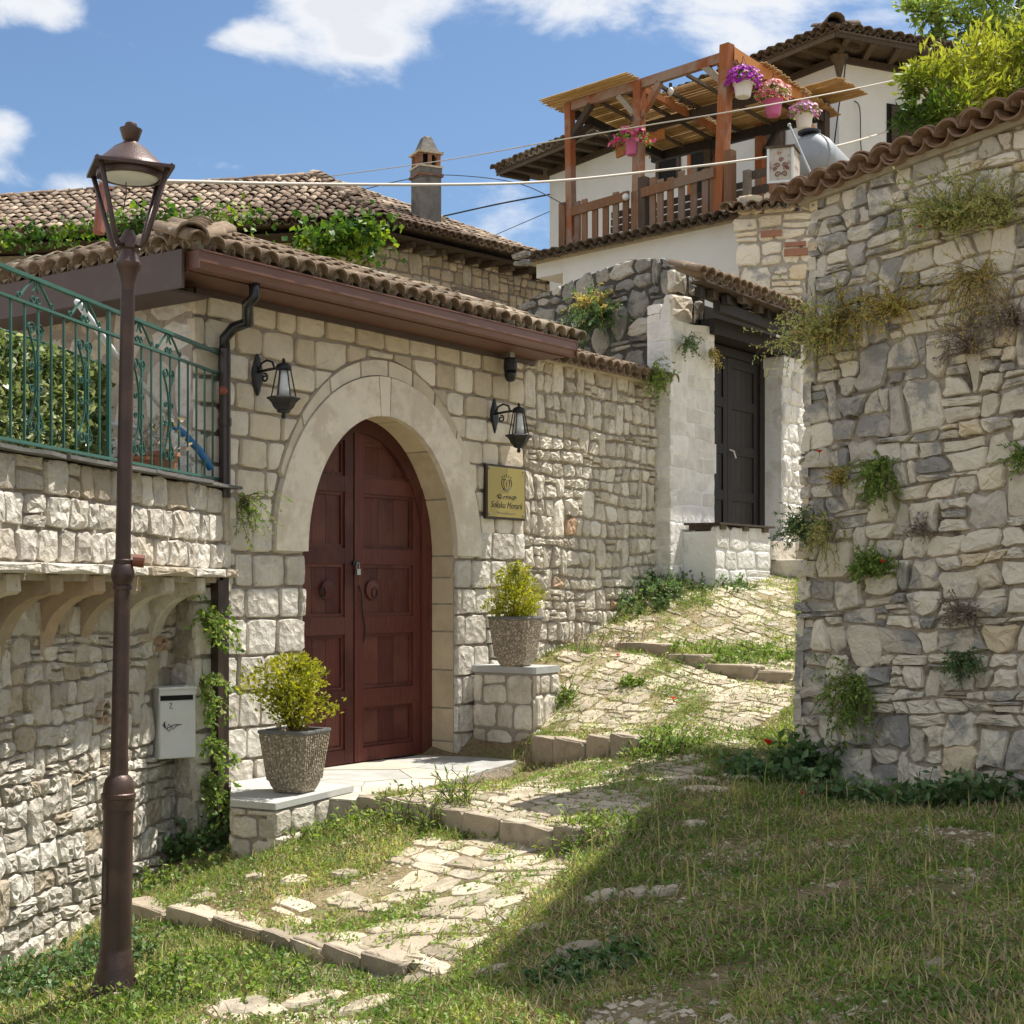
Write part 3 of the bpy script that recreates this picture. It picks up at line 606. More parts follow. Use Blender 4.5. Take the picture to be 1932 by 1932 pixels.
# ================================================================== LEFT RETAINING WALL
def left_wall():
    root=empty('retaining_wall','pale rough-hewn stone retaining wall with curved corbels under its green railing','wall',LW.M(0,-2.2))
    cr=MB(); LW.box(cr,-2.5,4.12,-3.2,.765,-1.2,-.385); cr.build('wall_core',M['mortar'],root)
    cr=MB(); LW.box(cr,-2.5,4.2,.06,.765,-.4,-.03); cr.build('upper_core',M['mortar'],root)
    def drop(P):
        c=cen(P)
        return P if c[0]>-.6 else None
    put_stones(lay(-.6,4.2,.165,.77,(.185,.215),(.15,.30),tall=.02,split=.06,lean=.03,wave=.012,seed=11),fn_wall(LW,-.03),M['rough'],root,gap=.020,h=(.022,.045),rough=.32,jit=.14,cut=.09,inset=.92,seed=2,fill='upper_infill',limit=150)
    # ledge slabs
    s=-.6; R=random.Random(4)
    while s<4.2:
        w=min(R.uniform(.45,.8),4.21-s); V,F=stone_geo(rough_poly([(s,.095),(s+w,.095),(s+w,.168),(s,.168)],.012,.12,R,.08),fn_wall(LW,-.02),.10,.3,R,.06,.95)
        mb=MB(); mb.newtone(); mb.add(V,F); mb.build('ledge_slab',M['rough'],root); s+=w
    # corbels
    for u in (-60,22,104,184,252,317,377,427):
        sc=LW.s_at(u,-.02); w=.075; mb=MB(); mb.newtone(); prof=[]
        prof+=[(-.40,.092),(-.01,.092),(-.005,.0)]
        for k in range(9):
            a=math.pi/2*k/8; prof.append((-.03-.34*math.sin(a)*1.0, -.02-.40*(1-math.cos(a))))
        prof.append((-.40,-.46)); n=len(prof); V=[LW.P(sc+sgn*w+R.uniform(-.006,.006),z,o) for sgn in (-1,1) for (o,z) in prof]
        F=[tuple(range(n)),tuple(range(2*n-1,n-1,-1))]+[(i,i+n,(i+1)%n+n,(i+1)%n) for i in range(n)]
        mb.add(V,F); mb.build('corbel',M['rubble'],root)
    # lower face
    box=(LW.s_at(298,-.36),LW.s_at(371,-.36))
    zb0=zof(1432,LW.P(box[0],0,-.36).y)-.0; zb1=zof(1297,LW.P(box[0],0,-.36).y)+.02
    def cl(P):
        c=cen(P)
        if box[0]-.03<c[0]<box[1]+.03 and zb0-.03<c[1]<zb1+.03: return None
        if zb0<c[1]<zb1:
            P=clip(P,1,0,box[0]-.01) if c[0]<box[0] else clip(P,-1,0,-(box[1]+.01))
        return P
    def tn(c,R):
        return (R.random()*.8 if R.random()<.88 else R.uniform(.88,1),R.random(),R.random(),1)
    put_stones(lay(-.6,4.12,-2.55,.06,(.075,.20),(.09,.27),tall=.16,split=.20,lean=.05,wave=.035,seed=21),fn_wall(LW,-.385),M['rough'],root,gap=.018,h=(.015,.042),rough=.38,jit=.19,cut=.11,inset=.91,seed=5,clipper=cl,limit=290,toner=tn)
    for k,(u,v) in enumerate(((196,1338),(194,1352),(195,1366),(305,1215),(306,1228))):       # clay tile ends bedded in the wall
        s_,z_=LW.at(u,v,-.33); mb=MB(); mb.newtone(); V=[];F=[]
        for o in (-.40,-.31):
            for r in (.062,.044):
                for i in range(8): a=math.pi*i/7; V.append(LW.P(s_+r*math.cos(a),z_+r*math.sin(a),o))
        for i in range(7): F+= [(16+i,16+i+1,24+i+1,24+i),(i,i+1,17+i,16+i),(8+i+1,8+i,24+i,25+i)]
        mb.add(V,F); mb.build('bedded_tile',M['tile_red'],root)
    # thin slate slabs under the railing
    s=-.8; R=random.Random(8)
    while s<4.22:
        w=min(R.uniform(.35,.75),4.24-s); z=.775+R.uniform(-.006,.006); mb=MB(); mb.newtone()
        P=[(s+.004,-.32),(s+w-.004,-.32),(s+w-.004,.05+R.uniform(0,.05)),(s+w*.5,.06+R.uniform(0,.05)),(s+.004,.05+R.uniform(0,.05))]
        n=5; V=[LW.P(a,z+dz,o) for dz in (0,.022) for a,o in P]
        mb.add(V,[tuple(range(n)),tuple(range(2*n-1,n-1,-1))]+[(i,(i+1)%n,(i+1)%n+n,i+n) for i in range(n)]); mb.build('slate_slab',M['darkslate'],root); s+=w
    # terrace surface behind
    mb=MB(); P=[LW.P(-2.5,.76,-.6),LW.P(4.10,.76,-.6),GW.P(-.03,.76,-.62),GW.P(-.03,.76,-3.4),Vector((-9,14,.77)),Vector((-9,5,.77))]
    Q=[Vector((p.x,p.y,-3.2)) for p in P]; n=6
    mb.add(P+Q,[tuple(range(n))[::-1],tuple(range(n,2*n))]+[(i,(i+1)%n,(i+1)%n+n,i+n) for i in range(n)])
    o=mb.build('terrace',M['mortar_g']); o['kind']='structure'
left_wall()
# ================================================================== GATE BUILDING
SPR,ZTH=.32,-1.50                                    # springing and threshold heights
E0=(2.165,SPR)
def ell(a,b,th): return (E0[0]+a*math.cos(th),E0[1]+b*math.sin(th))
def gate():
    root=empty('gate_building','small stone gate building with pointed arch and red-brown double door under tiled roof','building',GW.M(2.1,ZTH))
    # core with the arched opening
    n=24; inner=[ell(.99,1.19,math.pi*(1-k/n)) for k in range(n+1)]; V=[];F=[]
    path=[(1.18,-2.2),(1.18,SPR)]+inner[1:-1]+[(3.15,SPR),(3.15,-2.2)]
    outer=[(.01,-2.2),(.01,SPR)]+[(max(.01,min(4.215,E0[0]+(p[0]-E0[0])*2.2)),2.40) for p in inner[1:-1]]+[(4.215,SPR),(4.215,-2.2)]
    outer[2]=(.01,2.40); outer[-3]=(4.215,2.40); m=len(path)
    for off in (-.03,-.34):
        for p in path+outer: V.append(GW.P(p[0],p[1],off))
    for i in range(m-1):
        F.append((i,i+1,m+i+1,m+i)); F.append((2*m+i+1,2*m+i,3*m+i,3*m+i+1)); F.append((i+1,i,2*m+i,2*m+i+1)); F.append((m+i,m+i+1,3*m+i+1,3*m+i))
    mb=MB(); mb.add(V,F); mb.build('wall_core',M['mortar_g'],root)
    mb=MB(); GW.box(mb,.01,.33,-3.2,2.36,-3.3,-.345); GW.box(mb,3.9,4.215,-3.2,2.36,-3.3,-.345); GW.box(mb,.01,4.215,-3.2,2.36,-3.5,-3.31); mb.build('inner_walls',M['mortar_g'],root)
    a3,b3=1.375,1.665
    def above(P):
        c=cen(P); x,y=c[0]-E0[0],c[1]-E0[1]
        if y<0: y=.001
        k=(x/a3)**2+(y/b3)**2
        if k<.80: return None
        t=1/math.sqrt(k); ex,ey=x*t,y*t; nx,ny=ex/a3**2,ey/b3**2; l=math.hypot(nx,ny); nx/=l; ny/=l
        P=clip(P,-nx,-ny,-(nx*(ex+E0[0])+ny*(ey+E0[1])))
        P=clip(P,-1,0,-.0) if P else P; P=clip(P,1,0,4.225) if P else P
        return P if P and area(P)>.002 else None
    def below(P):
        c=cen(P)
        if 1.19<c[0]<3.14: 
            if c[0]<1.35: P=clip(P,1,0,1.185)
            elif c[0]>2.98: P=clip(P,-1,0,-3.145)
            else: return None
        else: P=clip(P,1,0,1.185) if c[0]<2 else clip(P,-1,0,-3.145)
        P=clip(P,1,0,4.225) if P else P; P=clip(P,-1,0,0) if P else P
        return P if P and area(P)>.0015 else None
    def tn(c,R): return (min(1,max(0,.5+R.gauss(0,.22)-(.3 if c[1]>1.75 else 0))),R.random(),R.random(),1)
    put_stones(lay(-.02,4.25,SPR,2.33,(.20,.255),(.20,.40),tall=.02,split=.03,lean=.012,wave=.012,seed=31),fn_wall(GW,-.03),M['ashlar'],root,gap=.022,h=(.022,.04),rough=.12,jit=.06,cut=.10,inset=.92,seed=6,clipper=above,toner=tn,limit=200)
    put_stones(lay(-.02,4.25,-2.1,SPR,(.235,.285),(.19,.38),tall=.0,split=.03,lean=.01,wave=.008,seed=33),fn_wall(GW,-.03),M['rough'],root,gap=.018,h=(.03,.05),rough=.11,jit=.07,cut=.08,inset=.93,seed=7,clipper=below,toner=lambda c,R:(R.uniform(.1,.75),R.random(),R.random()*.6,1),fill='lower_infill',limit=140)
    # reveal stones of both jambs
    for sgn,s0 in ((1,3.14),(-1,1.19)):
        z=-2.0; R=random.Random(3)
        while z<SPR-.02:
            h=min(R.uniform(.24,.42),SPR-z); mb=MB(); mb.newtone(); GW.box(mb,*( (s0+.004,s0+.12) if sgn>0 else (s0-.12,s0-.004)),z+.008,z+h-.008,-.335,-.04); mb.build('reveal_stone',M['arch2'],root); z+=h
    def ringpiece(name,a,b,A,B,t0,t1,o0,o1,mat,k=10):
        V=[]; F=[]
        for i in range(k+1):
            th=t0+(t1-t0)*i/k; p=ell(a,b,th); q=ell(A,B,th)
            V+= [GW.P(p[0],p[1],o1),GW.P(q[0],q[1],o1),GW.P(q[0],q[1],o0),GW.P(p[0],p[1],o0)]
        for i in range(k):
            j=4*i
            for e in range(4): F.append((j+e,j+(e+1)%4,j+4+(e+1)%4,j+4+e))
        F+= [(0,3,2,1),(4*k,4*k+1,4*k+2,4*k+3)]
        mb=MB(); mb.newtone(); mb.add(V,F); return mb.build(name,mat,root)
    D=math.radians
    for t0,t1 in ((180,95.2),(94.6,88.4),(87.8,0)): ringpiece('arch_stone',.975,1.18,1.335,1.515,D(t0),D(t1),-.03,.028,M['arch'],22)
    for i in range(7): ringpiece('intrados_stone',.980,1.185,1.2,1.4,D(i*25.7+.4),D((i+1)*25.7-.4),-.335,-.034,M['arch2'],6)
    ts=[22,44,61,75,89,104,121,139,158]
    for a,b in zip(ts,ts[1:]): ringpiece('voussoir',1.342,1.525,1.372,1.655,D(a+.5),D(b-.5),-.03,.012,M['ashlar'],5)
    # ---------------- door
    off=-.33
    mb=MB(); mb.newtone()
    GW.box(mb,1.05,1.19+.10,ZTH,1.3,off-.07,off+.04); mb.build('door_frame',M['door'],root); mb=MB(); mb.newtone(); GW.box(mb,3.14-.14,3.20,ZTH,1.2,off-.07,off+.05); mb.build('door_frame',M['door'],root)
    mb=MB(); mb.newtone(); ha,hb=.975,1.17; V=[];F=[];k=20
    for i in range(k+1):
        th=math.pi*i/k; p=ell(ha+.05,hb+.05,th); q=ell(ha-.11,hb-.11,th)
        V+=[GW.P(p[0],p[1],off+.045),GW.P(q[0],q[1],off+.045),GW.P(q[0],q[1],off-.07),GW.P(p[0],p[1],off-.07)]
    for i in range(k):
        j=4*i
        for e in range(4): F.append((j+e,j+4+e,j+4+(e+1)%4,j+(e+1)%4))
    mb.add(V,F); mb.build('door_arch_frame',M['door'],root)
    mb=MB(); GW.box(mb,1.0,3.3,ZTH-.1,1.7,off-.16,off-.12); mb.build('dark_passage',M['black'],root)
    mid=2.10
    rails=[(ZTH+.01,ZTH+.13),(-1.02,-.86),(-.375,-.225),(.235,.37),(.855,.99),(1.30,1.46)]
    for side,(a,b,yaw,sh) in enumerate(((1.29,mid-.012,0,0),(mid+.008,3.0,0,.0))):
        pts=[(a,ZTH+.005),(b,ZTH+.005)]
        # leaf slab clipped under the arch
        def leafpoly(a,b,z0,z1):
            P=[(a,z0),(b,z0),(b,z1),(a,z1)]
            for i in range(1,20):
                th=math.pi*i/20; nx,ny=math.cos(th)/ha,math.sin(th)/hb; ex,ey=ell(ha-.03,hb-.03,th)
                if len(P)>=3: P=clip(P,nx,ny,nx*ex+ny*ey)
            return P if len(P)>=3 and area(P)>.0005 else None
        def plate(mb,P,o0,o1):
            n=len(P); V=[GW.P(x,z,o) for o in (o0,o1) for x,z in P]
            mb.add(V,[tuple(range(n))[::-1],tuple(range(n,2*n))]+[(i,(i+1)%n,(i+1)%n+n,i+n) for i in range(n)])
        mb=MB(); mb.newtone(); plate(mb,leafpoly(a,b,ZTH+.012,1.6),off-.06,off-.012); leaf=mb.build('door_leaf',M['door'],root)
        sw=.105
        fr=MB(); fr.newtone()
        for (x0,x1) in ((a,a+sw),(b-sw,b)): plate(fr,leafpoly(x0,x1,ZTH+.012,1.6),off-.014,off+.028)
        for z0,z1 in rails:
            P=leafpoly(a+sw,b-sw,z0,z1)
            if P: plate(fr,P,off-.014,off+.026)
        fr.build('stile_and_rail',M['door'],leaf)
        for (z0,z1) in ((-1.37,-1.02),(-.86,-.375),(-.225,.235),(.37,.855),(.99,1.30)):
            md=MB(); md.newtone()
            for (P) in (leafpoly(a+sw,b-sw,z0,z0+.03),leafpoly(a+sw,b-sw,z1-.03,z1),leafpoly(a+sw,a+sw+.03,z0+.03,z1-.03),leafpoly(b-sw-.03,b-sw,z0+.03,z1-.03)):
                if P: plate(md,P,off-.014,off+.010)
            md.build('panel_moulding',M['door'],leaf)
            w=(b-a-2*sw-.06)/3
            for i in range(3):
                P=leafpoly(a+sw+.03+i*w+.002,a+sw+.03+(i+1)*w-.002,z0+.03,z1-.03)
                if P: pb=MB(); pb.newtone(); plate(pb,P,off-.02,off-.006); pb.build('panel_board',M['door'],leaf)
        cx=a+(b-a)*(.62 if side==0 else .28); cz=.01
        c=GW.P(cx,cz,off+.012); Mx=GW.M().to_3x3().to_4x4()@Matrix.Rotation(R_(90),4,'X')
        hb_=MB(); hb_.newtone(); hb_.lathe([(.001,0),(.085,0),(.085,.006),(.06,.016),(.02,.02),(.001,.02)],c,20,Mx); boss=hb_.build('door_boss',M['door'],leaf,smooth=False)
    for s_,z_ in ((1.70,.01),(2.36,.01)):
        mb=MB(); mb.tone=(.2,.5,.5,1); mb.tube([GW.P(s_+.035*math.sin(t),z_+.02+.045*math.cos(t)-.045,off+.035+.0*t) for t in [2*math.pi*i/14 for i in range(15)]],.006,6); mb.build('ring_handle',M['iron'],root)
    mb=MB(); mb.tube([GW.P(mid+.06,.05,off+.03),GW.P(mid+.07,-.02,off+.05),GW.P(mid+.10,-.2,off+.04),GW.P(mid+.13,-.33,off+.04),GW.P(mid+.12,-.45,off+.035)],.006,5); mb.build('hanging_chain',M['iron'],root)
    # ---------------- left side wall
    SW=PL(GW.P(0,0,-3.3).xy,GW.n); mb=MB(); 
    mb.hexa([SW.P(0,-.0,-.03),SW.P(3.27,-.0,-.03),SW.P(3.27,-.0,-.3),SW.P(0,-.0,-.3),SW.P(0,2.36,-.03),SW.P(3.27,2.36,-.03),SW.P(3.27,2.36,-.3),SW.P(0,2.36,-.3)]); mb.build('side_wall_core',M['mortar_g'],root)
    def cs(P): P=clip(P,1,0,3.3); return P if P and area(P)>.003 else None
    put_stones(lay(0,3.3,.6,2.3,(.18,.30),(.22,.48),tall=.15,split=.1,lean=.05,wave=.04,seed=41),fn_wall(SW,-.03),M['rough'],root,gap=.05,h=(.02,.035),rough=.15,jit=.22,cut=.25,seed=8,clipper=cs,limit=60,fill='side_infill')
    put_stones(lay(2.5,3.3,-2.2,.6,(.2,.28),(.2,.4),seed=42),fn_wall(SW,-.03),M['rough'],root,gap=.02,h=(.02,.035),rough=.15,jit=.1,seed=8,clipper=cs,limit=30,fill='side_infill')
    # ---------------- eaves
    mb=MB(); GW.box(mb,-.40,4.36,2.25,2.27,-.02,.355); mb.build('soffit',M['gutter'],root)
    mb=MB(); GW.box(mb,-.40,4.36,2.25,2.40,.357,.385); mb.build('fascia_board',M['gutter'],root)
    mb=MB(); GW.box(mb,-.0,4.36,2.20,2.249,.0,.03); mb.build('wall_moulding',M['fascia'],root)
    prof=[(.388,2.385),(.388,2.262),(.44,2.25),(.475,2.262),(.482,2.30),(.497,2.315),(.497,2.382),(.509,2.388),(.509,2.398),(.485,2.398),(.485,2.325),(.468,2.30),(.46,2.275),(.40,2.275),(.40,2.385)]
    n=len(prof); V=[GW.P(s_,z,o) for s_ in (-.39,4.40) for o,z in prof]; mb=MB()
    mb.add(V,[(i,(i+1)%n,(i+1)%n+n,i+n) for i in range(n)]+[tuple(range(n)),tuple(range(2*n-1,n-1,-1))]); mb.build('gutter',M['gutter'],root)
    mb=MB(); GW.box(mb,4.385,4.402,2.262,2.39,.39,.50); GW.box(mb,-.40,-.388,2.262,2.39,.39,.50); mb.build('gutter_end',M['gutter'],root)
    mb=MB(); GW.box(mb,-.455,-.43,2.13,2.40,-3.3,.385); mb.build('fascia_board',M['fascia'],root)
    mb=MB(); GW.box(mb,-.428,-.02,2.14,2.16,-3.3,.19); mb.build('side_soffit',M['fascia'],root)
    mb=MB(); GW.box(mb,4.345,4.375,2.28,2.42,-.75,.38); mb.build('barge_board',M['fascia'],root)
    # roof decks
    top=2.86
    mb=MB()
    A=GW.P(-.42,2.41,.44); B=GW.P(4.36,2.41,.44); Cc=GW.P(4.36,top,-.75); Dd=GW.P(.75,top,-.75); E=GW.P(-.42,2.41,-3.4); Fp=GW.P(.75,top,-3.4); H1=GW.P(4.36,2.41,-2.0); H2=GW.P(1.95,2.41,-2.0); H3=GW.P(1.95,2.41,-3.4)
    mb.add([A,B,Cc,Dd,E,Fp,H1,H2,H3],[(0,1,2,3),(4,0,3,5),(3,2,6,7),(3,7,8,5),(1,6,2),(0,4,8,7,6,1)]); mb.build('roof_deck',M['mortar_g'],root)
    T1=Tiles(root,M['tile'],limit=290,seed=5)
    d3=Vector((GW.d.x,GW.d.y,0)); n3=Vector((GW.n.x,GW.n.y,0)); z3=Vector((0,0,1))
    ey=(-n3*1.19+z3*.45); LL=ey.length
    T1.field(GW.P(-.42,2.41,.47),d3,ey,4.8,LL,dx=.18,dy=.29,inside=lambda x,y:x>y/LL*1.17-.02)
    ey2=(d3*1.17+z3*.45); L2=ey2.length
    T1.field(GW.P(-.44,2.41,-3.4),n3,ey2,3.86,L2,dx=.18,dy=.29,inside=lambda x,y:x<3.88-y/L2*1.19)
    hip0=GW.P(-.45,2.46,.49); hip1=GW.P(.75,2.92,-.75); hd=(hip1-hip0)
    for i in range(7): T1.put(hip0+hd*(i/6.6),hd.cross(z3)*1,hd,sc=1.35)
    for i in range(12): T1.put(GW.P(.75+i*.31,2.91,-.75),(-z3).cross(d3)*-1,d3,sc=1.15)
    for i in range(9): T1.put(GW.P(.75,2.91,-.75-i*.3),(-n3).cross(z3),-n3,sc=1.15)
    T1.done()
    mb=MB(); R=random.Random(2)
    for i in range(27): 
        c=GW.P(-.42+i*.18,2.455,.43); mb.newtone(); mb.add([c+d3*.08*math.cos(a)+z3*(.07*math.sin(a)+.0)+n3*R.uniform(0,.02) for a in [math.pi*k/6 for k in range(7)]]+[c-z3*.04],[(7,k,k+1) for k in range(6)])
    for i in range(21):
        c=GW.P(-.40,2.455,.40-i*.18); mb.newtone(); mb.add([c+n3*.08*math.cos(a)+z3*(.07*math.sin(a)) for a in [math.pi*k/6 for k in range(7)]]+[c-z3*.04],[(7,k+1,k) for k in range(6)])
    mb.beam(hip0-z3*.03+hd*.06,hip1-z3*.05,.15,.09)
    mb.build('eave_mortar',M['mortar'],root,kind='stuff')
    # downpipe with swan neck
    sp=GW.s_at(480,.43); s2=GW.s_at(424,.07); s3=GW.s_at(417,.07)
    mb=MB(); p0=GW.P(sp,2.26,.43); mb.tube([p0,p0-z3*.10,p0-z3*.15-n3*.04-d3*.03,GW.P(s2+.10,2.02,.22),GW.P(s2+.04,1.98,.12),GW.P(s2,1.9,.07),GW.P(s2,1.8,.07)],.042,12); mb.build('swan_neck',M['blackplastic'],root,smooth=True)
    mb=MB(); mb.tube([GW.P(s2,1.82,.07),GW.P(s2,.70,.07)],.045,12); mb.tube([GW.P(s2,1.30,.07),GW.P(s2,1.24,.07)],.052,12); mb.build('downpipe',M['pipe'],root)
    mb=MB(); mb.newtone(); GW.box(mb,s3-.055,s3+.0,-1.95,.08,.02,.10); mb.build('pipe_casing',M['pipe'],root)
    mb=MB(); mb.newtone(); GW.box(mb,s3+.004,s3+.062,-1.95,.12,.02,.09); mb.build('pipe_casing',M['pipe'],root)
    mb=MB(); mb.ball(GW.P(s2-.045,1.5,.10),.035,10,6,1); mb.build('pipe_bracket',M['rustpole'],root)
    # a bundle of sticks left on the roof
    mb=MB()
    for i in range(6): mb.newtone(); p=GW.P(3.75+i*.03,2.92+i*.01,-.60); mb.beam(p,p+d3*.5-z3*.02+n3*.1,.03,.02)
    tag(mb.build('board_bundle',M['oldwood']),'small bundle of dark boards lying on the tiled gate roof','boards')
gate()
# ---- flagstone slab and stone benches
def slab():
    P=[(.66,0),(3.9,0),(3.95,.30),(3.0,.74),(2.0,1.0),(1.2,1.15),(.45,1.28),(.40,.9)]
    root=empty('entrance_slab','flagstone paving slab in front of the red-brown door','paving',GW.M(2,ZTH-.1)); del root['category']; del root['label']; root['kind']='structure'
    mb=MB(); n=len(P); V=[GW.P(s,z,o) for z in (-1.9,ZTH-.014) for s,o in P]
    mb.add(V,[tuple(range(n)),tuple(range(2*n-1,n-1,-1))]+[(i,i+n,(i+1)%n+n,(i+1)%n) for i in range(n)]); mb.build('slab_bed',M['mortar'],root)
    R=random.Random(12)
    pts=[(R.uniform(.4,3.9),R.uniform(-.3,1.25)) for _ in range(17)]
    for i,p in enumerate(pts):
        C=[(-.2,-.33),(4.2,-.33),(4.2,1.6),(-.2,1.6)]
        for q in pts:
            if q is p: continue
            nx,ny=q[0]-p[0],q[1]-p[1]; m=((p[0]+q[0])/2,(p[1]+q[1])/2); C=clip(C,nx,ny,nx*m[0]+ny*m[1]-.004*math.hypot(nx,ny))
            if len(C)<3: break
        for k in range(n):
            a=P[k]; b=P[(k+1)%n]
            if k==0: a=(-.5,-.31); b=(4.5,-.31)
            ex,ey=b[0]-a[0],b[1]-a[1]
            if len(C)>=3: C=clip(C,ey,-ex,ey*a[0]-ex*a[1])
        if len(C)<3 or area(C)<.004: continue
        m=len(C); z1=ZTH-.002+R.uniform(-.003,.003)
        V=[GW.P(x,z,y) for z in (ZTH-.02,z1) for x,y in C]; mb=MB(); mb.newtone(); mb.add(V,[tuple(range(m)),tuple(range(2*m-1,m-1,-1))]+[(i,i+m,(i+1)%m+m,(i+1)%m) for i in range(m)]); mb.build('flagstone',M['slate'],root)
slab()
def prism(mb,P,z0,z1,pl=GW):
    n=len(P); V=[pl.P(s,z,o) for z in (z0,z1) for s,o in P]
    return mb.add(V,[tuple(range(n)),tuple(range(2*n-1,n-1,-1))]+[(i,i+n,(i+1)%n+n,(i+1)%n) for i in range(n)])
def bench(name,label,P,ztop,z0,seed,mat_top,th,rows):
    root=empty(name,label,'stone bench',GW.M(P[1][0],z0,P[1][1]*.5))
    c=cen(P); core=[(c[0]+(a-c[0])*.95,c[1]+(b-c[1])*.95) for a,b in P]
    mb=MB(); prism(mb,core,z0,ztop-th-.002); mb.build('bench_core',M['mortar_g'],root)
    mb=MB(); mb.newtone(); prism(mb,P,ztop-th,ztop); mb.build('top_slab',mat_top,root)
    R=random.Random(seed)
    n=len(P)
    for i in range(n):
        a=P[i]; b=P[(i+1)%n]
        A=GW.P(a[0],0,a[1]); B=GW.P(b[0],0,b[1])
        if max(a[1],b[1])<.05: continue
        # clockwise seen from above or not: keep outward away from the centre
        pl=PL(A.xy,(B-A).xy); cc=GW.P(c[0],0,c[1]); L=(B-A).length
        if (cc.xy-A.xy).dot(pl.n)>0: pl=PL(B.xy,(A-B).xy)
        put_stones(lay(0,L,z0,ztop-th-.01,rows,(.16,.34),tall=0,split=.1,lean=.02,wave=.01,seed=seed+i),fn_wall(pl,-.025),M['rubble'],root,gap=.016,h=(.02,.035),rough=.2,jit=.09,clipper=lambda Q,L=L:(lambda X: X if X and len(X)>2 and area(X)>.002 else None)(clip(clip(clip(Q,1,0,L),-1,0,0),0,1,ztop-th-.006) if clip(Q,1,0,L) and clip(clip(Q,1,0,L),-1,0,0) else None),limit=60,seed=seed)
bench('stone_bench','low stone bench under the left planter beside the downpipe',[(.36,.02),(-.33,.74),(-.27,1.12),(.74,.92),(.72,.02)],-1.45,-2.05,50,M['slate'],.045,(.14,.22))
bench('stone_bench','taller stone block under the right planter at the foot of the arch',[(3.36,.02),(3.36,.70),(3.38,.73),(3.80,.70),(3.80,.02)],-.685,-1.75,60,M['slate'],.06,(.2,.3))
# ================================================================== RUBBLE WALL beyond the gate
def rubble_wall():
    root=empty('rubble_wall','pale rubble stone wall with small tile coping between gate and whitewashed pillar','wall',GW.M(5.5,-.6))
    mb=MB(); GW.box(mb,4.23,6.85,-2,2.30,-.5,-.035); mb.build('wall_core',M['mortar'],root)
    cl=lambda P:(lambda X:X if X and area(X)>.0008 else None)(clip(P,-1,0,-4.235))
    put_stones(lay(4.235,6.85,-1.3,2.27,(.10,.20),(.10,.23),tall=.16,split=.08,lean=.045,wave=.035,seed=71),fn_wall(GW,-.035),M['rubble'],root,gap=.024,h=(.02,.05),rough=.38,jit=.19,cut=.13,inset=.9,seed=9,clipper=cl,limit=290,toner=lambda c,R:(R.uniform(0,.84) if R.random()<.97 else .92,R.random(),R.random(),1))
    T1=Tiles(root,M['tile'],limit=200,seed=9); d3=Vector((GW.d.x,GW.d.y,0)); n3=Vector((GW.n.x,GW.n.y,0)); z3=Vector((0,0,1))
    T1.field(GW.P(4.30,2.30,.13),d3,-n3*.62+z3*.20,2.5,.65,dx=.17,dy=.30)
    T1.done()
    mb=MB(); mb.add([GW.P(4.24,2.28,.08),GW.P(6.85,2.28,.08),GW.P(6.85,2.50,-.52),GW.P(4.24,2.50,-.52),GW.P(4.24,2.2,-.5),GW.P(6.85,2.2,-.5)],[(0,1,2,3),(0,3,4),(1,5,2),(3,2,5,4),(0,4,5,1)]); mb.build('coping_bed',M['mortar'],root)
rubble_wall()
# ================================================================== OLD DARK WALL
DW=PL((.10,19.0),(1.776,-2.0)); DL=math.hypot(1.776,2.0)
def dark_wall():
    root=empty('weathered_wall','old dark grey stone wall with sunlit corner above the whitewashed pillar','wall',DW.M(1.3,2.0))
    pr=[(985,572),(1030,548),(1090,522),(1150,500),(1185,486),(1255,484),(1278,492)]
    ps=[DW.at(u,v) for u,v in pr]; ps[0]=(0,ps[0][1]); ps[-1]=(DL,ps[-1][1])
    V=[];F=[];n=len(ps)
    for o in (-.03,-.5):
        for s_,z in ps: V.append(DW.P(s_,z-.02,o))
        for s_,z in ps: V.append(DW.P(s_,-.5,o))
    for i in range(n-1): F+=[(i,n+i,n+i+1,i+1),(2*n+i,2*n+i+1,3*n+i+1,3*n+i),(i,i+1,2*n+i+1,2*n+i)]
    F+=[(n-1,2*n-1,4*n-1,3*n-1),(0,2*n,3*n,n)]
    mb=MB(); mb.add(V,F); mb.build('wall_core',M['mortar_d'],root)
    def cl(P):
        c=cen(P)
        for i in range(n-1):
            if ps[i][0]<=c[0]<=ps[i+1][0]:
                (x0,z0),(x1,z1)=ps[i],ps[i+1]; nx,nz=-(z1-z0),(x1-x0); P=clip(P,nx,nz,nx*x0+nz*z0)
        P=clip(P,1,0,DL) if P else P
        return P if P and area(P)>.004 else None
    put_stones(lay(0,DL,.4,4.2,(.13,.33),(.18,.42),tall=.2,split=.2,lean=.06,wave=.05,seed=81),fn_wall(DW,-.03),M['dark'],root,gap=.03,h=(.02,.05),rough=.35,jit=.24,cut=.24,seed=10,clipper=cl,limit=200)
    RT=PL(DW.P(DL-.0,0,0).xy,-DW.n)
    put_stones(lay(0,.5,2.3,ps[-1][1],(.2,.34),(.2,.5),tall=0,split=0,lean=.03,wave=.03,seed=82),fn_wall(RT,-.02),M['mossy'],root,gap=.02,h=(.02,.06),rough=.35,jit=.15,cut=.14,seed=11,clipper=lambda P:(lambda X:X if X and area(X)>.004 else None)(clip(clip(P,1,0,.48),0,1,ps[-1][1]-.02) if clip(P,1,0,.48) else None),limit=40,toner=lambda c,R:(R.uniform(.2,.5),R.random(),R.random(),1),fill='end_infill')
dark_wall()
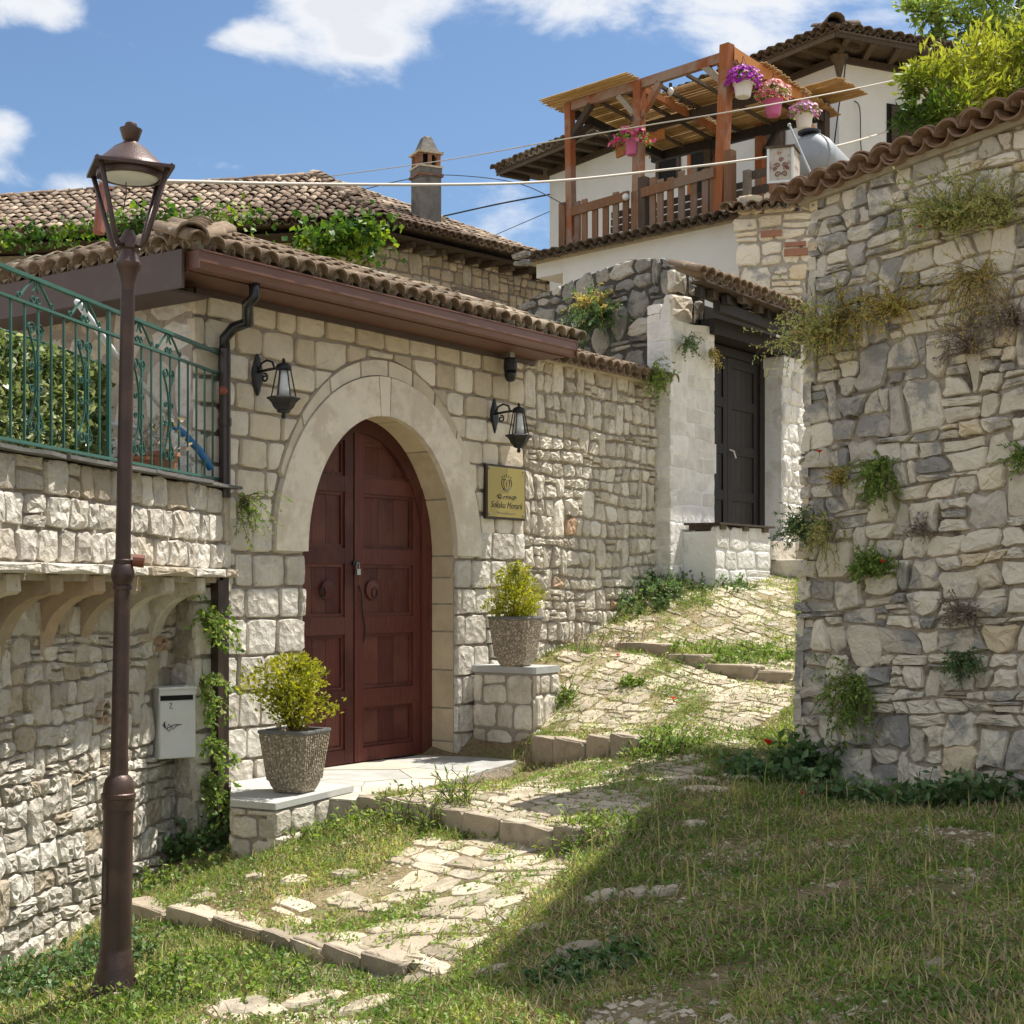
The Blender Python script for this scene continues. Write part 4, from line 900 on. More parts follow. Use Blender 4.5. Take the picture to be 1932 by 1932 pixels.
# ================================================================== WHITEWASHED GATEHOUSE
def white_gate():
    root=empty('whitewashed_gateway','whitewashed stone gateway with black wooden door under a sagging tile roof','gateway',FH.M(1.9,.5))
    ZB=-.2; zt=zof(612,16.6)
    mb=MB(); FH.box(mb,.0,1.02,ZB-.8,zt,-.30,-.01); mb.build('left_pillar',M['whitewash'],root)
    mb=MB(); FH.box(mb,2.79,3.9,ZB,2.95,-.9,-.01); mb.build('right_pillar',M['whitewash'],root)
    mb=MB(); FH.box(mb,2.74,3.02,2.80,2.93,-.6,.05); FH.box(mb,2.765,3.0,2.70,2.799,-.6,.025); mb.build('pillar_capital',M['whitewash'],root)
    lim=lambda a,b:(lambda P:(lambda X:X if X and area(X)>.003 else None)(clip(clip(P,1,0,b),-1,0,-a) if clip(P,1,0,b) else None))
    put_stones(lay(0,1.03,-.35,zt+.02,(.13,.24),(.22,.5),tall=.05,split=.1,lean=.03,wave=.03,seed=91),fn_wall(FH,-.012),M['white_stone'],root,gap=.005,h=(.003,.011),rough=.3,jit=.08,cut=.08,inset=.85,seed=12,clipper=lim(0,1.03),limit=120)
    put_stones(lay(2.79,3.9,-.1,2.92,(.13,.24),(.16,.34),tall=.1,split=.15,lean=.04,wave=.03,seed=92),fn_wall(FH,-.012),M['white_stone'],root,gap=.012,h=(.02,.05),rough=.45,jit=.15,cut=.14,seed=13,clipper=lim(2.79,3.9),limit=120,fill='right_infill')
    SP=PL(FH.P(0,0,-.30).xy,FH.n)
    put_stones(lay(0,.31,-.35,zt,(.14,.24),(.2,.4),tall=0,split=.1,lean=.03,wave=.02,seed=93),fn_wall(SP,-.0),M['white_stone'],root,gap=.006,h=(.003,.01),rough=.3,jit=.1,seed=14,clipper=lim(0,.305),limit=60,fill='side_infill')
    # door
    ZD=.62; off=-.30
    mb=MB(); mb.newtone(); FH.box(mb,1.02,1.16,ZD,2.95,off-.1,off+.06); FH.box(mb,2.66,2.80,ZD,2.95,off-.1,off+.06); FH.box(mb,1.161,2.659,2.84,2.95,off-.1,off+.055); mb.build('door_frame',M['blackwood'],root)
    md=FH.s_at(1369,off)
    for a,b in ((1.165,md-.004),(md+.004,2.655)):
        mb=MB(); mb.newtone(); FH.box(mb,a,b,ZD+.01,2.835,off-.05,off); leaf=mb.build('door_leaf',M['blackwood'],root)
        mb=MB(); mb.newtone()
        for x0,x1 in ((a,a+.11),(b-.11,b)): FH.box(mb,x0,x1,ZD+.01,2.835,off+.002,off+.028)
        for z0,z1 in ((ZD+.01,ZD+.14),(1.10,1.22),(1.66,1.78),(2.22,2.34),(2.72,2.835)): FH.box(mb,a+.111,b-.111,z0,z1,off+.002,off+.026)
        mb.build('stile_and_rail',M['blackwood'],leaf)
        x=a+.115
        while x<b-.12:
            w=min(.13,b-.112-x); pb=MB(); pb.newtone(); FH.box(pb,x+.002,x+w-.002,ZD+.14,2.72,off+.001,off+.010); pb.build('panel_board',M['blackwood'],leaf); x+=w
    mb=MB(); mb.tube([FH.P(md+.05,1.72,off+.03),FH.P(md+.08,1.70,off+.07),FH.P(md+.13,1.62,off+.07)],.01,6); mb.build('door_latch',M['potwhite'],root)
    mb=MB(); FH.box(mb,1.0,2.8,.2,3.0,-1.0,-.5); mb.build('dark_interior',M['black'],root)
    # lintels, rafters and roof
    for (s0,s1,z0,z1,o0,o1) in ((.9,3.2,2.96,3.14,-.12,.06),(.9,3.2,2.97,3.14,-.5,-.15),(.95,3.4,3.141,3.42,-.42,-.38)):  # last box is dark boarding added to blacken the gap under the roof
        mb=MB(); mb.newtone(); FH.box(mb,s0,s1,z0,z1,o0,o1); mb.build('lintel_or_dark_board',M['blackwood'],root)
    e0=FH.s_at(1324,.45); e1=FH.s_at(1528,.48)+.2
    n3=Vector((FH.n.x,FH.n.y,0)); d3=Vector((FH.d.x,FH.d.y,0)); z3=Vector((0,0,1))
    R=random.Random(4); bk=Vector((.36,.93,0))
    k=0; s=e0+.05
    while s<e1:
        mb=MB(); mb.newtone(); p=FH.P(s,3.27+R.uniform(-.03,.03),.46+R.uniform(-.1,.03)); mb.beam(p,p+bk*1.1+z3*.09,.07,.09); mb.build('rafter',M['oldwood'] if k%2 else M['blackwood'],root); s+=.27; k+=1
    for i in range(6):
        mb=MB(); mb.newtone(); p=FH.P(e0-.02,3.335,.42)+bk*(i*.2)+z3*i*.018; mb.beam(p,p+d3*(e1-e0)-z3*R.uniform(0,.02),.19,.02,up=Vector((0,0,1))); mb.build('roof_board',M['oldwood'],root)
    mb=MB(); mb.beam(FH.P(.5,3.18,.30),FH.P(e1,3.15,.30),.09,.12); mb.build('wall_plate',M['blackwood'],root)
    T1=Tiles(root,M['tile'],limit=160,seed=14)
    T1.field(FH.P(e0-.05,3.38,.50),d3,bk*1.1+z3*.12,e1-e0+.1,1.1,dx=.18,dy=.3); T1.done()
    # masonry over the gate, behind the roof
    # front steps and plank bench
    b0=FH.s_at(1302,.0)
    mb=MB(); FH.box(mb,.28,1.62,-.3,.66,0.0,.40); mb.build('bench_core',M['whitewash'],root)
    SB=PL(FH.P(.28,0,.42).xy,FH.d)
    put_stones(lay(0,1.35,-.2,.66,(.18,.32),(.25,.5),tall=0,split=.1,lean=.05,wave=.03,seed=94),fn_wall(SB,-.02),M['white_stone'],root,gap=.012,h=(.006,.02),rough=.3,jit=.12,seed=15,clipper=lim(0,1.35),limit=30,toner=lambda c,R:(R.random(),R.random(),.5+R.random()*.5,1),fill='bench_infill')
    for i in range(3):
        mb=MB(); mb.newtone(); FH.box(mb,.24+R.uniform(0,.06),1.66+R.uniform(-.1,.03),.735,.757,.01+i*.15,.15+i*.15); mb.build('bench_plank',M['oldwood'],root)
    mb=MB(); mb.newtone()
    for x in (.35,.9,1.4): FH.box(mb,x,x+.12,.68,.744,.03,.44)
    mb.build('bench_bearer',M['oldwood'],root)
    for i,(a,b,z,o) in enumerate(((1.66,2.35,.60,.42),(2.36,3.05,.59,.50),(1.75,2.9,.38,.80))):
        mb=MB(); mb.newtone(); V,F=stone_geo(rough_poly([(a,-o),(b,-o),(b,-.0),(a,-.0)],.02,.05,R,.06),lambda x,y,h:FH.P(x,z-.02+h*.3,-y),.03,.7,R,.1,.95)
        mb.add(V,F); mb.build('door_step',M['rubble'],root)
    return md
white_gate()
mb=MB(); FH.box(mb,FH.s_at(1349,-.2),FH.s_at(1354,-.2)+.02,1.40,1.75,-.235,-.23); tag(mb.build('paper_notice',M['potwhite']),'narrow white paper notice beside the black gateway door','notice')
# ================================================================== BIG RIGHT WALL
def bat(z): return .17*(z+1.28)/4.2
def right_wall():
    root=empty('boundary_wall','big grey and cream field-stone wall filling the right side, plants in its joints','wall',RW.M(1.0,-1.4))
    zt=lambda s: 2.86+(s/1.88)*.20
    L=3.6; R=random.Random(3)
    mb=MB(); V=[]
    for z,f in ((-2.6,0),(None,1)):
        for s_,o in ((0,-.035),(L,-.035),(L,-.75),(0,-.75)):
            zz=z if z is not None else zt(s_)-.02; V.append(RW.P(s_+(bat(zz)+.03 if s_==0 else 0),zz,o))
    mb.hexa(V); mb.build('wall_core',M['mortar_r'],root)
    def cl(P):
        P=clip(P,-.106,1,2.84) ; P=clip(P,-1,.17/4.2,.17/4.2*-1.28+.0) if P else P
        return P if P and area(P)>.0007 else None
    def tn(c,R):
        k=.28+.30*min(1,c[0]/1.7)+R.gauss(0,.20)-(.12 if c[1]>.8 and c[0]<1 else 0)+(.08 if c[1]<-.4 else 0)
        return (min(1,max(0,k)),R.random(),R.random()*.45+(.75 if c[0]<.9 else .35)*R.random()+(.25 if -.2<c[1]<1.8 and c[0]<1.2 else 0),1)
    Q=lay(-.02,2.45,-1.85,3.2,(.06,.19),(.08,.33),tall=.22,split=.16,lean=.08,wave=.035,slope=.05,seed=101)
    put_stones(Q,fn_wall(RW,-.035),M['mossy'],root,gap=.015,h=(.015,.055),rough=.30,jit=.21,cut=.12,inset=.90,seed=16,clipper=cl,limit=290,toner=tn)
    put_stones(lay(2.45,3.6,-1.9,3.3,(.2,.3),(.3,.5),slope=.05,seed=102),fn_wall(RW,-.035),M['mossy'],root,gap=.02,h=(.02,.05),rough=.25,jit=.15,seed=17,limit=0,fill='hidden_end_stones')
    RT=PL(RW.P(0,0,-.75).xy,RW.n); dd=Vector((RW.d.x,RW.d.y,0))
    put_stones(lay(0,.76,-1.8,2.85,(.16,.3),(.18,.4),seed=103),lambda x,z,h:RT.P(x,z,h-.035)+dd*(bat(z)),M['mossy'],root,gap=.02,h=(.02,.05),rough=.25,jit=.15,seed=18,limit=0,fill='end_face_stones',clipper=lambda P:(lambda X:X if X and area(X)>.002 else None)(clip(P,1,0,.76)))
    # coping: tiles laid across the wall, bedded in mortar
    T1=Tiles(root,M['tile_red'],limit=200,seed=19,L=.46,n=9,r=.094); n3=Vector((RW.n.x,RW.n.y,0)); z3=Vector((0,0,1)); d3=(dd+z3*.11).normalized()
    T1.field(RW.P(.02,2.885,.10),d3,-n3*.9+z3*.16,2.6,.9,dx=.175,dy=.36)
    T1.field(RW.P(.02,2.868,.125),d3,-n3*.9+z3*.16,2.6,.3,dx=.175,dy=.36)
    T1.done('coping_tile','coping_tile_field')
    mb=MB(); V=[]; 
    for z,o in ((-.04,.03),(.0,.05),(.03,-.40),(-.05,-.75)):
        for s_ in (.10,3.6): V.append(RW.P(s_,zt(s_)+z,o))
    mb.add(V,[(0,1,3,2),(2,3,5,4),(4,5,7,6),(0,6,7,1),(0,2,4,6),(1,7,5,3)]); mb.build('coping_bed',M['mortar'],root)
right_wall()
Z3=Vector((0,0,1))
# ================================================================== WHITE HOUSE ON THE TERRACE
PG=PL((.98,25.29),(.715,-.70)); HL=PL((.84,33.1),(.567,-.823)); HLEN=8.62; HR=PL((5.73,26.0),(.912,.41))
def v3(pl): return Vector((pl.d.x,pl.d.y,0)),Vector((pl.n.x,pl.n.y,0))
def white_house():
    root=empty('white_house','white plastered house with broad dark eaves and old tile roof above the terrace','house',HL.M(HLEN,3))
    mb=MB(); A=HL.P(0,0); B=HL.P(HLEN,0); C=HR.P(4.2,0); D=C+(A-B)*1.0+Vector((2,3,0)); z0,z1=2.5,9.36
    P=[A,B,C,D]; mb.add([Vector((p.x,p.y,z)) for z in (z0,z1) for p in P],[(0,1,5,4),(1,2,6,5),(2,3,7,6),(3,0,4,7),(4,5,6,7)]); mb.build('wall',M['plaster'],root)
    d1,n1=v3(HL); d2,n2=v3(HR); OV=.75
    s0=HL.s_at(935,OV)
    # soffit, rafters, fascia
    mb=MB(); mb.add([HL.P(s0,9.46,OV),HL.P(9.2,9.46,OV),HL.P(9.0,9.46,-1),HL.P(s0,9.46,-1),HL.P(s0,9.49,OV),HL.P(9.2,9.49,OV),HL.P(9.0,9.49,-1),HL.P(s0,9.49,-1)],[(0,3,2,1),(4,5,6,7),(0,1,5,4),(1,2,6,5),(2,3,7,6),(3,0,4,7)]); mb.build('soffit_boards',M['oldwood'],root)
    mb=MB(); HR.box(mb,-.55,4.6,9.455,9.485,-1,OV); mb.build('soffit_boards',M['oldwood'],root)
    R=random.Random(6)
    s=s0+.15
    while s<9.1:
        mb=MB(); mb.newtone(); w=.06; HL.box(mb,s-w,s+w,9.35,9.452,-.05,OV-.06+R.uniform(-.05,.03)); mb.build('rafter',M['oldwood'],root); s+=.52
    s=.0
    while s<4.4:
        mb=MB(); mb.newtone(); p=HR.P(s,9.40,-.02); q=HR.P(s-.35,9.40,OV-.05); mb.beam(p,q,.1,.09); mb.build('rafter',M['oldwood'],root); s+=.55
    mb=MB(); mb.newtone(); HL.box(mb,s0,9.2,9.38,9.50,OV-.055,OV-.02); mb.build('eave_board',M['oldwood'],root)
    mb=MB(); mb.newtone(); HR.box(mb,-.6,4.6,9.38,9.50,OV-.05,OV-.02); mb.build('eave_board',M['oldwood'],root)
    mb=MB(); HL.box(mb,0,HLEN+.05,9.25,9.36,.01,.07); HR.box(mb,.0,4.3,9.25,9.36,.01,.07); mb.build('wall_plate',M['oldwood'],root)
    c=HL.P(HLEN,8.85,.0); mb=MB(); mb.lathe([(.012,-.03),(.03,.0),(.02,.08),(.04,.16),(.06,.24),(.08,.34),(.12,.42),(.17,.52)],c,8); mb.build('corner_bracket',M['oldwood'],root)
    ap=Vector((6.0,31.5,11.0)); ec=HL.P(9.22,9.52,OV); el=HL.P(s0,9.52,OV); er=HR.P(4.6,9.52,OV)
    mb=MB(); mb.add([el,ec,er,ap+Vector((3,1.2,0)),ap,ap+Vector((-2.5,3.5,0))],[(0,1,4,5),(1,2,3,4)]); mb.build('roof_deck',M['oldwood'],root)
    T1=Tiles(root,M['tile_dk'],limit=280,seed=31,n=6,r=.105)
    L1=(ec-el).length
    T1.field(el+n1*.03,d1,-n1*1.35+Z3*.50,L1,1.1,dx=.22,dy=.32,inside=lambda x,y:x<L1-y*.5)
    T1.field(ec+n2*.03,d2,-n2*1.35+Z3*.50,(er-ec).length,1.1,dx=.22,dy=.32,inside=lambda x,y:x>y*.4)
    hd=(ap-ec).normalized()
    for i in range(5): T1.put(ec+hd*i*.36+Z3*.10-hd*.1,hd.cross(Z3),hd,sc=1.55)
    T1.done()
    # doors, window, shutter
    def opening(pl,u0,u1,v0,v1,name,mat,inner,off=.02):
        a,_=pl.at(u0,v0); b,_=pl.at(u1,v0); Y=pl.P((a+b)/2,0).y; z1=zof(v0,Y); z0=zof(v1,Y)
        mb=MB(); mb.newtone(); t=.09
        pl.box(mb,a,a+t,z0,z1,.004,off+.03); pl.box(mb,b-t,b,z0,z1,.004,off+.03); pl.box(mb,a+t,b-t,z1-t,z1,.004,off+.03)
        f=mb.build(name,mat,root); mb=MB(); pl.box(mb,a+t,b-t,z0,z1-t,.003,.018); mb.build('pane' if inner=='clear' else 'leaf',M['black'] if inner=='clear' else mat,f); return f
    opening(HL,1300,1362,255,360,'door_frame',M['orange'],'clear')
    opening(HL,1428,1482,225,345,'door_frame',M['oldwood'],'x')
    opening(HL,1240,1285,280,350,'window_frame',M['oldwood'],'clear')
    a,_=HR.at(1677,200); b,_=HR.at(1700,200); Y=HR.P(a,0).y
    f=MB(); HR.box(f,a-.05,a+.55,zof(277,Y),zof(196,Y),.003,.02); fr=f.build('window',M['black'],root)
    for i in range(9):
        mb=MB(); mb.newtone(); z=zof(275,Y)+i*.078; mb.hexa([HR.P(a+.02,z,.04),HR.P(a+.50,z,.30),HR.P(a+.49,z,.33),HR.P(a+.01,z,.07),HR.P(a+.02,z+.072,.04),HR.P(a+.50,z+.072,.30),HR.P(a+.49,z+.072,.33),HR.P(a+.01,z+.072,.07)]); mb.build('shutter_slat',M['oldwood'],fr)
white_house()
def terrace_wall():
    root=empty('terrace_wall','low white plastered terrace wall topped by a wavy row of tiles','wall',PG.M(2,3))
    s0=PG.s_at(1062,.28); s1=PG.s_at(1396,.28); sl=PG.s_at(1012,.28)
    mb=MB(); PG.box(mb,s0,s1,2.0,5.60,-1.2,.28); mb.build('wall',M['plaster'],root)
    mb=MB(); PG.box(mb,sl,s0-.003,5.36,5.60,-1.2,.279); mb.build('wall_end',M['plaster'],root)
    mb=MB(); PG.box(mb,sl-.15,s1+.1,5.602,5.66,-3.4,.32); o=mb.build('terrace_floor',M['mortar_g'],root)
    T1=Tiles(root,M['tile_dk'],limit=200,seed=33,n=7,r=.10); d,n=v3(PG)
    T1.field(PG.P(sl-.15,5.64,.52),d,-n*.5+Z3*.12,s1-sl+.25,.6,dx=.20,dy=.32); T1.done('coping_tile','coping_tile_field')
terrace_wall()
CW=PL((3.26,21.4),(.9,-.30))
def corner_wall():
    root=empty('stone_pier','cream stone wall section with brick patches between white terrace wall and the big wall','wall',CW.M(.8,2.6))
    mb=MB(); CW.box(mb,.0,2.3,1.5,5.42,-.6,-.035); mb.build('wall_core',M['mortar'],root)
    def tn(c,R): return (R.choice([R.uniform(.45,.75),R.uniform(.7,.92),R.uniform(.4,.6)]),R.random(),R.random()*.5,1)
    put_stones(lay(.05,2.3,2.2,5.42,(.12,.30),(.2,.5),tall=.1,split=.18,lean=.05,wave=.04,seed=111),fn_wall(CW,-.035),M['mossy'],root,gap=.03,h=(.02,.05),rough=.3,jit=.17,cut=.16,seed=21,limit=120,toner=tn)
    for (u,v,w,h) in ((1502,475,.34,.10),(1455,440,.3,.09),(1500,460,.3,.06)):
        s_,z_=CW.at(u,v,.03); mb=MB(); mb.newtone(); CW.box(mb,s_-w/2,s_+w/2,z_-h/2,z_+h/2,-.03,.035); mb.build('brick',M['brick'],root)
    T1=Tiles(root,M['tile'],limit=100,seed=34,n=7); d,n=v3(CW)
    T1.field(CW.P(-.15,5.45,.20),d,-n*.8+Z3*.22,2.4,.8,dx=.19,dy=.3); T1.done('coping_tile','coping_tile_field')
corner_wall()
# ================================================================== PERGOLA
def pergola():
    root=empty('pergola','orange timber pergola with reed mat roof and picket balustrade on the terrace','pergola',PG.M(1.6,5.66))
    zb=5.66; d,n=v3(PG); sa,sb,sc=3.27,1.52,0.0
    def post(p,q,w=.15,mat='orange'):
        mb=MB(); mb.newtone(); p=Vector(p);q=Vector(q)
        V=[b+d*i*w/2+n*j*w/2 for b in (p,q) for i,j in ((-1,-1),(-1,1),(1,1),(1,-1))]; mb.hexa(V); return mb.build('post',M[mat],root)
    zt=8.28
    post(PG.P(sa-.12,zb),PG.P(sa+.02,8.46),.165); post(PG.P(sb-.02,zb),PG.P(sb+.02,8.30),.15); post(PG.P(sc+.05,zb),PG.P(sc,8.30),.13,)
    post(PG.P(sa+.02,zb,-2.72),PG.P(sa+.02,8.22,-2.72),.15,'oldwood'); post(PG.P(1.0,zb,-2.6),PG.P(1.0,8.2,-2.6),.14,'oldwood'); post(PG.P(2.1,zb,-2.6),PG.P(2.1,8.2,-2.6),.14,'orange'); post(PG.P(.75,zb,-.9),PG.P(.75,7.45,-.9),.12,'oldwood')
    def bm(p,q,w,h,name,mat,col=None):
        mb=MB(); mb.newtone()
        mb.beam(p,q,w,h); return mb.build(name,M[mat],root)
    bm(PG.P(-.12,8.24),PG.P(sa-.07,8.28),.09,.15,'front_beam','orange')
    bm(PG.P(-.25,7.95,-2.55),PG.P(sa+.1,7.93,-2.55),.10,.16,'back_beam','blackwood')
    bm(PG.P(-.25,8.08,-1.35),PG.P(sa+.1,8.06,-1.35),.10,.14,'middle_beam','oldwood')
    bm(PG.P(.0,8.17,-.05),PG.P(.0,7.93,-2.6),.09,.14,'side_beam','blackwood')
    bm(PG.P(sb,8.22,-.08),PG.P(sb,7.95,-2.6),.07,.10,'side_beam','orange')
    bm(PG.P(sa,8.30,-.1),PG.P(sa,8.0,-2.75),.09,.14,'side_beam','orange')
    for i in range(5): bm(PG.P(.5+i*.62,8.27,-.2),PG.P(.5+i*.62,7.99,-2.7),.05,.05,'batten','oldwood')
    bm(PG.P(.04,7.72,.0),PG.P(.50,8.18,.0),.09,.10,'brace','oldwood'); bm(PG.P(sb-.42,8.18),PG.P(sb-.06,7.78),.08,.09,'brace','greywood'); bm(PG.P(sb+.45,8.20),PG.P(sb+.07,7.74),.09,.10,'brace','orange'); bm(PG.P(sa-.42,8.24),PG.P(sa-.08,7.92),.08,.10,'brace','greywood')
    bm(PG.P(.0,7.7,-.08),PG.P(.0,8.12,-.6),.09,.10,'brace','oldwood'); bm(PG.P(2.1,7.45,-2.6),PG.P(2.55,8.05,-2.6),.08,.08,'brace','blackwood'); bm(PG.P(1.0,7.45,-2.6),PG.P(1.4,8.05,-2.6),.08,.08,'brace','oldwood')
    bm(PG.P(sa+.04,8.0,-1.85),PG.P(sa+.04,7.42,-2.65),.09,.12,'brace','trim')
    # scalloped side board
    pl=PL(PG.P(sa,0,.0).xy,-PG.n); m=30; V=[]
    S1=2.0
    for i in range(m+1):
        s=.07+S1*i/m; zt_=8.44-s*.13
        for f in (0,1):
            zz=zt_-.17-(.0 if i%2 else .045)*1.0; V.append(pl.P(s,zt_ ,.085+.022*f)); V.append(pl.P(s,zz,.085+.022*f))
    F=[]
    for i in range(m):
        a=4*i; b=a+4; F+=[(a+2,a+3,b+3,b+2),(a+1,a,b,b+1),(a,a+2,b+2,b),(a+3,a+1,b+1,b+3)]
    mb=MB(); mb.newtone(); mb.add(V,F); mb.build('scalloped_board',M['trim'],root)
    bm(PG.P(.2,7.62,-1.0),PG.P(1.25,7.75,-1.0),.05,.16,'orange_awning_board','trim')
    # reed mats: many thin canes, the larger ones objects would be too thin to see singly
    R=random.Random(9)
    def mat_(name,s0,s1,o0,o1,z0,z1,step=.026):
        mb=MB(); o=o0
        while o<o1:
            t=(o-o0)/(o1-o0); z=z0+(z1-z0)*t+R.uniform(-.006,.006); mb.newtone(); a=s0+R.uniform(-.05,.04); b=s1+R.uniform(-.04,.05)
            if R.random()<.97:
                n_=3; P=[PG.P(a+(b-a)*k/n_,z+R.uniform(-.004,.004),o) for k in range(n_+1)]; mb.tube(P,.0135,4,cap=True)
            o+=step
        mb.build(name,M['reed'],root,kind='stuff')
    mat_('reed_mat',-.45,1.50,-2.9,.28,8.04,8.40); mat_('reed_mat',1.52,3.45,-2.95,-.75,8.02,8.36); mat_('reed_mat',3.0,3.9,-3.1,-2.2,8.30,8.36)
    # balustrade
    def rail(s0,s1,z0,z1): bm(PG.P(s0,z0,.10),PG.P(s1,z1,.10),.035,.15,'handrail','picket')
    rail(.13,1.40,6.42,6.46); rail(1.66,3.12,6.45,6.50)
    for u in (1090,1103,1123,1143,1162,1181,1197,1232,1246,1265,1286,1309,1331,1346):
        s_=PG.s_at(u,.06); mb=MB(); mb.newtone(); z1=6.52+(.10 if u>1220 else .02)+R.uniform(-.04,.06)
        PG.box(mb,s_-.058,s_+.058,zb+.02,z1,.045,.078); mb.build('picket',M['picket'],root)
    for s_,z1,mt in ((-.10,6.62,'picket'),(sb+.13,6.72,'oldwood'),(sa+.09,6.80,'picket')):
        mb=MB(); mb.newtone(); PG.box(mb,s_-.07,s_+.07,zb,z1,-.05,.09); mb.build('newel_post',M[mt],root)
    bm(PG.P(.1,6.55,-2.3),PG.P(1.9,6.6,-2.3),.05,.12,'back_rail','oldwood'); bm(PG.P(.1,6.15,-2.3),PG.P(1.9,6.2,-2.3),.05,.12,'back_rail','oldwood')
    for i in range(9): 
        mb=MB(); mb.newtone(); PG.box(mb,.15+i*.36,.24+i*.36,zb,6.5,-2.26,-2.23); mb.build('back_picket',M['oldwood'],root)
    for z in (6.45,6.2,5.95): bm(PG.P(3.5,z,-.3),PG.P(4.6,z,-.3),.03,.13,'side_rail','oldwood')
    mb=MB(); PG.box(mb,3.44,3.56,zb,6.52,-.28,-.2); mb.build('newel_post',M['greywood'],root)
    bn=empty('shade_bench','added dark bench boards standing in for the shade behind the picket balustrade','bench',PG.M(1.6,5.66,-.6))  # bench made up so its dark boards give the pergola's shade
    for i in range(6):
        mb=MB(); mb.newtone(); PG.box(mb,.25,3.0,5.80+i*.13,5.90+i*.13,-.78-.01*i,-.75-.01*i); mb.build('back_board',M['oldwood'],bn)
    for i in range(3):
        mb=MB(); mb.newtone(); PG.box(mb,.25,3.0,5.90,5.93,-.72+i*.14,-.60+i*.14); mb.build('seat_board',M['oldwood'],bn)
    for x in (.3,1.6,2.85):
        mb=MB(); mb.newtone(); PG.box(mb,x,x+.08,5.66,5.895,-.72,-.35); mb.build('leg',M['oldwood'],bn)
    # light bulbs on their cords
    for u,v,o in ((1265,172,-.5),(1161,200,-.8),(1120,222,-1.3)):
        s_,z_=PG.at(u,v,o); c=PG.P(s_,z_,o); mb=MB(); mb.ball(c,.055,10,6,1.25)
        b=mb.build('light_bulb',M['frost'],None,smooth=True); tag(b,{1265:'clear light bulb hanging under the reed roof right of the middle post',1161:'light bulb hanging under the reed roof left of the middle post',1120:'leftmost small bulb hanging under the reed roof edge'}[u],'light bulb','bulbs hanging under the pergola'); RM[b.name]=Matrix()
        mb=MB(); mb.tube([c+Z3*.06,c+Z3*.13],.028,8); mb.tube([c+Z3*.13,Vector((c.x,c.y,8.25))],.005,4); mb.build('socket',M['blackplastic'],b)
    c=PG.P(1.4,6.42,.18)
    mb=MB(); mb.ball(c,.06); tag(mb.build('globe_light',M['frost'],None,smooth=True),'small white globe light on the picket balustrade beside the middle post','light')
pergola()
# ================================================================== HANGING FLOWER POTS
def flowerpot(u,v,Y,w,h,pot,pet,label,fr,fh,nf,seed,trail=0,green=300,dy=0):
    c=at(u,v,Y); root=empty('flower_pot',label,'flower pot',T(c),'hanging pots of petunias on the pergola')
    mb=MB(); mb.lathe([(w*.36,0),(w*.40,.01),(w*.49,h*.86),(w*.54,h*.86),(w*.55,h),(w*.49,h),(w*.46,h*.9)],c,20); mb.build('pot',M[pot],root)
    mb=MB(); mb.lathe([(.001,h*.92),(w*.46,h*.92)],c,16); mb.build('soil',M['soilpot'],root)
    rng=np.random.default_rng(seed); 
    def dome(n,r,hh,lo=-.25):
        a=rng.uniform(0,2*np.pi,n); e=rng.uniform(lo,1.4,n); rr=r*(.75+.3*rng.random(n)); return np.stack([c.x+np.cos(a)*np.cos(e)*rr,c.y+np.sin(a)*np.cos(e)*rr,c.z+h+dy+np.sin(e)*hh*(.8+.25*rng.random(n))-(trail*rng.random(n) if trail else 0)],1)
    leaves('foliage',dome(green,fr*.85,fh*.8),.05,M['herb'],root,seed=seed,out=None)
    # each bloom: a five-petal disc
    C=dome(nf,fr,fh); V=[];F=[];Tn=[];R=random.Random(seed)
    for q in C:
        q=Vector(q); nr=(q-(c+Z3*(h-.05))).normalized()+Vector((R.uniform(-.4,.4),-.4,R.uniform(-.2,.5))); nr.normalize(); x=nr.orthogonal().normalized(); y=nr.cross(x); b=len(V); t=R.random(); rr=.034*R.uniform(.8,1.25)
        V.append(q-nr*.012)
        ph=R.uniform(0,6)
        for k in range(10):
            a=ph+2*math.pi*k/10; r_=rr*(1.0 if k%2 else .78); V.append(q+(x*math.cos(a)+y*math.sin(a))*r_)
        for k in range(10): F.append((b,b+1+k,b+1+(k+1)%10))
        Tn+= [(max(0,t-.5) if pet in('pinkwhite','lilac') and False else t,t,t,1)]*11
        if pet in('pinkwhite',): Tn[-11]=(0,0,0,1)
        if pet=='lilac': Tn[-11]=(1,0,0,1)
    np_mesh('blooms',np.array([tuple(v) for v in V]),np.array(F),np.array(Tn),M[pet],root,'stuff')
    mb=MB(); top=c+Z3*(h+.42)
    for k in range(3): a=k*2.1; mb.tube([c+Vector((math.cos(a)*w*.5,math.sin(a)*w*.5,h)),top],.004,4)
    mb.build('hanging_wire',M['cable_d'],root)
flowerpot(1402,184,22.85,.29,.22,'potwhite','violet','white hanging pot overflowing with deep violet petunias beside the tall post',.29,.25,260,1,dy=.02)
flowerpot(1459,219,23.3,.28,.25,'potpink','pinkwhite','bright pink hanging pot with pink and white striped petunias',.30,.25,230,2,green=500,dy=.06)
flowerpot(1517,243,23.8,.28,.22,'potwhite','lilac','white hanging pot with lilac petunias with yellow centres, above the metal tank',.27,.18,150,3,trail=.06,green=350,dy=.05)
flowerpot(1192,293,24.2,.22,.26,'potpink','magenta','pink hanging pot with magenta flowers left of the middle post under the pergola',.38,.22,150,4,trail=.12,green=450,dy=.0)
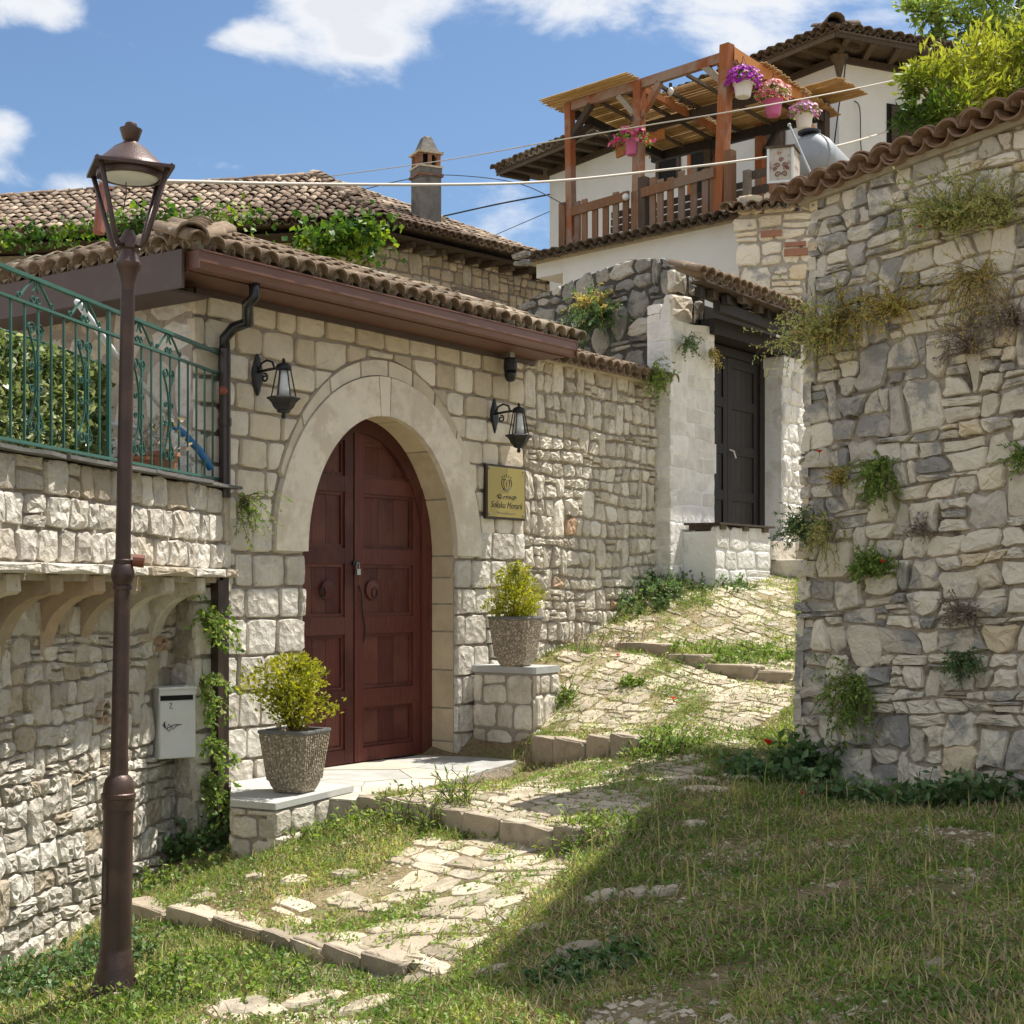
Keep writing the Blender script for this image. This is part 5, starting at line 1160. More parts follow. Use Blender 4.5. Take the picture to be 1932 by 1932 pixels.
# ================================================================== THINGS ON THE TERRACE EDGE
def tank():
    c=at(1527,300,21.9); root=empty('metal_tank','round galvanised metal tank with a cone-shaped side behind the tiled wall top','tank',T((c.x,c.y,5.6)))
    ax=Vector((.75,.66,0)).normalized(); r=.37
    Mx=ax.to_track_quat('Z','Y').to_matrix().to_4x4(); mb=MB()
    mb.lathe([(.001,-.20),(.12,-.19),(.22,-.165),(.30,-.12),(.35,-.06),(r,0),(r,.16),(r*.99,.17),(.10,1.05),(.001,1.06)],c,28,Mx); mb.build('tank_body',M['galv'],root,smooth=True)
    mb=MB(); mb.lathe([(r+.001,-.01),(r+.014,0),(r+.014,.03),(r+.001,.04)],c,28,Mx); mb.build('rim_band',M['galv'],root)
    mb=MB(); mb.lathe([(.15,.0),(.17,.01),(.17,.045),(.12,.07),(.001,.07)],c+Z3*.36,18); mb.build('lid',M['blackplastic'],root)
    mb=MB()
    for k in (-1,1): mb.beam(c+Vector((k*.2,0,-.3)),Vector((c.x+k*.25,c.y,5.55)),.05,.05)
    mb.build('stand',M['rusty'],root)
tank()
def tinbox():
    c=at(1474,345,21.2); root=empty('rusty_box','rusty white painted tin box with scroll ornament and dark lid on a brick ledge','box',T(c))
    a,b,h=.36,.40,.50; ux=Vector((.90,-.25,0)).normalized(); uy=Vector((.4,.9,0)).normalized()
    def bx(mb,x0,x1,y0,y1,z0,z1): mb.hexa([c+ux*x+uy*y+Z3*z for z in (z0,z1) for x,y in ((x0,y0),(x1,y0),(x1,y1),(x0,y1))])
    mb=MB(); bx(mb,-.19,.17,0,b,0,h); mb.build('box_body',M['rusty'],root)
    mb=MB(); 
    for x0,x1 in ((-.20,-.165),(.145,.18)): bx(mb,x0,x1,-.015,-.001,0,h)
    bx(mb,-.164,.144,-.015,-.001,.0,.035)
    mb.build('edge_strip',M['white_metal'],root)
    mb=MB(); bx(mb,-.22,.20,-.03,b+.03,h+.001,h+.03); mb.build('lid',M['oldwood'],root)
    mb=MB(); bx(mb,-.17,.19,-.02,b,-.14,-.002); mb.build('brick_base',M['brick'],root)
    mb=MB(); R=random.Random(3)
    for (x,z,r,s_) in ((-.05,.12,.045,1),(.05,.12,.045,-1),(-.05,.25,.04,-1),(.05,.25,.04,1),(0,.33,.035,1),(-.09,.2,.03,1),(.09,.2,.03,-1)):
        mb.tube([c+ux*(x+s_*r*(1-t/9)*math.cos(t))+Z3*(z+r*(1-t/9)*math.sin(t))-uy*.012 for t in [i*.7 for i in range(11)]],.007,4)
    mb.build('scroll_ornament',M['rustpole'],root)
tinbox()
mb=MB(); mb.tube([at(1490,237,20.8),at(1515,295,20.7),at(1541,352,20.6)],[.016,.02,.018],8); mb.ball(at(1489,236,20.8),.028); tag(mb.build('metal_pole',M['galv']),'slanting grey metal pole leaning in front of the galvanised tank','pole')
# ================================================================== OLD HOUSE ON THE LEFT
OW=PL((-3.0,33.0),(.69,.723))
def old_house():
    root=empty('old_stone_house','old stone house with wide hipped roof of weathered tiles and tall chimney gap behind','house',T((-5,36,3)))
    OL=PL((-13.5,34.6),(10.5,-1.6))
    mb=MB(); OW.box(mb,0,7.0,2,7.75,-6,-.035); OL.box(mb,0,10.6,2,7.75,-6,-.04); mb.build('wall_core',M['mortar_g'],root)
    lim=lambda b:(lambda P:(lambda X:X if X and area(X)>.004 else None)(clip(P,1,0,b)))
    put_stones(lay(0,7.0,5.4,7.75,(.15,.29),(.18,.42),tall=.1,split=.12,lean=.04,wave=.03,seed=121),fn_wall(OW,-.035),M['farst'],root,gap=.035,h=(.02,.05),rough=.3,jit=.15,cut=.15,seed=23,limit=270,clipper=lim(7))
    put_stones(lay(7.2,10.6,5.8,7.75,(.15,.29),(.18,.42),seed=122),fn_wall(OL,-.035),M['farst'],root,gap=.035,h=(.02,.05),rough=.3,jit=.15,seed=24,limit=0,fill='front_stones',clipper=lim(10.6))
    EC=Vector((-2.81,32,8.0)); AP=Vector((-4.7,36,10.0)); EL=Vector((-12.8,33.34,8.0)); RL=Vector((-14.2,36.9,9.35)); ER=Vector((.95,35.93,8.0))
    d1=(EC-EL).normalized(); up1=Vector((-d1.y,d1.x,0)); d2=(ER-EC).normalized(); up2=Vector((-d2.y,d2.x,0))
    mb=MB(); dz=Z3*.02; BK=Vector((-3,41,8.0)); mb.add([EL-dz,EC-dz,ER-dz,AP-dz,RL-dz,BK,Vector((-13,42,8))],[(0,1,3,4),(1,2,3),(2,5,3),(3,5,6,4),(0,6,5,2,1)]); mb.build('roof_deck',M['oldwood'],root)
    T1=Tiles(root,M['tile_far'],limit=290,seed=41,n=4,r=.115,L=.44)
    W1=(EC-EL).length; per=(AP-EC).dot(up1); e1=(up1*per+Z3*2.0); l1=e1.length; h1=-(AP-EC).dot(d1)
    T1.field(EL-up1*.05,d1,e1,W1,l1,dx=.225,dy=.34,inside=lambda x,y:x<W1-y/l1*h1+.05 and y<l1*(.72+.28*x/(W1-h1)))
    W2=(ER-EC).length; per2=(AP-EC).dot(up2); e2=up2*per2+Z3*2.0; l2=e2.length; h2=(AP-EC).dot(d2)
    T1.field(EC-up2*.05,d2,e2,W2,l2,dx=.225,dy=.34,inside=lambda x,y:x>y/l2*h2-.05 and x<W2-y/l2*(W2-h2))
    hd=AP-EC
    for i in range(14): T1.put(EC+hd*(i/13.6)+Z3*.08,hd.cross(Z3),hd,sc=1.4)
    rd=RL-AP
    RL2=EL-d1*1+e1*.72; rd=RL2-AP
    for i in range(26): T1.put(AP+rd*(i/26)+Z3*.05,rd.cross(Z3),rd,sc=1.25)
    bd=ER-AP
    for i in range(15): T1.put(ER-bd*(i/15)+Z3*.05,(-bd).cross(Z3),-bd,sc=1.1)
    T1.done()
    R=random.Random(7); s=.1
    while s<6.2:
        mb=MB(); mb.newtone(); OW.box(mb,s,s+.12,7.68,7.80,.0,.50+R.uniform(-.08,.05)); mb.build('rafter',M['oldwood'],root); s+=R.uniform(.45,.7)
    mb=MB(); OW.box(mb,-.2,6.6,7.81,7.85,-.3,.62); OL.box(mb,0,10.6,7.81,7.85,-.3,.75); mb.build('soffit_boards',M['oldwood'],root)
old_house()
def chimney():
    Y=34.2; X=(804-CX)/FOC*Y; zb=8.3; c=Vector((X,Y,0)); rz=.35
    root=empty('chimney','tall grey chimney with brick arcade and pointed stone cap on the old tiled roof','chimney',T((X,Y,zb)))
    Q=Matrix.Rotation(.45,4,'Z'); 
    def bx(name,w,z0,z1,mat,taper=1,parent=root):
        mb=MB(); mb.newtone(); P=[c+Q@Vector((i*w/2,j*w/2,0))*1.0 for i,j in ((-1,-1),(1,-1),(1,1),(-1,1))]; P2=[c+Q@Vector((i*w/2*taper,j*w/2*taper,0)) for i,j in ((-1,-1),(1,-1),(1,1),(-1,1))]
        mb.hexa([p+Z3*z0 for p in P]+[p+Z3*z1 for p in P2]); return mb.build(name,mat,parent)
    cm=plain_mat('sooty_chimney_render',(.20,.185,.165),.95,var=.3,scale=5,bump=.02,bscale=12,dirt=(.09,.08,.07),dirtamt=.7,dscale=2)
    bx('chimney_shaft',.53,zb-.6,9.50,cm); bx('cornice',.62,9.50,9.56,M['brick']); bx('shaft_top',.56,9.56,9.70,cm); bx('cornice',.60,9.70,9.74,M['farst']); bx('flue_core',.30,9.74,10.02,M['black'])
    for i,j in ((-1,-1),(0,-1),(1,-1),(1,0),(1,1),(0,1),(-1,1),(-1,0)):
        p=c+Q@Vector((i*.22,j*.22,0)); mb=MB(); mb.newtone(); mb.box((p.x,p.y,9.88),(.09,.09,.28)); mb.build('brick_pier',M['brick'],root)
    bx('cornice',.62,10.02,10.07,M['farst']); bx('cap',.46,10.07,10.42,cm,.45)
    for i,j in ((-1,0),(1,0),(0,-1)):
        p=c+Q@Vector((i*.2,j*.2,0)); mb=MB(); mb.newtone(); p2=c+Q@Vector((i*.06,j*.06,0)); mb.beam(Vector((p.x,p.y,10.06)),Vector((p2.x,p2.y,10.44)),.20,.05); mb.build('cap_stone',M['farst'],root)
chimney()
# ================================================================== UNSEEN HOUSE ADDED OUTSIDE THE FRAME ON THE RIGHT (shaped to shade the bank)
def side_house():
    P0=Vector((3.40,8.75,0)); a=Vector((.349,.937,0)); b=Vector((.42,-.907,0))
    root=empty('shadow_caster_house','unseen house added beyond the right edge, its eave shaped to shade the bank','house',T((5.5,8.2,-1.5)))
    mb=MB(); q=P0+a*.28+b*.7+Vector((.45,.1,0)); P=[q,q+b*5,q+b*5+a*2.2,q+a*2.2]; mb.hexa([p+Z3*-3 for p in P]+[p+Z3*6.25 for p in P]); mb.build('wall',M['plaster'],root)
    mb=MB(); P=[P0,P0+b*6,P0+b*6+a*2.9,P0+a*2.9]; mb.hexa([p+Z3*6.26 for p in P]+[p+Z3*6.42 for p in P]); mb.build('eave',M['oldwood'],root)
side_house()
# ================================================================== STREET LAMP
def street_lamp():
    c=at(217,1866,7.47); Mx=Matrix.Translation(c)@Matrix.Rotation(.0185,4,'Y')
    root=empty('street_lamp','tall brown iron street lamp with open four-arm lantern standing in the grass','street lamp',Mx)
    B=M['bronze']
    def part(name,prof,n=28,smooth=True,rot=0):
        mb=MB(); mb.newtone(); mb.lathe(prof,(0,0,0),n,rot=rot); o=mb.build(name,B,root,local=True)
        if smooth:
            o.data.shade_smooth(); 
            try:
                m=o.modifiers.new('edge','EDGE_SPLIT'); m.split_angle=R_(35)
            except Exception: pass
        return o
    part('base_plate',[(.001,-.05),(.135,-.05),(.135,.005),(.12,.015),(.001,.015)],8,False,.2)
    part('base',[(.001,.0),(.112,.0),(.112,.035),(.103,.05),(.103,.075),(.092,.10),(.092,.125),(.083,.14),(.083,.19),(.078,.20),(.078,.215),(.001,.215)])
    part('lower_column',[(.078,.20),(.076,.25),(.074,.90),(.074,.905),(.081,.905),(.081,.96),(.086,.965),(.086,.985),(.079,.99),(.077,1.02),(.066,1.06),(.050,1.075),(.046,1.08),(.001,1.08)])
    part('shaft',[(.046,1.06),(.043,1.2),(.040,2.0),(.040,2.01),(.048,2.012),(.048,2.03),(.042,2.035),(.050,2.05),(.058,2.08),(.058,2.10),(.050,2.13),(.044,2.14),(.046,2.145),(.046,2.16),(.038,2.165),(.035,3.50),(.036,3.52)])
    part('collar',[(.034,3.50),(.038,3.56),(.048,3.62),(.060,3.66),(.067,3.675),(.067,3.695),(.058,3.70),(.045,3.74),(.038,3.76),(.038,3.775),(.050,3.785),(.052,3.83),(.040,3.86),(.035,3.87),(.022,3.90),(.001,3.905)])
    ang=R_(-23)
    for k in range(4):
        a=ang+k*math.pi/2; dx,dy=math.cos(a),math.sin(a); mb=MB(); mb.newtone()
        mb.tube([(dx*r,dy*r,z) for r,z in ((.045,3.80),(.075,3.79),(.10,3.82),(.115,3.87),(.228,4.27))],.0135,8); mb.build('lantern_arm',B,root,local=True,smooth=True)
    V=[];r0=.272
    for z in (4.265,4.285):
        for k in range(4): a=ang+k*math.pi/2; V.append((r0*math.cos(a),r0*math.sin(a),z))
    mb=MB(); mb.hexa(V); mb.build('lantern_plate',B,root,local=True)
    for k in range(4):
        a=ang+k*math.pi/2; mb=MB(); mb.ball((r0*.93*math.cos(a),r0*.93*math.sin(a),4.29),.009,6,4); mb.build('bolt',B,root,local=True)
    part('lantern_roof',[(.188,4.284),(.185,4.30),(.165,4.325),(.080,4.44),(.045,4.47),(.043,4.475),(.001,4.478)])
    part('reflector_ring',[(.166,4.262),(.166,4.235),(.162,4.228),(.146,4.228),(.146,4.262)])
    mb=MB(); mb.lathe([(.001,4.205),(.05,4.207),(.09,4.214),(.130,4.226),(.143,4.24),(.143,4.25)],(0,0,0),24); mb.build('frosted_glass',M['frost'],root,local=True,smooth=True)
    part('finial',[(.022,4.475),(.030,4.485),(.040,4.50),(.050,4.545),(.056,4.57),(.056,4.577),(.040,4.582),(.030,4.585),(.032,4.60),(.027,4.618),(.012,4.628),(.001,4.63)])
    mb=MB(); mb.tube([(-.02,.0,4.21),(-.018,.0,4.12),(-.03,.0,4.03)],.003,4); mb.build('loose_wire',M['cable_d'],root,local=True)
    mb=MB(); V=[]; F=[]
    for i in range(13):
        t=i/12; z=.42+.25*t
        hw=.022*math.sqrt(max(0,1-(2*t-1)**8))+.0005
        for s_ in (-1,1): a=-2.25+s_*hw/.076; V.append((math.cos(a)*.0775,math.sin(a)*.0775,z))
    F=[(2*i,2*i+1,2*i+3,2*i+2) for i in range(12)]; mb.add(V,F); mb.build('access_cover',M['iron'],root,local=True)
    mb=MB(); mb.tube([(.045,.02,2.16),(.10,.03,2.155)],.032,12); mb.build('pipe_stub',M['rustpole'],root,local=True)
street_lamp()
for _o in [o for o in COL.objects if o.parent and o.parent.name=='street_lamp']:
    for _v in _o.data.vertices:
        _z=_v.co.z
        if _z>3.5: _v.co.z=3.5+(_z-3.5)*.796 if _z<=4.285 else 4.125+(_z-4.285)*.70
# ================================================================== RAILING
def spiral(cx,cy,r,t0,turns,cw,n=16,k=.75):
    """points of a spiral starting at radius r and curling inwards"""
    return [(cx+r*(1-k*i/n)*math.cos(t0+(-1 if cw else 1)*turns*2*math.pi*i/n), cy+r*(1-k*i/n)*math.sin(t0+(-1 if cw else 1)*turns*2*math.pi*i/n)) for i in range(n+1)]
def railing():
    root=empty('railing','green painted iron railing with scroll ornaments on top of the corbelled wall','railing',LW.M(0,.8))
    o=-.05; s0=-.6; s1=4.16; zb,zm,zt=.84,1.635,1.79
    for nm,z,w,h in (('bottom_rail',zb,.03,.018),('middle_rail',zm,.03,.016),('top_rail',zt,.034,.022)):
        mb=MB(); LW.box(mb,s0,s1+.02,z-h/2,z+h/2,o-w/2,o+w/2); mb.build(nm,M['green'],root)
    mb=MB(); LW.box(mb,s1,s1+.028,.78,zt+.02,o-.014,o+.014); mb.build('end_post',M['green'],root)
    mb=MB(); LW.box(mb,LW.s_at(203,o),LW.s_at(203,o)+.022,.78,zt,o-.011,o+.011); mb.build('post',M['green'],root)
    s=s1-.17
    while s>s0:
        mb=MB(); LW.box(mb,s-.006,s+.006,zb,zm,o-.006,o+.006); mb.build('bar',M['green'],root); s-=.150
    def rib(mb,pts,sc,w=.016,t=.004,mirror=1):
        """flat ribbon following pts given as (ds,z)"""
        V=[];n=len(pts)
        for i,(a,b) in enumerate(pts):
            p=pts[max(0,i-1)]; q=pts[min(n-1,i+1)]; tx,tz=q[0]-p[0],q[1]-p[1]; l=math.hypot(tx,tz) or 1; nx,nz=-tz/l*t/2,tx/l*t/2
            for e,f in ((1,-1),(1,1),(-1,1),(-1,-1)): V.append(LW.P(sc+mirror*(a+nx*e),b+nz*e,o+f*w/2))
        F=[(4*i+e,4*i+(e+1)%4,4*i+4+(e+1)%4,4*i+4+e) for i in range(n-1) for e in range(4)]+[(0,3,2,1),(4*n-4,4*n-3,4*n-2,4*n-1)]
        mb.add(V,F)
    for u in (-75,67,160,262,318):
        sc=LW.s_at(u,o)
        for m in (1,-1):
            mb=MB()
            # long crossing S bar with scrolls at both ends
            mid=[(-.085+.17*t+ .03*math.sin(2*math.pi*t), 1.50-.55*t) for t in [i/14 for i in range(15)]]
            top=[(-.055-.045*math.cos(a)*1.0,1.52+.045*math.sin(a)) for a in [math.pi*.0+ i*.5 for i in range(0,9)]][::-1]
            rib(mb,mid,sc,mirror=m,w=.014,t=.006)
            rib(mb,spiral(-.045,1.50,.042,math.pi,1.3,True),sc,mirror=m,w=.014,t=.005)
            rib(mb,spiral(.045,.945,.045,0,1.3,True),sc,mirror=m,w=.014,t=.005)
            rib(mb,spiral(-.048,1.285,.026,0,1.3,False),sc,mirror=m,w=.012,t=.005)
            rib(mb,spiral(-.048,1.165,.026,0,1.3,True),sc,mirror=m,w=.012,t=.005)
            mb.build('scroll_panel',M['green'],root)
        mb=MB()
        for m in (1,-1):
            rib(mb,[(.03,zt-.01),(.10,zt-.06),(.17,zm+.03)],sc,mirror=m,w=.014,t=.007)
            rib(mb,spiral(.028,zm+.04,.028,0,1.1,True),sc,mirror=m,w=.012,t=.005)
            rib(mb,spiral(.185,zm+.03,.022,math.pi,1.1,True),sc,mirror=m,w=.012,t=.005)
            rib(mb,[(.01,zt-.01),(.012,zt-.05),(.035,zt-.075)],sc,mirror=m,w=.012,t=.005)
        mb.build('top_scroll',M['green'],root)
railing()
# ---- leafy screen and clutter on the terrace
def screen():
    sa=-.5; sb=LW.s_at(202,-.45); rng=np.random.default_rng(3); n=9000
    s=rng.uniform(sa,sb,n); z=rng.uniform(.78,1.60,n)+.02*np.sin(s*9); keep=(z<1.60-.05*(s-sa)/(sb-sa)); s=s[keep];z=z[keep]
    P=np.stack([LW.o.x+LW.d.x*s+LW.n.x*(-.45+rng.uniform(-.03,.03,len(s))),LW.o.y+LW.d.y*s+LW.n.y*-.45+rng.uniform(-.02,.02,len(s)),z],1)
    root=empty('leaf_screen','artificial green leaf privacy screen standing behind the green railing','screen',LW.M(1,.77,-.45))
    leaves('screen_leaves',P,.055,M['hedge'],root,kind='stuff',seed=1,aspect=.8,up=-.1,out=np.tile([.6,-.5,-.4],(len(P),1)))
    mb=MB(); LW.box(mb,sa,sb,.78,1.58,-.50,-.485); mb.build('backing_net',M['herb_dark'],root)
    mb=MB(); mb.tube([LW.P(sa+(sb-sa)*i/10,1.60-.05*i/10+.012*math.sin(i),-.44) for i in range(11)],.008,6); mb.build('top_cord',M['green'],root)
screen()
def clutter():
    A=lambda u,v,o:(lambda sz:LW.P(sz[0],sz[1],o))(LW.at(u,v,o))
    mb=MB(); mb.tube([at(325,800,10.7),at(350,822,10.8),at(378,852,10.9),at(398,884,10.98)],.028,8); tag(mb.build('blue_hose',M['blue'],smooth=True),'thick bright blue hose curving down behind the railing end','hose')
    mb=MB(); mb.tube([at(145,568,9.6),at(215,665,10.1),at(325,790,10.7)],.022,8); tag(mb.build('grey_pole',M['white_metal'],smooth=True),'pale grey sloping pole leaning behind the railing','pole')
    mb=MB(); mb.tube([at(205,800,10.3),at(250,805,10.5),at(310,828,10.7)],.018,8); mb.tube([at(262,905,10.5),at(290,890,10.6),at(318,838,10.7)],.016,8); tag(mb.build('white_tube',M['white_metal'],smooth=True),'bent white tube lying low behind the green railing','tube')
    for (u,v,w,h,mat,lab,nm,cat) in ((262,905,.34,.16,'potclay','terracotta plant pot behind the railing right of the lamp post','plant_pot','pot'),(212,890,.18,.26,'potwhite','white plastic bucket behind the railing left of the lamp post','bucket','bucket'),(305,905,.24,.2,'brick','dark red pot behind the railing near the pipe','plant_pot','pot')):
        c=at(u,v,10.45); c.z=.775; root=empty(nm,lab,cat,T(c)); mb=MB(); mb.lathe([(w*.36,0),(w*.5,h*.85),(w*.54,h*.85),(w*.54,h),(w*.48,h),(w*.46,h*.8)],c,18); mb.build('pot_body',M[mat],root)
        mb=MB(); mb.lathe([(.001,h*.82),(w*.46,h*.82)],c,14); mb.build('soil',M['soilpot'],root)
        if nm=='plant_pot':
            rng=np.random.default_rng(int(u)); n=120; P=np.stack([c.x+rng.normal(0,.08,n),c.y+rng.normal(0,.08,n),c.z+h+rng.uniform(0,.25,n)],1); leaves('twigs',P,.05,M['purplish'],root,kind='stuff',seed=int(u))
clutter()
# ================================================================== METER BOX
def meterbox():
    p1=LW.P(LW.s_at(300,-.30),0,-.30); p2=Vector(((369-CX)/FOC*10.88,10.88,0)); BX=PL(p1.xy,(p2-p1).xy); w=(p2-p1).length
    Y=10.82; z0=zof(1430,Y); z1=zof(1300,Y); s0,s1=0,w
    root=empty('letter_box','white steel box with dark slot and scribbled door set in the left wall','letter box',BX.M(0,z0))
    mb=MB(); BX.box(mb,s0,s1,z0,z1,-.20,-.002); mb.build('case',M['white_metal'],root)
    mb=MB(); BX.box(mb,s0+.005,s1-.005,z0+.005,z1-.085,0,.010); d=mb.build('door',M['white_metal'],root)
    mb=MB(); BX.box(mb,s0+.01,s1-.02,z1-.080,z1-.045,-.001,.003); mb.build('slot',M['black'],root)
    mb=MB(); BX.box(mb,s0-.008,s1+.006,z1,z1+.016,-.2,.02); BX.box(mb,s0,s1,z1-.042,z1-.002,0,.008); mb.build('top_cap',M['white_metal'],root)
    mb=MB(); f=lambda x,y:BX.P(s0+(s1-s0)*x,z0+(z1-z0)*y,.013)
    mb.tube([f(.26,.80),f(.34,.805),f(.27,.73),f(.36,.725)],.0022,4); mb.build('marking',M['ink'],d)
    mb=MB(); mb.tube([f(.12,.52),f(.18,.44),f(.25,.40),f(.35,.46),f(.24,.50),f(.2,.44),f(.4,.49),f(.6,.49),f(.45,.47),f(.35,.42)],.0028,5); mb.tube([f(.08,.48),f(.14,.54),f(.12,.45)],.004,5); mb.build('wire_twist',M['iron'],root)
meterbox()
# ================================================================== WALL LANTERNS, CAMERA, SIGN, PADLOCK
def lantern():
    s,z=GW.at(488,707,.02); Mx=GW.M(s,z,0)
    root=empty('wall_lantern','black iron wall lantern with milky glass, left of the arch near the downpipe','lantern',Mx,'black wall lanterns either side of the arch')
    I=M['iron']
    mb=MB(); mb.newtone(); 
    V=[];n=18
    for y,k in ((0,1),(-.012,1),(-.022,.7)):
        for i in range(n):
            a=2*math.pi*i/n; r=1+.12*math.cos(4*a); V.append((.055*r*k*math.cos(a),y,.15*k*math.sin(a)*r))
    F=[(j*n+i,j*n+(i+1)%n,(j+1)*n+(i+1)%n,(j+1)*n+i) for j in range(2) for i in range(n)]+[tuple(2*n+i for i in range(n))]
    mb.add(V,F); mb.build('wall_plate',I,root,local=True)
    mb=MB(); mb.newtone(); mb.tube([(0,-.01,.02),(0,-.12,.03),(0,-.27,.035)],.011,8)
    mb.tube([(0,-.02,.03),(0,-.05,.085),(0,-.11,.105),(0,-.17,.085),(0,-.19,.04)],.009,6)
    mb.tube([(0,-.05-.035+.04*math.cos(t)*(1-.08*t),-.03+.04*math.sin(t)*(1-.08*t)) for t in [1.4+i*.6 for i in range(13)]],.008,6)
    mb.build('scroll_arm',I,root,local=True)
    c=(0,-.29,0); n=6
    mb=MB(); mb.newtone(); mb.lathe([(.001,.105),(.010,.10),(.014,.085),(.008,.075),(.028,.065),(.050,.055),(.058,.045),(.062,.030),(.062,.018),(.052,.012),(.001,.012)],c,18); mb.build('lantern_cap',I,root,local=True)
    for k in range(6):
        a=k*math.pi/3+.3; mb=MB(); mb.newtone(); mb.tube([(c[0]+.052*math.cos(a),c[1]+.052*math.sin(a),.02),(c[0]+.094*math.cos(a),c[1]+.094*math.sin(a),-.20)],.0058,6); mb.build('lantern_bar',I,root,local=True)
    mb=MB(); mb.lathe([(.026,.01),(.036,-.04),(.046,-.13),(.046,-.19)],c,14); mb.build('milk_glass',M['frost'],root,local=True,smooth=True)
    mb=MB(); mb.newtone(); mb.lathe([(.125,-.195),(.132,-.205),(.112,-.218),(.092,-.24),(.078,-.27),(.06,-.29),(.05,-.295),(.052,-.305),(.04,-.315),(.015,-.32),(.015,-.33),(.02,-.34),(.013,-.36),(.001,-.362)],c,6,rot=.3); mb.lathe([(.001,-.193),(.12,-.195)],c,6,rot=.3); mb.build('lantern_bowl',I,root,local=True)
    s,z=GW.at(935,785,.02); dup(root,GW.M(s,z,0),'black iron wall lantern with milky glass, above the brass sign')
lantern()
def cctv():
    s,z=GW.at(963,697,.12); Mx=GW.M(s,z,.12); root=empty('security_camera','black dome security camera hanging from the eave above the right lantern','security camera',Mx)
    mb=MB(); mb.box((0,0,.16),(.07,.05,.14)); mb.box((0,.05,.22),(.10,.1,.02)); mb.build('bracket',M['steel'],root,local=True)
    mb=MB(); mb.lathe([(.001,.11),(.05,.108),(.062,.09),(.066,.0),(.062,-.01),(.001,-.01)],(0,0,0),20); mb.build('housing',M['iron'],root,local=True,smooth=False)
    mb=MB(); mb.lathe([(.058,-.011),(.057,-.06),(.05,-.09),(.035,-.112),(.001,-.12)],(0,0,0),20); mb.build('dome',M['blackplastic'],root,local=True,smooth=True)
    mb=MB(); mb.tube([(.05,.02,.1),(.075,.03,.16),(.06,.05,.23)],.006,5); mb.box((.055,-.045,.03),(.03,.004,.022)); mb.build('cable_and_label',M['white_metal'],root,local=True)
cctv()
def sign():
    s0=GW.s_at(916,.03); s1=GW.s_at(990.5,.03); zt=zof(874,GW.P(s0,0,.03).y); zb=zof(978,GW.P(s0,0,.03).y)
    w=s1-s0; h=zt-zb; Mx=GW.M(s0,zb,.03); root=empty('brass_sign','square brass name plate with crown, ornament and black lettering in dark frame','sign',Mx)
    mb=MB(); mb.box((w/2,.01,h/2),(w,.03,h)); mb.build('backing_frame',M['frame'],root,local=True)
    mb=MB(); t=.022; mb.box((w/2,-.009,h/2),(w-2*t,.006,h-2*t)); plate=mb.build('brass_plate',M['brass'],root,local=True)
    for x in (.045,w-.045):
        for z in (.045,h-.045):
            mb=MB(); mb.lathe([(.001,0),(.011,0),(.011,.01),(.001,.013)],(x,-.012,z),10,Matrix.Rotation(R_(90),4,'X')); mb.build('screw_cap',M['steel'],root,local=True)
    def stroke(mb,pts,r=.0028): mb.tube([(w/2+x,-.0135,h*.5+z) for x,z in pts],r,4)
    mb=MB(); K=1.0
    arc=lambda cx,cz,rx,rz,a0,a1,n=10:[(cx+rx*math.cos(math.radians(a0+(a1-a0)*i/n)),cz+rz*math.sin(math.radians(a0+(a1-a0)*i/n))) for i in range(n+1)]
    stroke(mb,arc(0,.035,.055,.018,200,340),.0045); stroke(mb,arc(0,.05,.062,.018,215,325),.003)
    for sx in (-1,1):
        stroke(mb,[(sx*x,z) for x,z in ((.05,.03),(.075,.06),(.082,.095),(.07,.12),(.05,.125),(.04,.11))],.0032)
        stroke(mb,[(sx*x,z) for x,z in ((.03,.038),(.045,.07),(.045,.105),(.028,.128),(.008,.118))],.003)
        mb.ball((w/2+sx*.036,-.0135,h*.5+.158),.005); mb.ball((w/2+sx*.070,-.0135,h*.5+.147),.005)
        stroke(mb,[(sx*.036,.15),(sx*.034,.14)],.003); stroke(mb,[(sx*.068,.14),(sx*.064,.13)],.003)
    mb.ball((w/2,-.0135,h*.5+.168),.006); stroke(mb,[(0,.158),(0,.145)],.003); stroke(mb,[(0,.05),(0,.105)],.0028); stroke(mb,[(-.012,.085),(.012,.085)],.0025)
    mb.build('crown_emblem',M['ink'],plate,local=True)
    mb=MB()
    for sx in (-1,1):
        stroke(mb,[(sx*(.115-.028*math.cos(t)*(1-t/9)),-.042+.022*math.sin(t)*(1-t/9)) for t in [.0+i*.6 for i in range(11)]],.0042)
        stroke(mb,[(sx*x,z) for x,z in ((.14,-.055),(.10,-.062),(.07,-.045),(.045,-.03),(.03,-.045),(.05,-.055),(.06,-.04))],.0035)
        stroke(mb,[(sx*x,z) for x,z in ((.025,-.04),(.012,-.03),(0,-.045),(.012,-.055))],.0035)
        stroke(mb,[(sx*x,z) for x,z in ((.13,-.03),(.15,-.035),(.155,-.048))],.0035)
    mb.build('scroll_flourish',M['ink'],plate,local=True)
    cu=bpy.data.curves.new('lettering','FONT'); cu.body='Sokaku Monark'; cu.size=.084; cu.shear=.28; cu.extrude=.001; cu.align_x='CENTER'; cu.space_character=1.08
    to=bpy.data.objects.new('tmp',cu); COL.objects.link(to); bpy.context.view_layer.update()
    me=bpy.data.meshes.new_from_object(to.evaluated_get(bpy.context.evaluated_depsgraph_get())); bpy.data.objects.remove(to)
    bb=[v.co.x for v in me.vertices]; ww=max(bb)-min(bb); sx=(w*.80)/ww
    me.transform(Matrix.Translation((w/2,-.0132,h*.5-.148))@Matrix.Rotation(R_(90),4,'X')@Matrix.Scale(sx,4,(1,0,0)))
    fix_tone(me,[(.5,.5,.5,1)]*len(me.vertices)); link('lettering',me,M['ink'],plate,local=True)
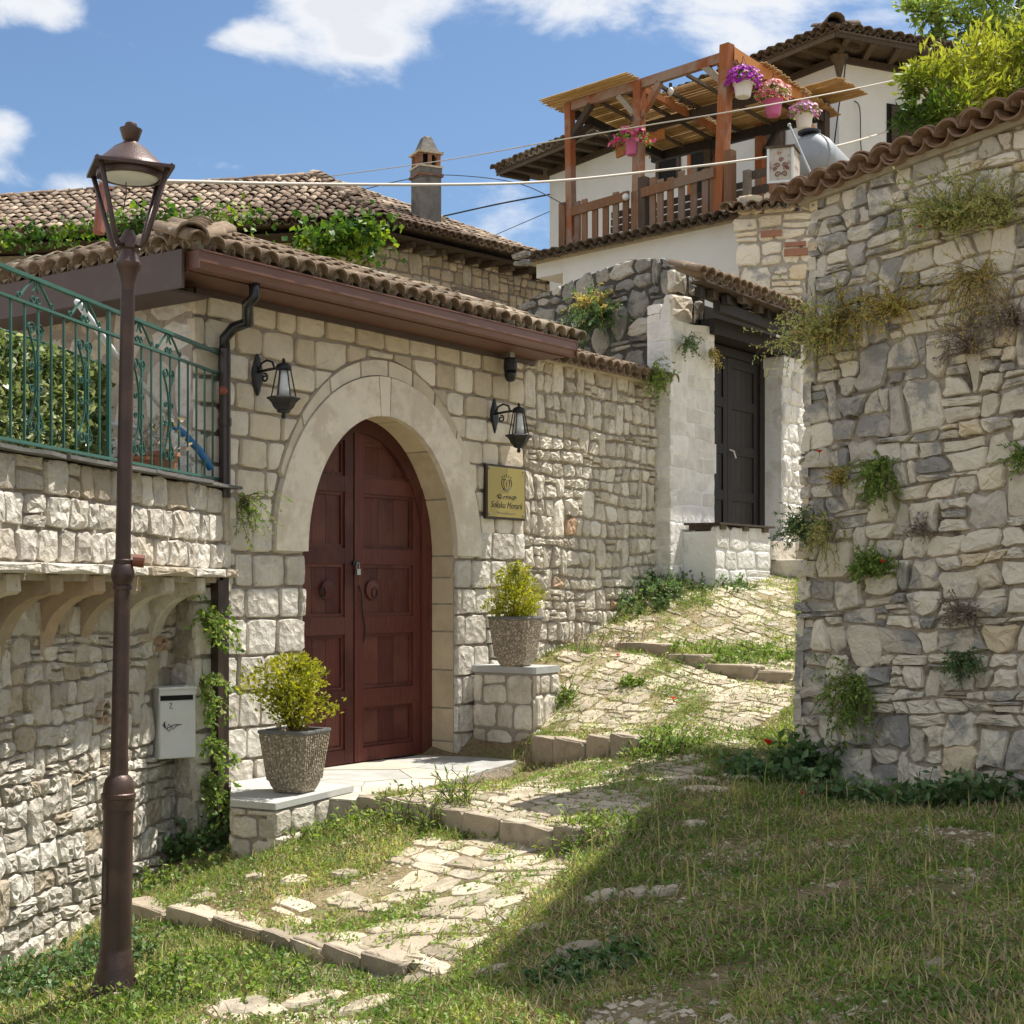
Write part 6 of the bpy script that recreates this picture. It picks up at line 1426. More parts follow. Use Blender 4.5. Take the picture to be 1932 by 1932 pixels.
    mb=MB(); stroke(mb,[(-.15,-.192),(-.05,-.198),(.05,-.198),(.14,-.194)],.0022); stroke(mb,[(-.14,-.186),(-.15,-.192),(-.13,-.198)],.002); stroke(mb,[(-.02,-.186),(0,-.180),(.02,-.186)],.002)
    mb.build('underline_flourish',M['ink'],plate,local=True)
sign()
def padlock():
    c=GW.P(2.115,.20,-.27); Mx=GW.M(2.115,.20,-.27); root=empty('padlock','steel padlock hanging at the meeting edge of the red-brown doors','padlock',Mx)
    mb=MB(); mb.box((0,0,-.035),(.045,.022,.05)); mb.build('lock_body',M['steel'],root,local=True)
    mb=MB(); mb.tube([(-.016,0,-.01),(-.016,0,.03),(-.008,0,.045),(.008,0,.045),(.016,0,.03),(.016,0,-.01)],.0045,6); mb.build('shackle',M['steel'],root,local=True)
    mb=MB(); mb.box((-.01,.02,.04),(.07,.02,.04)); mb.build('hasp',M['iron'],root,local=True)
padlock()
# ================================================================== PLANTERS AND GOLDEN BUSHES
def planter():
    c=GW.P(-.03,-1.45,.56); c=at(556,1489,10.72); c.z=-1.449; ang=math.atan2(GW.d.y,GW.d.x)
    Mx=T(c,ang+R_(13)); root=empty('planter','square ribbed exposed-aggregate planter on the low bench left of the door','planter',Mx,'exposed-aggregate planters beside the door')
    def ringv(w,z,ch): a=w/2; k=ch; return [(x,y,z) for x,y in ((-a+k,-a),(a-k,-a),(a,-a+k),(a,a-k),(a-k,a),(-a+k,a),(-a,a-k),(-a,-a+k))]
    lev=[(.22,0,.05),(.25,.012,.05),(.285,.05,.045),(.305,.10,.035),(.385,.425,.02),(.385,.44,.02),(.33,.441,.02),(.32,.36,.02)]
    V=[];
    for w,z,k in lev: V+=ringv(w,z,k)
    F=[(8*j+i,8*j+(i+1)%8,8*j+8+(i+1)%8,8*j+8+i) for j in range(len(lev)-1) for i in range(8)]+[tuple(range(7,-1,-1))]
    mb=MB(); mb.newtone(); mb.add(V,F); mb.build('planter_body',M['aggregate'],root,local=True)
    for f in range(4):
        mb=MB(); Q=Matrix.Rotation(f*math.pi/2,4,'Z')
        for i in range(11):
            t=(i-5)/5.6; x0=t*.135; x1=t*.175; mb.beam(Q@Vector((x0,-.150,.09)),Q@Vector((x1,-.192,.415)),.016,.012,up=Q@Vector((0,1,0)))
        mb.build('ribbed_face',M['aggregate'],root,local=True)
    mb=MB(); n=4; V=[]
    for w,z in ((.395,.428),(.40,.44),(.395,.452),(.335,.452),(.33,.44)): V+=ringv(w,z,.02)
    mb.add(V,[(8*j+i,8*j+(i+1)%8,8*j+8+(i+1)%8,8*j+8+i) for j in range(4) for i in range(8)]); mb.build('rim',M['rim'],root,local=True)
    mb=MB(); mb.box((0,0,.385),(.31,.31,.01)); mb.build('soil',M['soilpot'],root,local=True)
    c2=at(973,1252,13.55); c2.z=-.684
    dup(root,T(c2,ang+R_(12)),'square ribbed exposed-aggregate planter on the taller stone block right of the door')
    return c,c2
PC,PC2=planter()
def bush(name,label,c,prof,nst,nlf,seed,size,mat='box',kindlab='bush',lump=.25,off=(0,0)):
    """prof: list of (height, radius) of the crown outline"""
    root=empty(name,label,kindlab,T(c)); rng=np.random.default_rng(seed); zs=[p[0] for p in prof]; rs=[p[1] for p in prof]
    z=rng.uniform(zs[0],zs[-1],nlf*3); r=np.interp(z,zs,rs); keep=rng.random(len(z))<(r/max(rs))**1.3; z=z[keep][:nlf]; r=r[keep][:nlf]; n=len(z)
    a=rng.uniform(0,2*np.pi,n); lum=1+lump*(vnoise(a*1.9,z*6,1,seed)-.5)*2+lump*.6*(vnoise(a*5,z*14,1,seed+1)-.5)*2
    q=rng.random(n)**.38; rr=r*lum*q
    C=np.stack([c.x+off[0]+np.cos(a)*rr,c.y+off[1]+np.sin(a)*rr,c.z+z],1); out=np.stack([np.cos(a)*.8,np.sin(a)*.8,np.full(n,.75)],1)
    tone=np.clip(.42+.30*(vnoise(a*2.5,z*9,1,seed+4)-.5)*2,0,1)
    leaves('foliage',C,size,M[mat],root,kind='stuff',seed=seed,aspect=.55,out=out,up=.2,tone=tone)
    mb=MB(); R=random.Random(seed)
    for i in range(nst):
        a=R.uniform(0,6.28); t=R.uniform(.3,.85); zz=zs[0]+(zs[-1]-zs[0])*t; rr=np.interp(zz,zs,rs)*R.uniform(.2,.85)
        p=Vector((c.x+R.uniform(-.02,.02),c.y+R.uniform(-.02,.02),c.z)); q=Vector((c.x+off[0]+math.cos(a)*rr,c.y+off[1]+math.sin(a)*rr,c.z+zz)); m=(p+q)/2+Vector((0,0,.04))
        mb.tube([p,m,q],[.006,.004,.002],5)
    mb.build('stems',M['branch'],root,kind='stuff')
    return root
bush('golden_bush','round golden-green boxwood bush growing in the left planter',PC+Z3*.39,[(.05,.03),(.10,.10),(.18,.20),(.28,.28),(.38,.285),(.48,.25),(.55,.17),(.60,.06)],34,4300,1,.033,lump=.85)
bush('golden_bush','smaller upright golden-green boxwood bush growing in the right planter',PC2+Z3*.39,[(.02,.06),(.08,.20),(.2,.235),(.32,.20),(.42,.15),(.50,.10),(.56,.04)],26,3500,2,.031,lump=.85)
# ================================================================== CABLES
def cable(name,label,pts,r,mat,sag=0):
    mb=MB(); P=[]
    for (u,v,Y) in pts: P.append(at(u,v,Y))
    # smooth Catmull-Rom
    Q=[]
    for i in range(len(P)-1):
        p0=P[max(0,i-1)];p1=P[i];p2=P[i+1];p3=P[min(len(P)-1,i+2)]
        for k in range(8):
            t=k/8; Q.append(.5*((2*p1)+(-p0+p2)*t+(2*p0-5*p1+4*p2-p3)*t*t+(-p0+3*p1-3*p2+p3)*t**3))
    Q.append(P[-1]); mb.tube(Q,r,6); return tag(mb.build(name,M[mat],smooth=True),label,'cable')
mb=MB(); mb.tube([at(196,352,13.6),at(186,440,13.5)],[.055,.05],10); mb.tube([at(196,352,13.6)-Z3*.02,at(196,346,13.6)],[.06,.035],10); tag(mb.build('rusty_pipe',M['rustpole'],smooth=False),'rust-red vertical pipe on the gate roof behind the lamp arms','pipe')
cable('overhead_cable','thick pale cable running from the roof pipe across to the house shutter',[(186,343,13.6),(330,342,14),(560,347,15.5),(860,348,17.5),(1040,342,19),(1230,323,20.4),(1400,303,21.2),(1570,277,23),(1675,248,26.0)],.017,'cable')
cable('overhead_cable','thin pale wire rising from the old roof ridge to the pergola corner',[(625,332,33),(835,303,30),(1045,266,24.0),(1230,235,22.5),(1400,207,22),(1585,173,23.5),(1730,142,25.9)],.010,'cable')
cable('overhead_cable','thick black wire meeting the left corner of the white house',[(836,408,33.8),(940,385,33.5),(1037,367,33.0)],.018,'cable_d')
cable('overhead_cable','lowest thin wire beside the left corner of the white house',[(935,443,33.5),(1037,399,33)],.008,'cable_d')
cable('overhead_cable','thin slack wire looping past the chimney to the pergola post',[(688,357,33),(760,340,32),(835,330,31),(970,344,28),(1065,386,25.1)],.009,'cable_d')
def hcable(name,label,pts,r,mat): return cable(name,label,pts,r,mat)
hcable('house_wire','loose grey wires hanging down the corner of the white house',[(1596,108,25.4),(1592,150,25.6),(1583,200,25.6),(1576,255,25.3),(1570,300,25.2),(1560,345,24.8)],.012,'cable_d')
hcable('house_wire','short grey wire running down the white house wall left of the shutter',[(1612,190,26.1),(1622,205,26.1),(1624,270,26.1),(1628,310,26.1)],.010,'cable_d')
for u,v,Y in ((748,347,16.8),(1298,315,20.7),(1545,283,22.7),(960,345,18.3)):
    pass
# ================================================================== PATH: kerbs, paving, soil, grass
GX=np.arange(-4.5,6.51,.05); GY=np.arange(3,21.01,.05); _mx,_my=np.meshgrid(GX,GY); GZT=ground(_mx,_my)
def gzn(x,y):
    x=np.clip(np.asarray(x,float),-4.49,6.44); y=np.clip(np.asarray(y,float),3.01,20.9); i=((x+4.5)/.05).astype(int); j=((y-3)/.05).astype(int); fx=(x+4.5)/.05-i; fy=(y-3)/.05-j
    return (GZT[j,i]*(1-fx)+GZT[j,i+1]*fx)*(1-fy)+(GZT[j+1,i]*(1-fx)+GZT[j+1,i+1]*fx)*fy
GL=GZT.tolist()
def gz(x,y):
    x=min(max(x,-4.49),6.44); y=min(max(y,3.01),20.9); a=(x+4.5)/.05; b=(y-3)/.05; i=int(a); j=int(b); fx=a-i; fy=b-j
    return (GL[j][i]*(1-fx)+GL[j][i+1]*fx)*(1-fy)+(GL[j+1][i]*(1-fx)+GL[j+1][i+1]*fx)*fy
PATH=bpy.data.objects.new('stone_path',None); COL.objects.link(PATH); PATH['kind']='structure'; PATH.location=(0,9,-1.6); RM[PATH.name]=Matrix.Translation((0,9,-1.6))
def kerbs():
    R=random.Random(77)
    for ki,(pts,h) in enumerate(KERBS):
        for k in range(len(pts)-1):
            p=Vector(pts[k]); q=Vector(pts[k+1]); pl=PL(p,q-p); L=(q-p).length; s=0
            while s<L-.05:
                w=min(R.uniform(.28,.62),L-s); 
                if L-s-w<.15: w=L-s
                up=pl.P(s+w/2,0,-.10); zt=gz(up.x,up.y)+.015+R.uniform(-.008,.008); dn=pl.P(s+w/2,0,.10); zb=gz(dn.x,dn.y)-.08
                yaw=R.uniform(-.02,.02)
                V,F=stone_geo(rough_poly([(s,zb),(s+w,zb),(s+w,zt),(s,zt)],.012,.10,R,.06),lambda x,z,hh:pl.P(x,z,hh+.01+yaw*(x-s)),.03,.13,R,.2,.95)
                mb=MB(); mb.newtone(); mb.add(V,F); mb.build('kerb_stone',M['kerb'],PATH)
                V,F=stone_geo(rough_poly([(s,-.15),(s+w,-.15),(s+w,.035),(s,.035)],.012,.10,R,.1),lambda x,z,hh:pl.P(x,zt-.012+hh*.5,-(-z)),.02,.02,R,.2,.9)
                mb=MB(); mb.newtone(); mb.add(V,F); mb.build('kerb_top',M['kerb'],PATH)
                s+=w
kerbs()
PP1=[(330,1945),(460,1870),(600,1815),(560,1770),(470,1735),(560,1690),(700,1660),(780,1590),(900,1585),(1100,1600),(1060,1660),(960,1740),(900,1790),(840,1850),(700,1880),(640,1945)]
PP2=[(740,1512),(830,1480),(1000,1425),(1330,1425),(1330,1470),(1240,1520),(1130,1585),(1000,1570),(880,1545)]
PP3=[(1015,1375),(1030,1300),(1062,1232),(1500,1246),(1500,1330),(1400,1400),(1220,1405),(1130,1392)]
PP4=[(1055,1218),(1130,1165),(1210,1115),(1330,1092),(1400,1066),(1500,1050),(1500,1238),(1300,1225)]
PP5=[(1290,1500),(1420,1450),(1450,1480),(1330,1530)]
A_=Vector((.647,-.762)); B_=Vector((.762,.647))
def paving():
    R=random.Random(31); cells=[]
    def region(hr,wr,s0,s1,z0,z1,polys,prob,seed,big):
        Q=lay(s0,s1,z0,z1,hr,wr,tall=.12,split=.10,lean=.06,wave=.05,seed=seed)
        for q in Q:
            c=cen(q); x=A_.x*c[0]+B_.x*c[1]; y=A_.y*c[0]+B_.y*c[1]
            if y<4.6 or y>20 or x<-3.5 or x>4: continue
            u,v=proj(x,y,gz(x,y))
            ok=any(bool(inpoly(np.array([u]),np.array([v]),P)[0]) for P in polys)
            if not ok: continue
            nn=float(fbm(np.array([x]),np.array([y]),.9,7)[0])
            if R.random()>prob+(nn-.5)*1.3: continue
            cells.append(q)
    region((.14,.27),(.17,.42),-9,4,2.0,8.0,[PP1],1.0,201,True)
    region((.09,.17),(.11,.28),-9,4,2.0,12.0,[PP2],1.0,202,False)
    region((.09,.16),(.11,.27),-14.5,4,5.0,15.5,[PP3,PP4],.92,203,False)
    def fn(x,z,h):
        X=A_.x*x+B_.x*z; Y=A_.y*x+B_.y*z; return Vector((X,Y,gz(X,Y)+h))
    put_stones(cells,fn,M['pave'],PATH,name='paving_stone',gap=.016,h=(.004,.016),back=.05,jit=.22,rough=.3,cut=.20,inset=.93,seed=32,limit=290,fill='small_paving')
    # loose single stones on the bank and by the shade line
    for i,(u,v,w,d) in enumerate(((1085,1798,.26,.14),(1310,1560,.16,.12),(1200,1690,.2,.16),(1130,1700,.24,.18),(1350,1495,.62,.34),(1410,1470,.4,.25),(1255,1685,.18,.14),(1010,1760,.18,.12),(590,1895,.34,.24),(690,1905,.30,.22),(460,1905,.3,.24),(925,1840,.2,.12),(1770,1830,.14,.12),(380,1700,.2,.13),(650,1655,.2,.12),(560,1668,.22,.13),(480,1660,.16,.1))):
        x,y=unproj(u,v); R2=random.Random(i); a=R2.uniform(0,6); 
        poly=[(w/2*math.cos(t)*R2.uniform(.8,1.1),d/2*math.sin(t)*R2.uniform(.8,1.1)) for t in [k*math.pi/4 for k in range(8)]]
        V,F=stone_geo(rough_poly(poly,.0,.1,R2,.2),lambda p,q,h:Vector((x+p,y+q,gz(x+p,y+q)+h)),.035,.05,R2,.3,.85)
        mb=MB(); mb.newtone(); mb.add(V,F); mb.build('loose_stone',M['pave'],PATH)
paving()
def grass():
    rng=np.random.default_rng(11); n=1500000
    x=rng.uniform(-3.6,4.3,n); y=4.5+(19-4.5)*rng.random(n)**1.5; z=gzn(x,y); u=CX+x/y*FOC; v=HZ-z/y*FOC
    # keep off slab, benches, walls
    def inpl(pl,s0,s1,o0,o1):
        dx=x-pl.o.x; dy=y-pl.o.y; s=dx*pl.d.x+dy*pl.d.y; o=dx*pl.n.x+dy*pl.n.y; return (s>s0)&(s<s1)&(o>o0)&(o<o1)
    bad=inpl(GW,-3,7,-6,-.0)|inpl(LW,-4,4.4,-6,-.33)|inpl(GW,-.36,.78,-.2,1.05)|inpl(GW,3.3,3.83,0,.73)|inpl(RW,-.0,6,-.78,-.02)|inpl(FH,-.1,4,-3,.0)|inpl(FH,.2,1.7,0,.42)
    dxs=(x-GW.o.x)*GW.d.x+(y-GW.o.y)*GW.d.y; dos=(x-GW.o.x)*GW.n.x+(y-GW.o.y)*GW.n.y
    slabm=(dxs>.4)&(dxs<3.95)&(dos<1.27-(dxs-.4)*.235)
    bad|=slabm|(((u<-140)|(u>2080)|(v>2200)))
    path=inpoly(u,v,PP1)|inpoly(u,v,PP2)|inpoly(u,v,PP3)|inpoly(u,v,PP4)
    bank=inpoly(u,v,[(2200,1480),(1932,1500),(1650,1470),(1500,1435),(1380,1425),(1290,1490),(1180,1580),(1060,1650),(960,1750),(905,1810),(960,1860),(840,1960),(800,2300),(2300,2300)])
    left=inpoly(u,v,[(-200,2300),(-200,1780),(100,1800),(250,1760),(330,1740),(560,1800),(720,1840),(600,1900),(420,1900),(330,1960),(300,2300)])
    f1=fbm(x,y,.55,1); f2=fbm(x,y,.25,4); f3=fbm(x,y,1.3,9)
    dens=np.full(n,.52)+(f1-.5)*1.6
    dens=np.where(path,np.where(v>1405,.02,.09)+np.maximum(0,(f1-.55))*2.4+np.maximum(0,f2-.62)*1.8,dens)
    dens=np.where(bank,.70+(f1-.5)*1.9+(f2-.5)*1.3,dens); dens=np.where(left,.75+(f1-.5)*1.3,dens)
    # strips of growth at the kerbs
    for (p,rad,a) in (((450,1590),60,.9),((850,1555),55,1.0),((1120,1560),50,.9),((1250,1410),50,1.0),((1350,1390),50,.9),((1400,1240),70,1.1),((1290,1130),60,1.2),((1160,1160),50,1.2),((1195,1290),22,1.0),((500,1760),60,.9),((1200,1130),60,1.4),((620,1790),40,.8),((700,1870),40,.9),((600,1560),60,1.0),((1060,1330),26,1.2),((1500,1400),50,1.0),((1440,1390),40,.9)):
        dens=dens+a*np.exp(-((u-p[0])/rad)**2-((v-p[1])/(rad*.28))**2)
    keep=(~bad)&(rng.random(n)<np.clip(dens,0,1)*.80)
    far=y>11.5; keep&=(~far)|(rng.random(n)<.75)
    x,y,z,u,v,f1,f2,f3,bank,left,path=[a[keep] for a in (x,y,z,u,v,f1,f2,f3,bank,left,path)]
    m=len(x); print('blades',m)
    h=rng.gamma(3,.016,m)+.014; h=np.where(bank,h*(.34+.9*np.clip(f3-.4,0,1)+.5*np.clip(f2-.5,0,1)),h*.72); h*=np.where(path,.65,1)
    nearw=np.exp(-((v-1480)/60)**2)*(u>1380); h*=1+1.3*nearw
    dry=np.where(bank,.53+(fbm(x,y,.6,12)-.5)*2.0+.14*np.clip((v-1700)/230,0,1),.46+(fbm(x,y,.5,12)-.5)*1.8)
    dry=np.where(left,dry-.1,dry)-.28*nearw
    P=np.stack([x,y,z-.004],1); sel=rng.random(m)<np.where(bank,.74,.60)
    blades('grass',P[sel],h[sel],.0058,M['grass'],seed=2,tone=dry[sel],leanf=.95)
    o=COL.objects['grass'] if 'grass' in COL.objects else None
    # low broad-leaved weeds
    Q=P[~sel]; t=np.clip(.45+(f2[~sel]-.5)*1.5,0,1); Q=np.repeat(Q,2,0)+rng.normal(0,.012,(2*len(Q),3)); Q[:,2]=gzn(Q[:,0],Q[:,1])+rng.uniform(.0,.035,len(Q))
    leaves('ground_herbs',Q,.022,M['herb'],None,'stuff',seed=3,aspect=.7,up=.6,tone=np.repeat(t,2))
    # dry straw lying about
    k=rng.random(m)<.26; S=P[k]; S[:,2]+=.012
    leaves('dry_straw',S,.075,plain_mat('straw',(.52,.42,.25),.9,var=.3),None,'stuff',seed=4,aspect=.06,up=1.6)
    # taller seeding stalks on the bank
    n2=700; uu=rng.uniform(960,1932,n2); yy=rng.uniform(5,11,n2); xx=(uu-CX)/FOC*yy; zz=gzn(xx,yy); vv=HZ-zz/yy*FOC; k=inpoly(uu,vv,[(1932,1500),(1500,1440),(1290,1490),(1000,1700),(960,1800),(1932,1900)])&(rng.random(n2)<.5)
    P2=np.stack([xx,yy,zz],1)[k]; blades('seeding_grass',P2,rng.uniform(.12,.26,len(P2)),.007,M['grass'],seed=8,tone=np.full(len(P2),.68),leanf=.4)
grass()
def pebbles():
    rng=np.random.default_rng(21); n=60000; x=rng.uniform(-3.4,4,n); y=4.5+(17-4.5)*rng.random(n)**1.5; z=gzn(x,y); u=CX+x/y*FOC; v=HZ-z/y*FOC
    dx=(x-GW.o.x)*GW.d.x+(y-GW.o.y)*GW.d.y; do=(x-GW.o.x)*GW.n.x+(y-GW.o.y)*GW.n.y
    k=(u>-50)&(u<1990)&(do>.05)&~((dx>.3)&(dx<4)&(do<1.3))&(rng.random(n)<np.clip((fbm(x,y,.5,15)-.38)*3,0.05,1)); x,y,z=x[k],y[k],z[k]; n=len(x)
    r=rng.gamma(2.2,.0042,n)+.003; O=np.array([[1,0,0],[0,1,0],[-1,0,0],[0,-1,0],[0,0,.55],[0,0,-.5]]); a=rng.uniform(0,6.28,n); ca,sa=np.cos(a),np.sin(a)
    W_=O[None]*(r[:,None,None]*rng.uniform(.6,1.4,(n,6,1))); V=np.stack([W_[...,0]*ca[:,None]-W_[...,1]*sa[:,None]+x[:,None],W_[...,0]*sa[:,None]+W_[...,1]*ca[:,None]+y[:,None],W_[...,2]+z[:,None]],2).reshape(-1,3)
    F=np.array([[0,1,4],[1,2,4],[2,3,4],[3,0,4]]); F=(np.arange(n)[:,None,None]*6+F[None]).reshape(-1,3); t=np.concatenate([rng.random((n,3)),np.ones((n,1))],1).repeat(6,0)
    np_mesh('gravel',V,F,t,M['pave'],None,'stuff')
pebbles()
# ================================================================== WALL PLANTS AND WEEDS
def plant(name,label,base,n,L,spread,droop,mat,seed,lsize=.03,dens=22,outdir=Vector((0,-1,0)),up=.6,group=None,wid=.004,aspect=.4,cat='plant',side=1.0,twig='branch'):
    """a tuft: thin stems from one root, with leaves along them; droop pulls them down"""
    root=empty(name,label,cat,T(base),0,) if False else empty(name,label,cat,T(base),group)
    R=random.Random(seed); mb=MB(); C=[]; D=[]
    sidev=Vector((-outdir.y,outdir.x,0))
    for i in range(n):
        d=(outdir*R.uniform(.15,.8)+sidev*R.uniform(-spread,spread)*side+Z3*R.uniform(up-.6,up+.5)).normalized(); p=base+sidev*R.uniform(-.03,.03)+Z3*R.uniform(-.03,.03); ln=L*R.uniform(.5,1.1); k=6; pts=[p.copy()]
        for j in range(k):
            p=p+d*ln/k; d=(d+Vector((R.uniform(-.5,.5),R.uniform(-.35,.35),R.uniform(-.5,.5)))-Z3*droop/k*1.2).normalized(); pts.append(p.copy())
            for q in range(int(dens/k)+1):
                t=R.random(); C.append(tuple(pts[-2].lerp(p,t))); D.append(tuple((d+Vector((R.uniform(-1,1),R.uniform(-1,1),R.uniform(-1,1)))*.8)))
        mb.tube(pts,[wid*(1-.7*j/k) for j in range(k+1)],3,cap=False)
    mb.build('stems',M[twig] if twig in M else M['branch'],root,kind='stuff')
    leaves('leaves',C,lsize,M[mat],root,kind='stuff',seed=seed,aspect=aspect,out=D,up=.1)
    return root
def on(pl,u,v,off=.0): s,z=pl.at(u,v,off); return pl.P(s,z,off)
nR=Vector((RW.n.x,RW.n.y,0))
WP=[ # u,v,label,n,L,spread,droop,mat,leaf,dens,up
 (1560,640,'large feathery grey-green plant spilling over the left edge of the big wall',46,.52,.9,1.5,'drygreen',.030,46,.6),
 (1600,600,'ochre and green plant above the grey stones near the wall edge',34,.40,.9,1.7,'ochre',.028,40,.3),
 (1690,590,'yellow-green plant tuft in the middle of the upper wall',36,.34,1.0,1.3,'ochre',.028,40,.6),
 (1800,430,'big dry bushy plant on the upper right of the wall',60,.46,1.0,.9,'drygreen',.030,46,.8),
 (1890,420,'pale green plant by the top right edge of the wall',44,.42,.8,1.2,'drygreen',.028,46,1.0),
 (1850,520,'reddish dry plant hanging under the big bushy one',44,.48,.8,2.2,'ochre',.024,40,-.1),
 (1830,660,'dusky grey-green herb with woody twigs',26,.30,1.0,1.0,'purplish',.024,34,.5),
 (1915,610,'brown dried plant at the right edge of the wall',30,.36,.9,1.6,'purplish',.024,30,.4),
 (1668,880,'narrow fresh green plant hanging in the centre of the wall',40,.30,.35,2.6,'herb',.030,50,.0),
 (1650,1075,'bright green tuft with one red poppy on the wall',46,.19,1.1,.7,'herb',.034,26,.6),
 (1512,1000,'dark green plant on the left edge of the wall near the path end',34,.20,.6,1.2,'herb_dark',.028,34,.4),
 (1562,990,'thin yellowish plant trailing down beside the dark one',26,.34,.4,2.4,'drygreen',.026,36,.0),
 (1582,905,'small yellow-green weed between grey stones',20,.13,1.0,.8,'ochre',.024,18,.6),
 (1622,1300,'vine of small leaves climbing low on the wall',34,.42,.35,2.6,'herb',.040,34,.1),
 (1815,1160,'mauve-brown herb on the lower right of the wall',26,.20,.8,1.4,'purplish',.026,30,.3),
 (1820,1240,'dark leafed sprig below the mauve herb',16,.20,1.0,1.6,'herb_dark',.040,16,.2),
 (1925,860,'little green sprig at the right frame edge of the wall',14,.16,.6,1.4,'herb',.03,20,.3),
 (1740,1000,'faded pinkish tuft in the middle of the wall',16,.14,.9,1.0,'purplish',.024,20,.4),
]
for i,(u,v,lab,n,L,sp,dr,mt,ls,de,upv) in enumerate(WP):
    plant('wall_plant',lab,on(RW,u,v,.02),int(n*1.7),L*1.15,sp*1.1,dr*.8,mt,300+i,lsize=ls*.9,dens=de,outdir=nR,up=upv,group='plants growing from the big right wall',wid=.003)
nD=Vector((DW.n.x,DW.n.y,0)); nG=Vector((GW.n.x,GW.n.y,0))
plant('wall_plant','green and ochre bush growing from the old dark wall above the tiled coping',on(DW,1140,600,.1),60,.62,.9,1.0,'herb_dark',340,lsize=.05,dens=36,outdir=nD,up=.2)
plant('wall_plant','ochre flowering plant beside the green bush on the old dark wall',on(DW,1128,585,.15),40,.45,.9,.9,'ochre',341,lsize=.04,dens=30,outdir=nD,up=.5)
plant('wall_plant','small plant hanging at the coping end where it meets the white pillar',on(GW,1232,705,.1),36,.34,.9,2.0,'herb',342,lsize=.04,dens=26,outdir=nG,up=.2)
plant('wall_plant','small green and ochre weed on top of the whitewashed pillar',FH.P(.25,2.75,.05),24,.28,1.1,1.6,'herb_dark',343,lsize=.035,dens=20,outdir=nG,up=.2)
plant('wall_plant','dry dark weed trailing on the right of the whitewashed pillar',FH.P(.80,2.72,.05),20,.30,.9,2.0,'ochre',344,lsize=.03,dens=16,outdir=nG,up=.1)
plant('wall_plant','small leafy sprig on the gate wall corner above the corbels',on(GW,455,950,.04),22,.40,.35,2.4,'herb',345,lsize=.034,dens=18,outdir=nG,up=.1)
nL=Vector((LW.n.x,LW.n.y,0))
for j,(u,v,n,L,dr,sp,lab) in enumerate(((388,1175,22,.34,1.8,.5,'glossy vine clump hanging below the last corbel by the pipe casing'),(378,1290,14,.42,2.4,.2,'thin middle part of the vine beside the pipe casing'),(392,1400,12,.30,2.0,.7,'pale sprigs of vine crossing the pipe casing'),(380,1480,18,.38,2.2,.3,'lower vine strand beside the pipe casing'))):
    plant('climbing_vine',lab,on(GW,u,v,.10),n,L,sp,dr,'herb',350+j,lsize=.042,dens=20,outdir=nL,up=.1,aspect=.6,group='vine climbing beside the pipe casing')
def weeds(lab,u,v,n,L,mt,seed,ls=.04,sp=1.0,up=1.0,dr=.6,dens=16,cat='weed',aspect=.5,r=.15,group=None):
    x,y=unproj(u,v); b=Vector((x,y,gz(x,y)))
    root=empty('weed_clump',lab,cat,T(b),group); R=random.Random(seed); mb=MB(); C=[];D=[]
    for i in range(n):
        a=R.uniform(0,6.28); q=R.random()**.5*r; p=Vector((b.x+math.cos(a)*q*1.6,b.y+math.sin(a)*q,0)); p.z=gz(p.x,p.y); d=Vector((R.uniform(-sp,sp)*.6,R.uniform(-sp,sp)*.6,up)).normalized(); ln=L*R.uniform(.4,1.1); pts=[p.copy()]
        for j in range(4):
            p=p+d*ln/4; d=(d+Vector((R.uniform(-.3,.3),R.uniform(-.3,.3),-dr/4))).normalized(); pts.append(p.copy())
            for k in range(max(1,int(dens/4))): C.append(tuple(pts[-2].lerp(p,R.random()))); D.append((d.x+R.uniform(-1,1),d.y+R.uniform(-1,1),d.z*.3+R.uniform(-.3,.6)))
        mb.tube(pts,.003,3,cap=False)
    mb.build('stems',M['branch'],root,kind='stuff'); leaves('leaves',C,ls,M[mt],root,kind='stuff',seed=seed,aspect=aspect,out=D,up=.6)
weeds('dark ivy-like clump at the foot of the pipe casing',400,1590,130,.26,'herb_dark',401,.055,dens=14,r=.22,aspect=.7)
weeds('green weeds spreading from the left wall foot beside the bench',300,1680,110,.16,'herb',402,.04,dens=12,r=.36,aspect=.6)
weeds('low clump of weeds at the bottom left behind the lamp base',60,1870,150,.24,'herb_dark',403,.045,dens=12,r=.42,aspect=.6)
weeds('light green weeds around the base of the street lamp',330,1860,130,.14,'herb',404,.035,dens=12,r=.45,aspect=.6)
weeds('tall grassy weed in front of the second kerb',810,1560,60,.26,'herb',405,.06,dens=8,r=.18,aspect=.22)
weeds('leafy weed on the kerb below the flagstones',670,1560,70,.16,'herb',406,.04,dens=12,r=.28,aspect=.4)
weeds('bright tuft covering the right end of the middle kerb',1120,1570,70,.15,'herb',407,.05,dens=9,r=.2,aspect=.25)
weeds('bright leafy tuft at the right end of the upper kerb',1250,1405,80,.16,'herb',408,.055,dens=9,r=.2,aspect=.3)
weeds('dark green row of weeds along the top step of the path',1370,1238,140,.10,'herb',409,.045,dens=10,r=.42,aspect=.5)
weeds('shaded weeds at the foot of the whitewashed pillar',1190,1130,150,.24,'herb_dark',410,.05,dens=12,r=.36,aspect=.6)
weeds('weeds in front of the white plank bench',1310,1098,110,.16,'herb_dark',411,.05,dens=10,r=.4,aspect=.5)
weeds('big-leafed mallow against the foot of the big wall',1545,1465,110,.36,'herb_dark',412,.075,dens=10,r=.16,aspect=.8)
weeds('mallow leaves spreading left of the wall foot',1470,1475,90,.16,'herb_dark',413,.07,dens=8,r=.25,aspect=.8)
weeds('broad green weeds along the middle of the wall foot',1680,1520,120,.18,'herb_dark',414,.06,dens=9,r=.35,aspect=.7)
weeds('long leafed weeds at the right end of the wall foot',1870,1515,130,.24,'herb_dark',415,.08,dens=8,r=.3,aspect=.5)
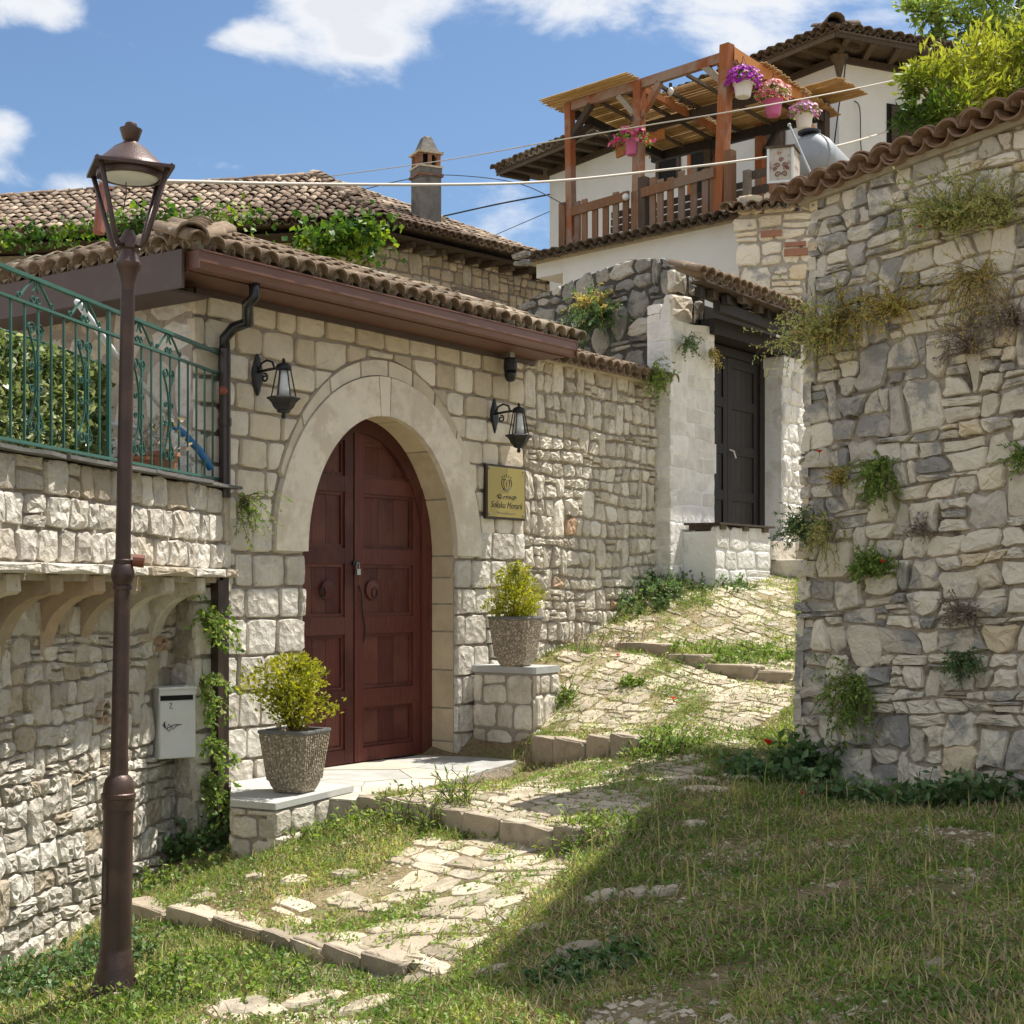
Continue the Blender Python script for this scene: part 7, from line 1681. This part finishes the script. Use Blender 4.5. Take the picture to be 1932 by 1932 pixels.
weeds('small green plant between the upper paving stones',1195,1290,30,.08,'herb',416,.04,dens=10,r=.08,aspect=.6)
weeds('dry twiggy weeds at the foot of the rubble wall',1120,1222,60,.16,'purplish',417,.03,dens=9,r=.35,aspect=.4)
weeds('small weed beside the taller stone block',1052,1330,50,.18,'herb',418,.04,dens=9,r=.1,aspect=.5)
weeds('low clover patch in the shaded grass near the loose white stone',1110,1830,90,.06,'herb_dark',419,.035,dens=8,r=.2,aspect=.9)
def poppy(base,h,lab,sz=.03):
    root=empty('poppy',lab,'poppy',T(base),'red poppies'); top=base+Vector((.01,-.01,h)); mb=MB(); mb.tube([base,base+Vector((.01,0,h*.5)),top],.0025,5); mb.build('stalk',M['herb_dark'],root)
    for k in range(4):
        a=k*math.pi/2+.4; mb=MB(); mb.newtone(); d=Vector((math.cos(a),math.sin(a),0)); s=Vector((-d.y,d.x,0)); V=[top]
        for t in (-1,-.5,0,.5,1): V.append(top+d*sz*(1-.25*t*t)*.8+s*sz*t*.8+Z3*sz*(1.0-.15*abs(t)))
        mb.add(V,[(0,i,i+1) for i in range(1,5)]); mb.build('petal',M['red'],root)
def pop_ground(u,v,h,lab,sz=.03): x,y=unproj(u,v+h/unproj(u,v)[1]*FOC); poppy(Vector((x,y,gz(x,y))),h,lab,sz)
pop_ground(1448,1408,.16,'large red poppy in the weeds left of the big wall foot',.045)
poppy(on(RW,1543,868,.10),.05,'red poppy near the left edge of the big wall',.022); poppy(on(RW,1662,1078,.16),.06,'red poppy in the bright green wall tuft',.020); poppy(on(RW,1733,446,.14),.05,'red poppy high on the big wall in dry plants',.018)
pop_ground(1163,1237,.03,'small red poppy on the path by the top step',.02)
pop_ground(1268,1320,.04,'small red poppy on the upper paving',.025); pop_ground(1512,1500+0,.05,'small red flower at the wall foot weeds',.02)
# ================================================================== TREES, VINES
def vines(name,lab,pts,n,size,mat,seed,spread,cat='vine'):
    rng=np.random.default_rng(seed); root=empty(name,lab,cat,T(pts[0])); P=np.array([tuple(p) for p in pts]); seg=rng.integers(0,len(P)-1,n); t=rng.random(n)[:,None]; C=P[seg]*(1-t)+P[seg+1]*t
    C=C+rng.normal(0,1,(n,3))*np.array(spread); leaves('leaves',C,size,M[mat],root,kind='stuff',seed=seed,aspect=.85,up=.2,out=np.tile([.3,-1,-.2],(n,1)),tone=np.clip(.5+(vnoise(C[:,0]*2,C[:,2]*2,1,seed)-.5)*1.4,0,1))
    mb=MB(); mb.tube([Vector(p) for p in pts],.02,5); mb.build('stem',M['branch'],root)
vines('eave_vine','green vine hanging under the old house eave beside its stone corner',[at(590,450,31.3),at(640,458,31.3),at(680,445,31.2),at(712,425,31.2)],480,.17,'vine',501,(.25,.15,.22))
vines('eave_vine','dark leafy curtain of vine on the old house wall',[at(560,465,31.8),at(620,470,31.8),at(680,462,31.6)],560,.17,'vine',502,(.35,.12,.28))
vines('eave_vine','vine along the old house eave above the gate roof',[at(330,415,31.6),at(400,402,31.6),at(450,408,31.6),at(500,415,31.5)],170,.15,'vine',503,(.2,.15,.14))
vines('eave_vine','vine on the left part of the old house eave behind the lamp',[at(-20,455,32),at(80,445,32),at(180,432,32),at(260,418,31.8),at(330,410,31.7)],700,.15,'vine',504,(.25,.15,.16))
vines('yard_vine','vine leaves under the left fascia behind the leaf screen',[at(-60,590,13.5),at(30,595,13.4),at(110,590,13.2),at(130,600,13.1)],1300,.085,'vine',505,(.10,.12,.09))
def tree(name,lab,base,trunk_h,blobs,n,size,mat,seed,aspect=.45,cat='tree'):
    root=empty(name,lab,cat,T(base)); R=random.Random(seed); mb=MB(); tp=base+Z3*trunk_h; mb.tube([base,base+Vector((.05,0,trunk_h*.5)),tp],[.16,.12,.07],9)
    rng=np.random.default_rng(seed); C=[];O=[]
    for (c,r,w) in blobs:
        c=Vector(c); mb.tube([tp-Z3*.2,(tp+c)/2+Vector((R.uniform(-.2,.2),0,R.uniform(0,.2))),c],[.05,.03,.012],6)
        k=int(n*w)
        # twigs carrying leaves
        tw=int(k/16)+1
        for j in range(tw):
            d=Vector(rng.normal(size=3)); d.z=d.z*.8+.25; d.normalize(); a=c+d*r*R.uniform(.1,.6); b=c+d*r*R.uniform(.75,1.25)+Vector((R.uniform(-.1,.1),0,R.uniform(-.1,.2)))*r
            if j%3==0: mb.tube([a,b],[.006,.003],3,cap=False)
            for q in range(16):
                t=q/16; p=a.lerp(b,t)+Vector(rng.normal(size=3))*size*.35; C.append(tuple(p)); O.append(tuple(d+Vector((0,0,.15))))
    mb.build('trunk',M['branch'],root); C=np.array(C)
    leaves('crown',C,size,M[mat],root,kind='stuff',seed=seed,aspect=aspect,out=O,up=.25,tone=np.clip(.45+(vnoise(C[:,0]*1.5/size*.1,C[:,2]*1.5/size*.1,1,seed)-.5)*1.5,0,1))
b=at(1880,330,12.4); b.z=1.6
tree('laurel_bush','yellow-green leafy bush bulging over the tiled top of the big wall',b,1.0,[(at(1765,165,12.3),.27,.16),(at(1830,130,12.4),.30,.2),(at(1900,110,12.5),.32,.2),(at(1800,215,12.1),.28,.2),(at(1880,190,12.3),.34,.24),(at(1730,225,12.1),.17,.08),(at(1950,170,12.4),.35,.2),(at(1725,150,12.2),.10,.03),(at(1990,100,12.5),.4,.2)],4300,.085,'laurel',601,aspect=.30,cat='bush')
b=at(1900,200,27); b.z=6
tree('leafy_tree','airy green tree standing behind the white house at the top right corner',b,4.2,[(at(1830,60,27),.75,.2),(at(1900,30,27),.9,.25),(at(1780,25,27),.5,.10),(at(1745,40,27),.4,.06),(at(1860,95,26.8),.5,.14),(at(1960,70,27),.9,.2),(at(1830,-30,27),1.1,.2),(at(1940,-60,27),1.4,.3),(at(1770,75,27),.35,.05),(at(1715,20,27),.22,.03)],3300,.14,'tree',602)
print('objects',len(COL.objects),'tris',sum(len(o.data.loop_triangles) if 0 else sum(len(p.vertices)-2 for p in o.data.polygons) for o in COL.objects if o.type=='MESH'))
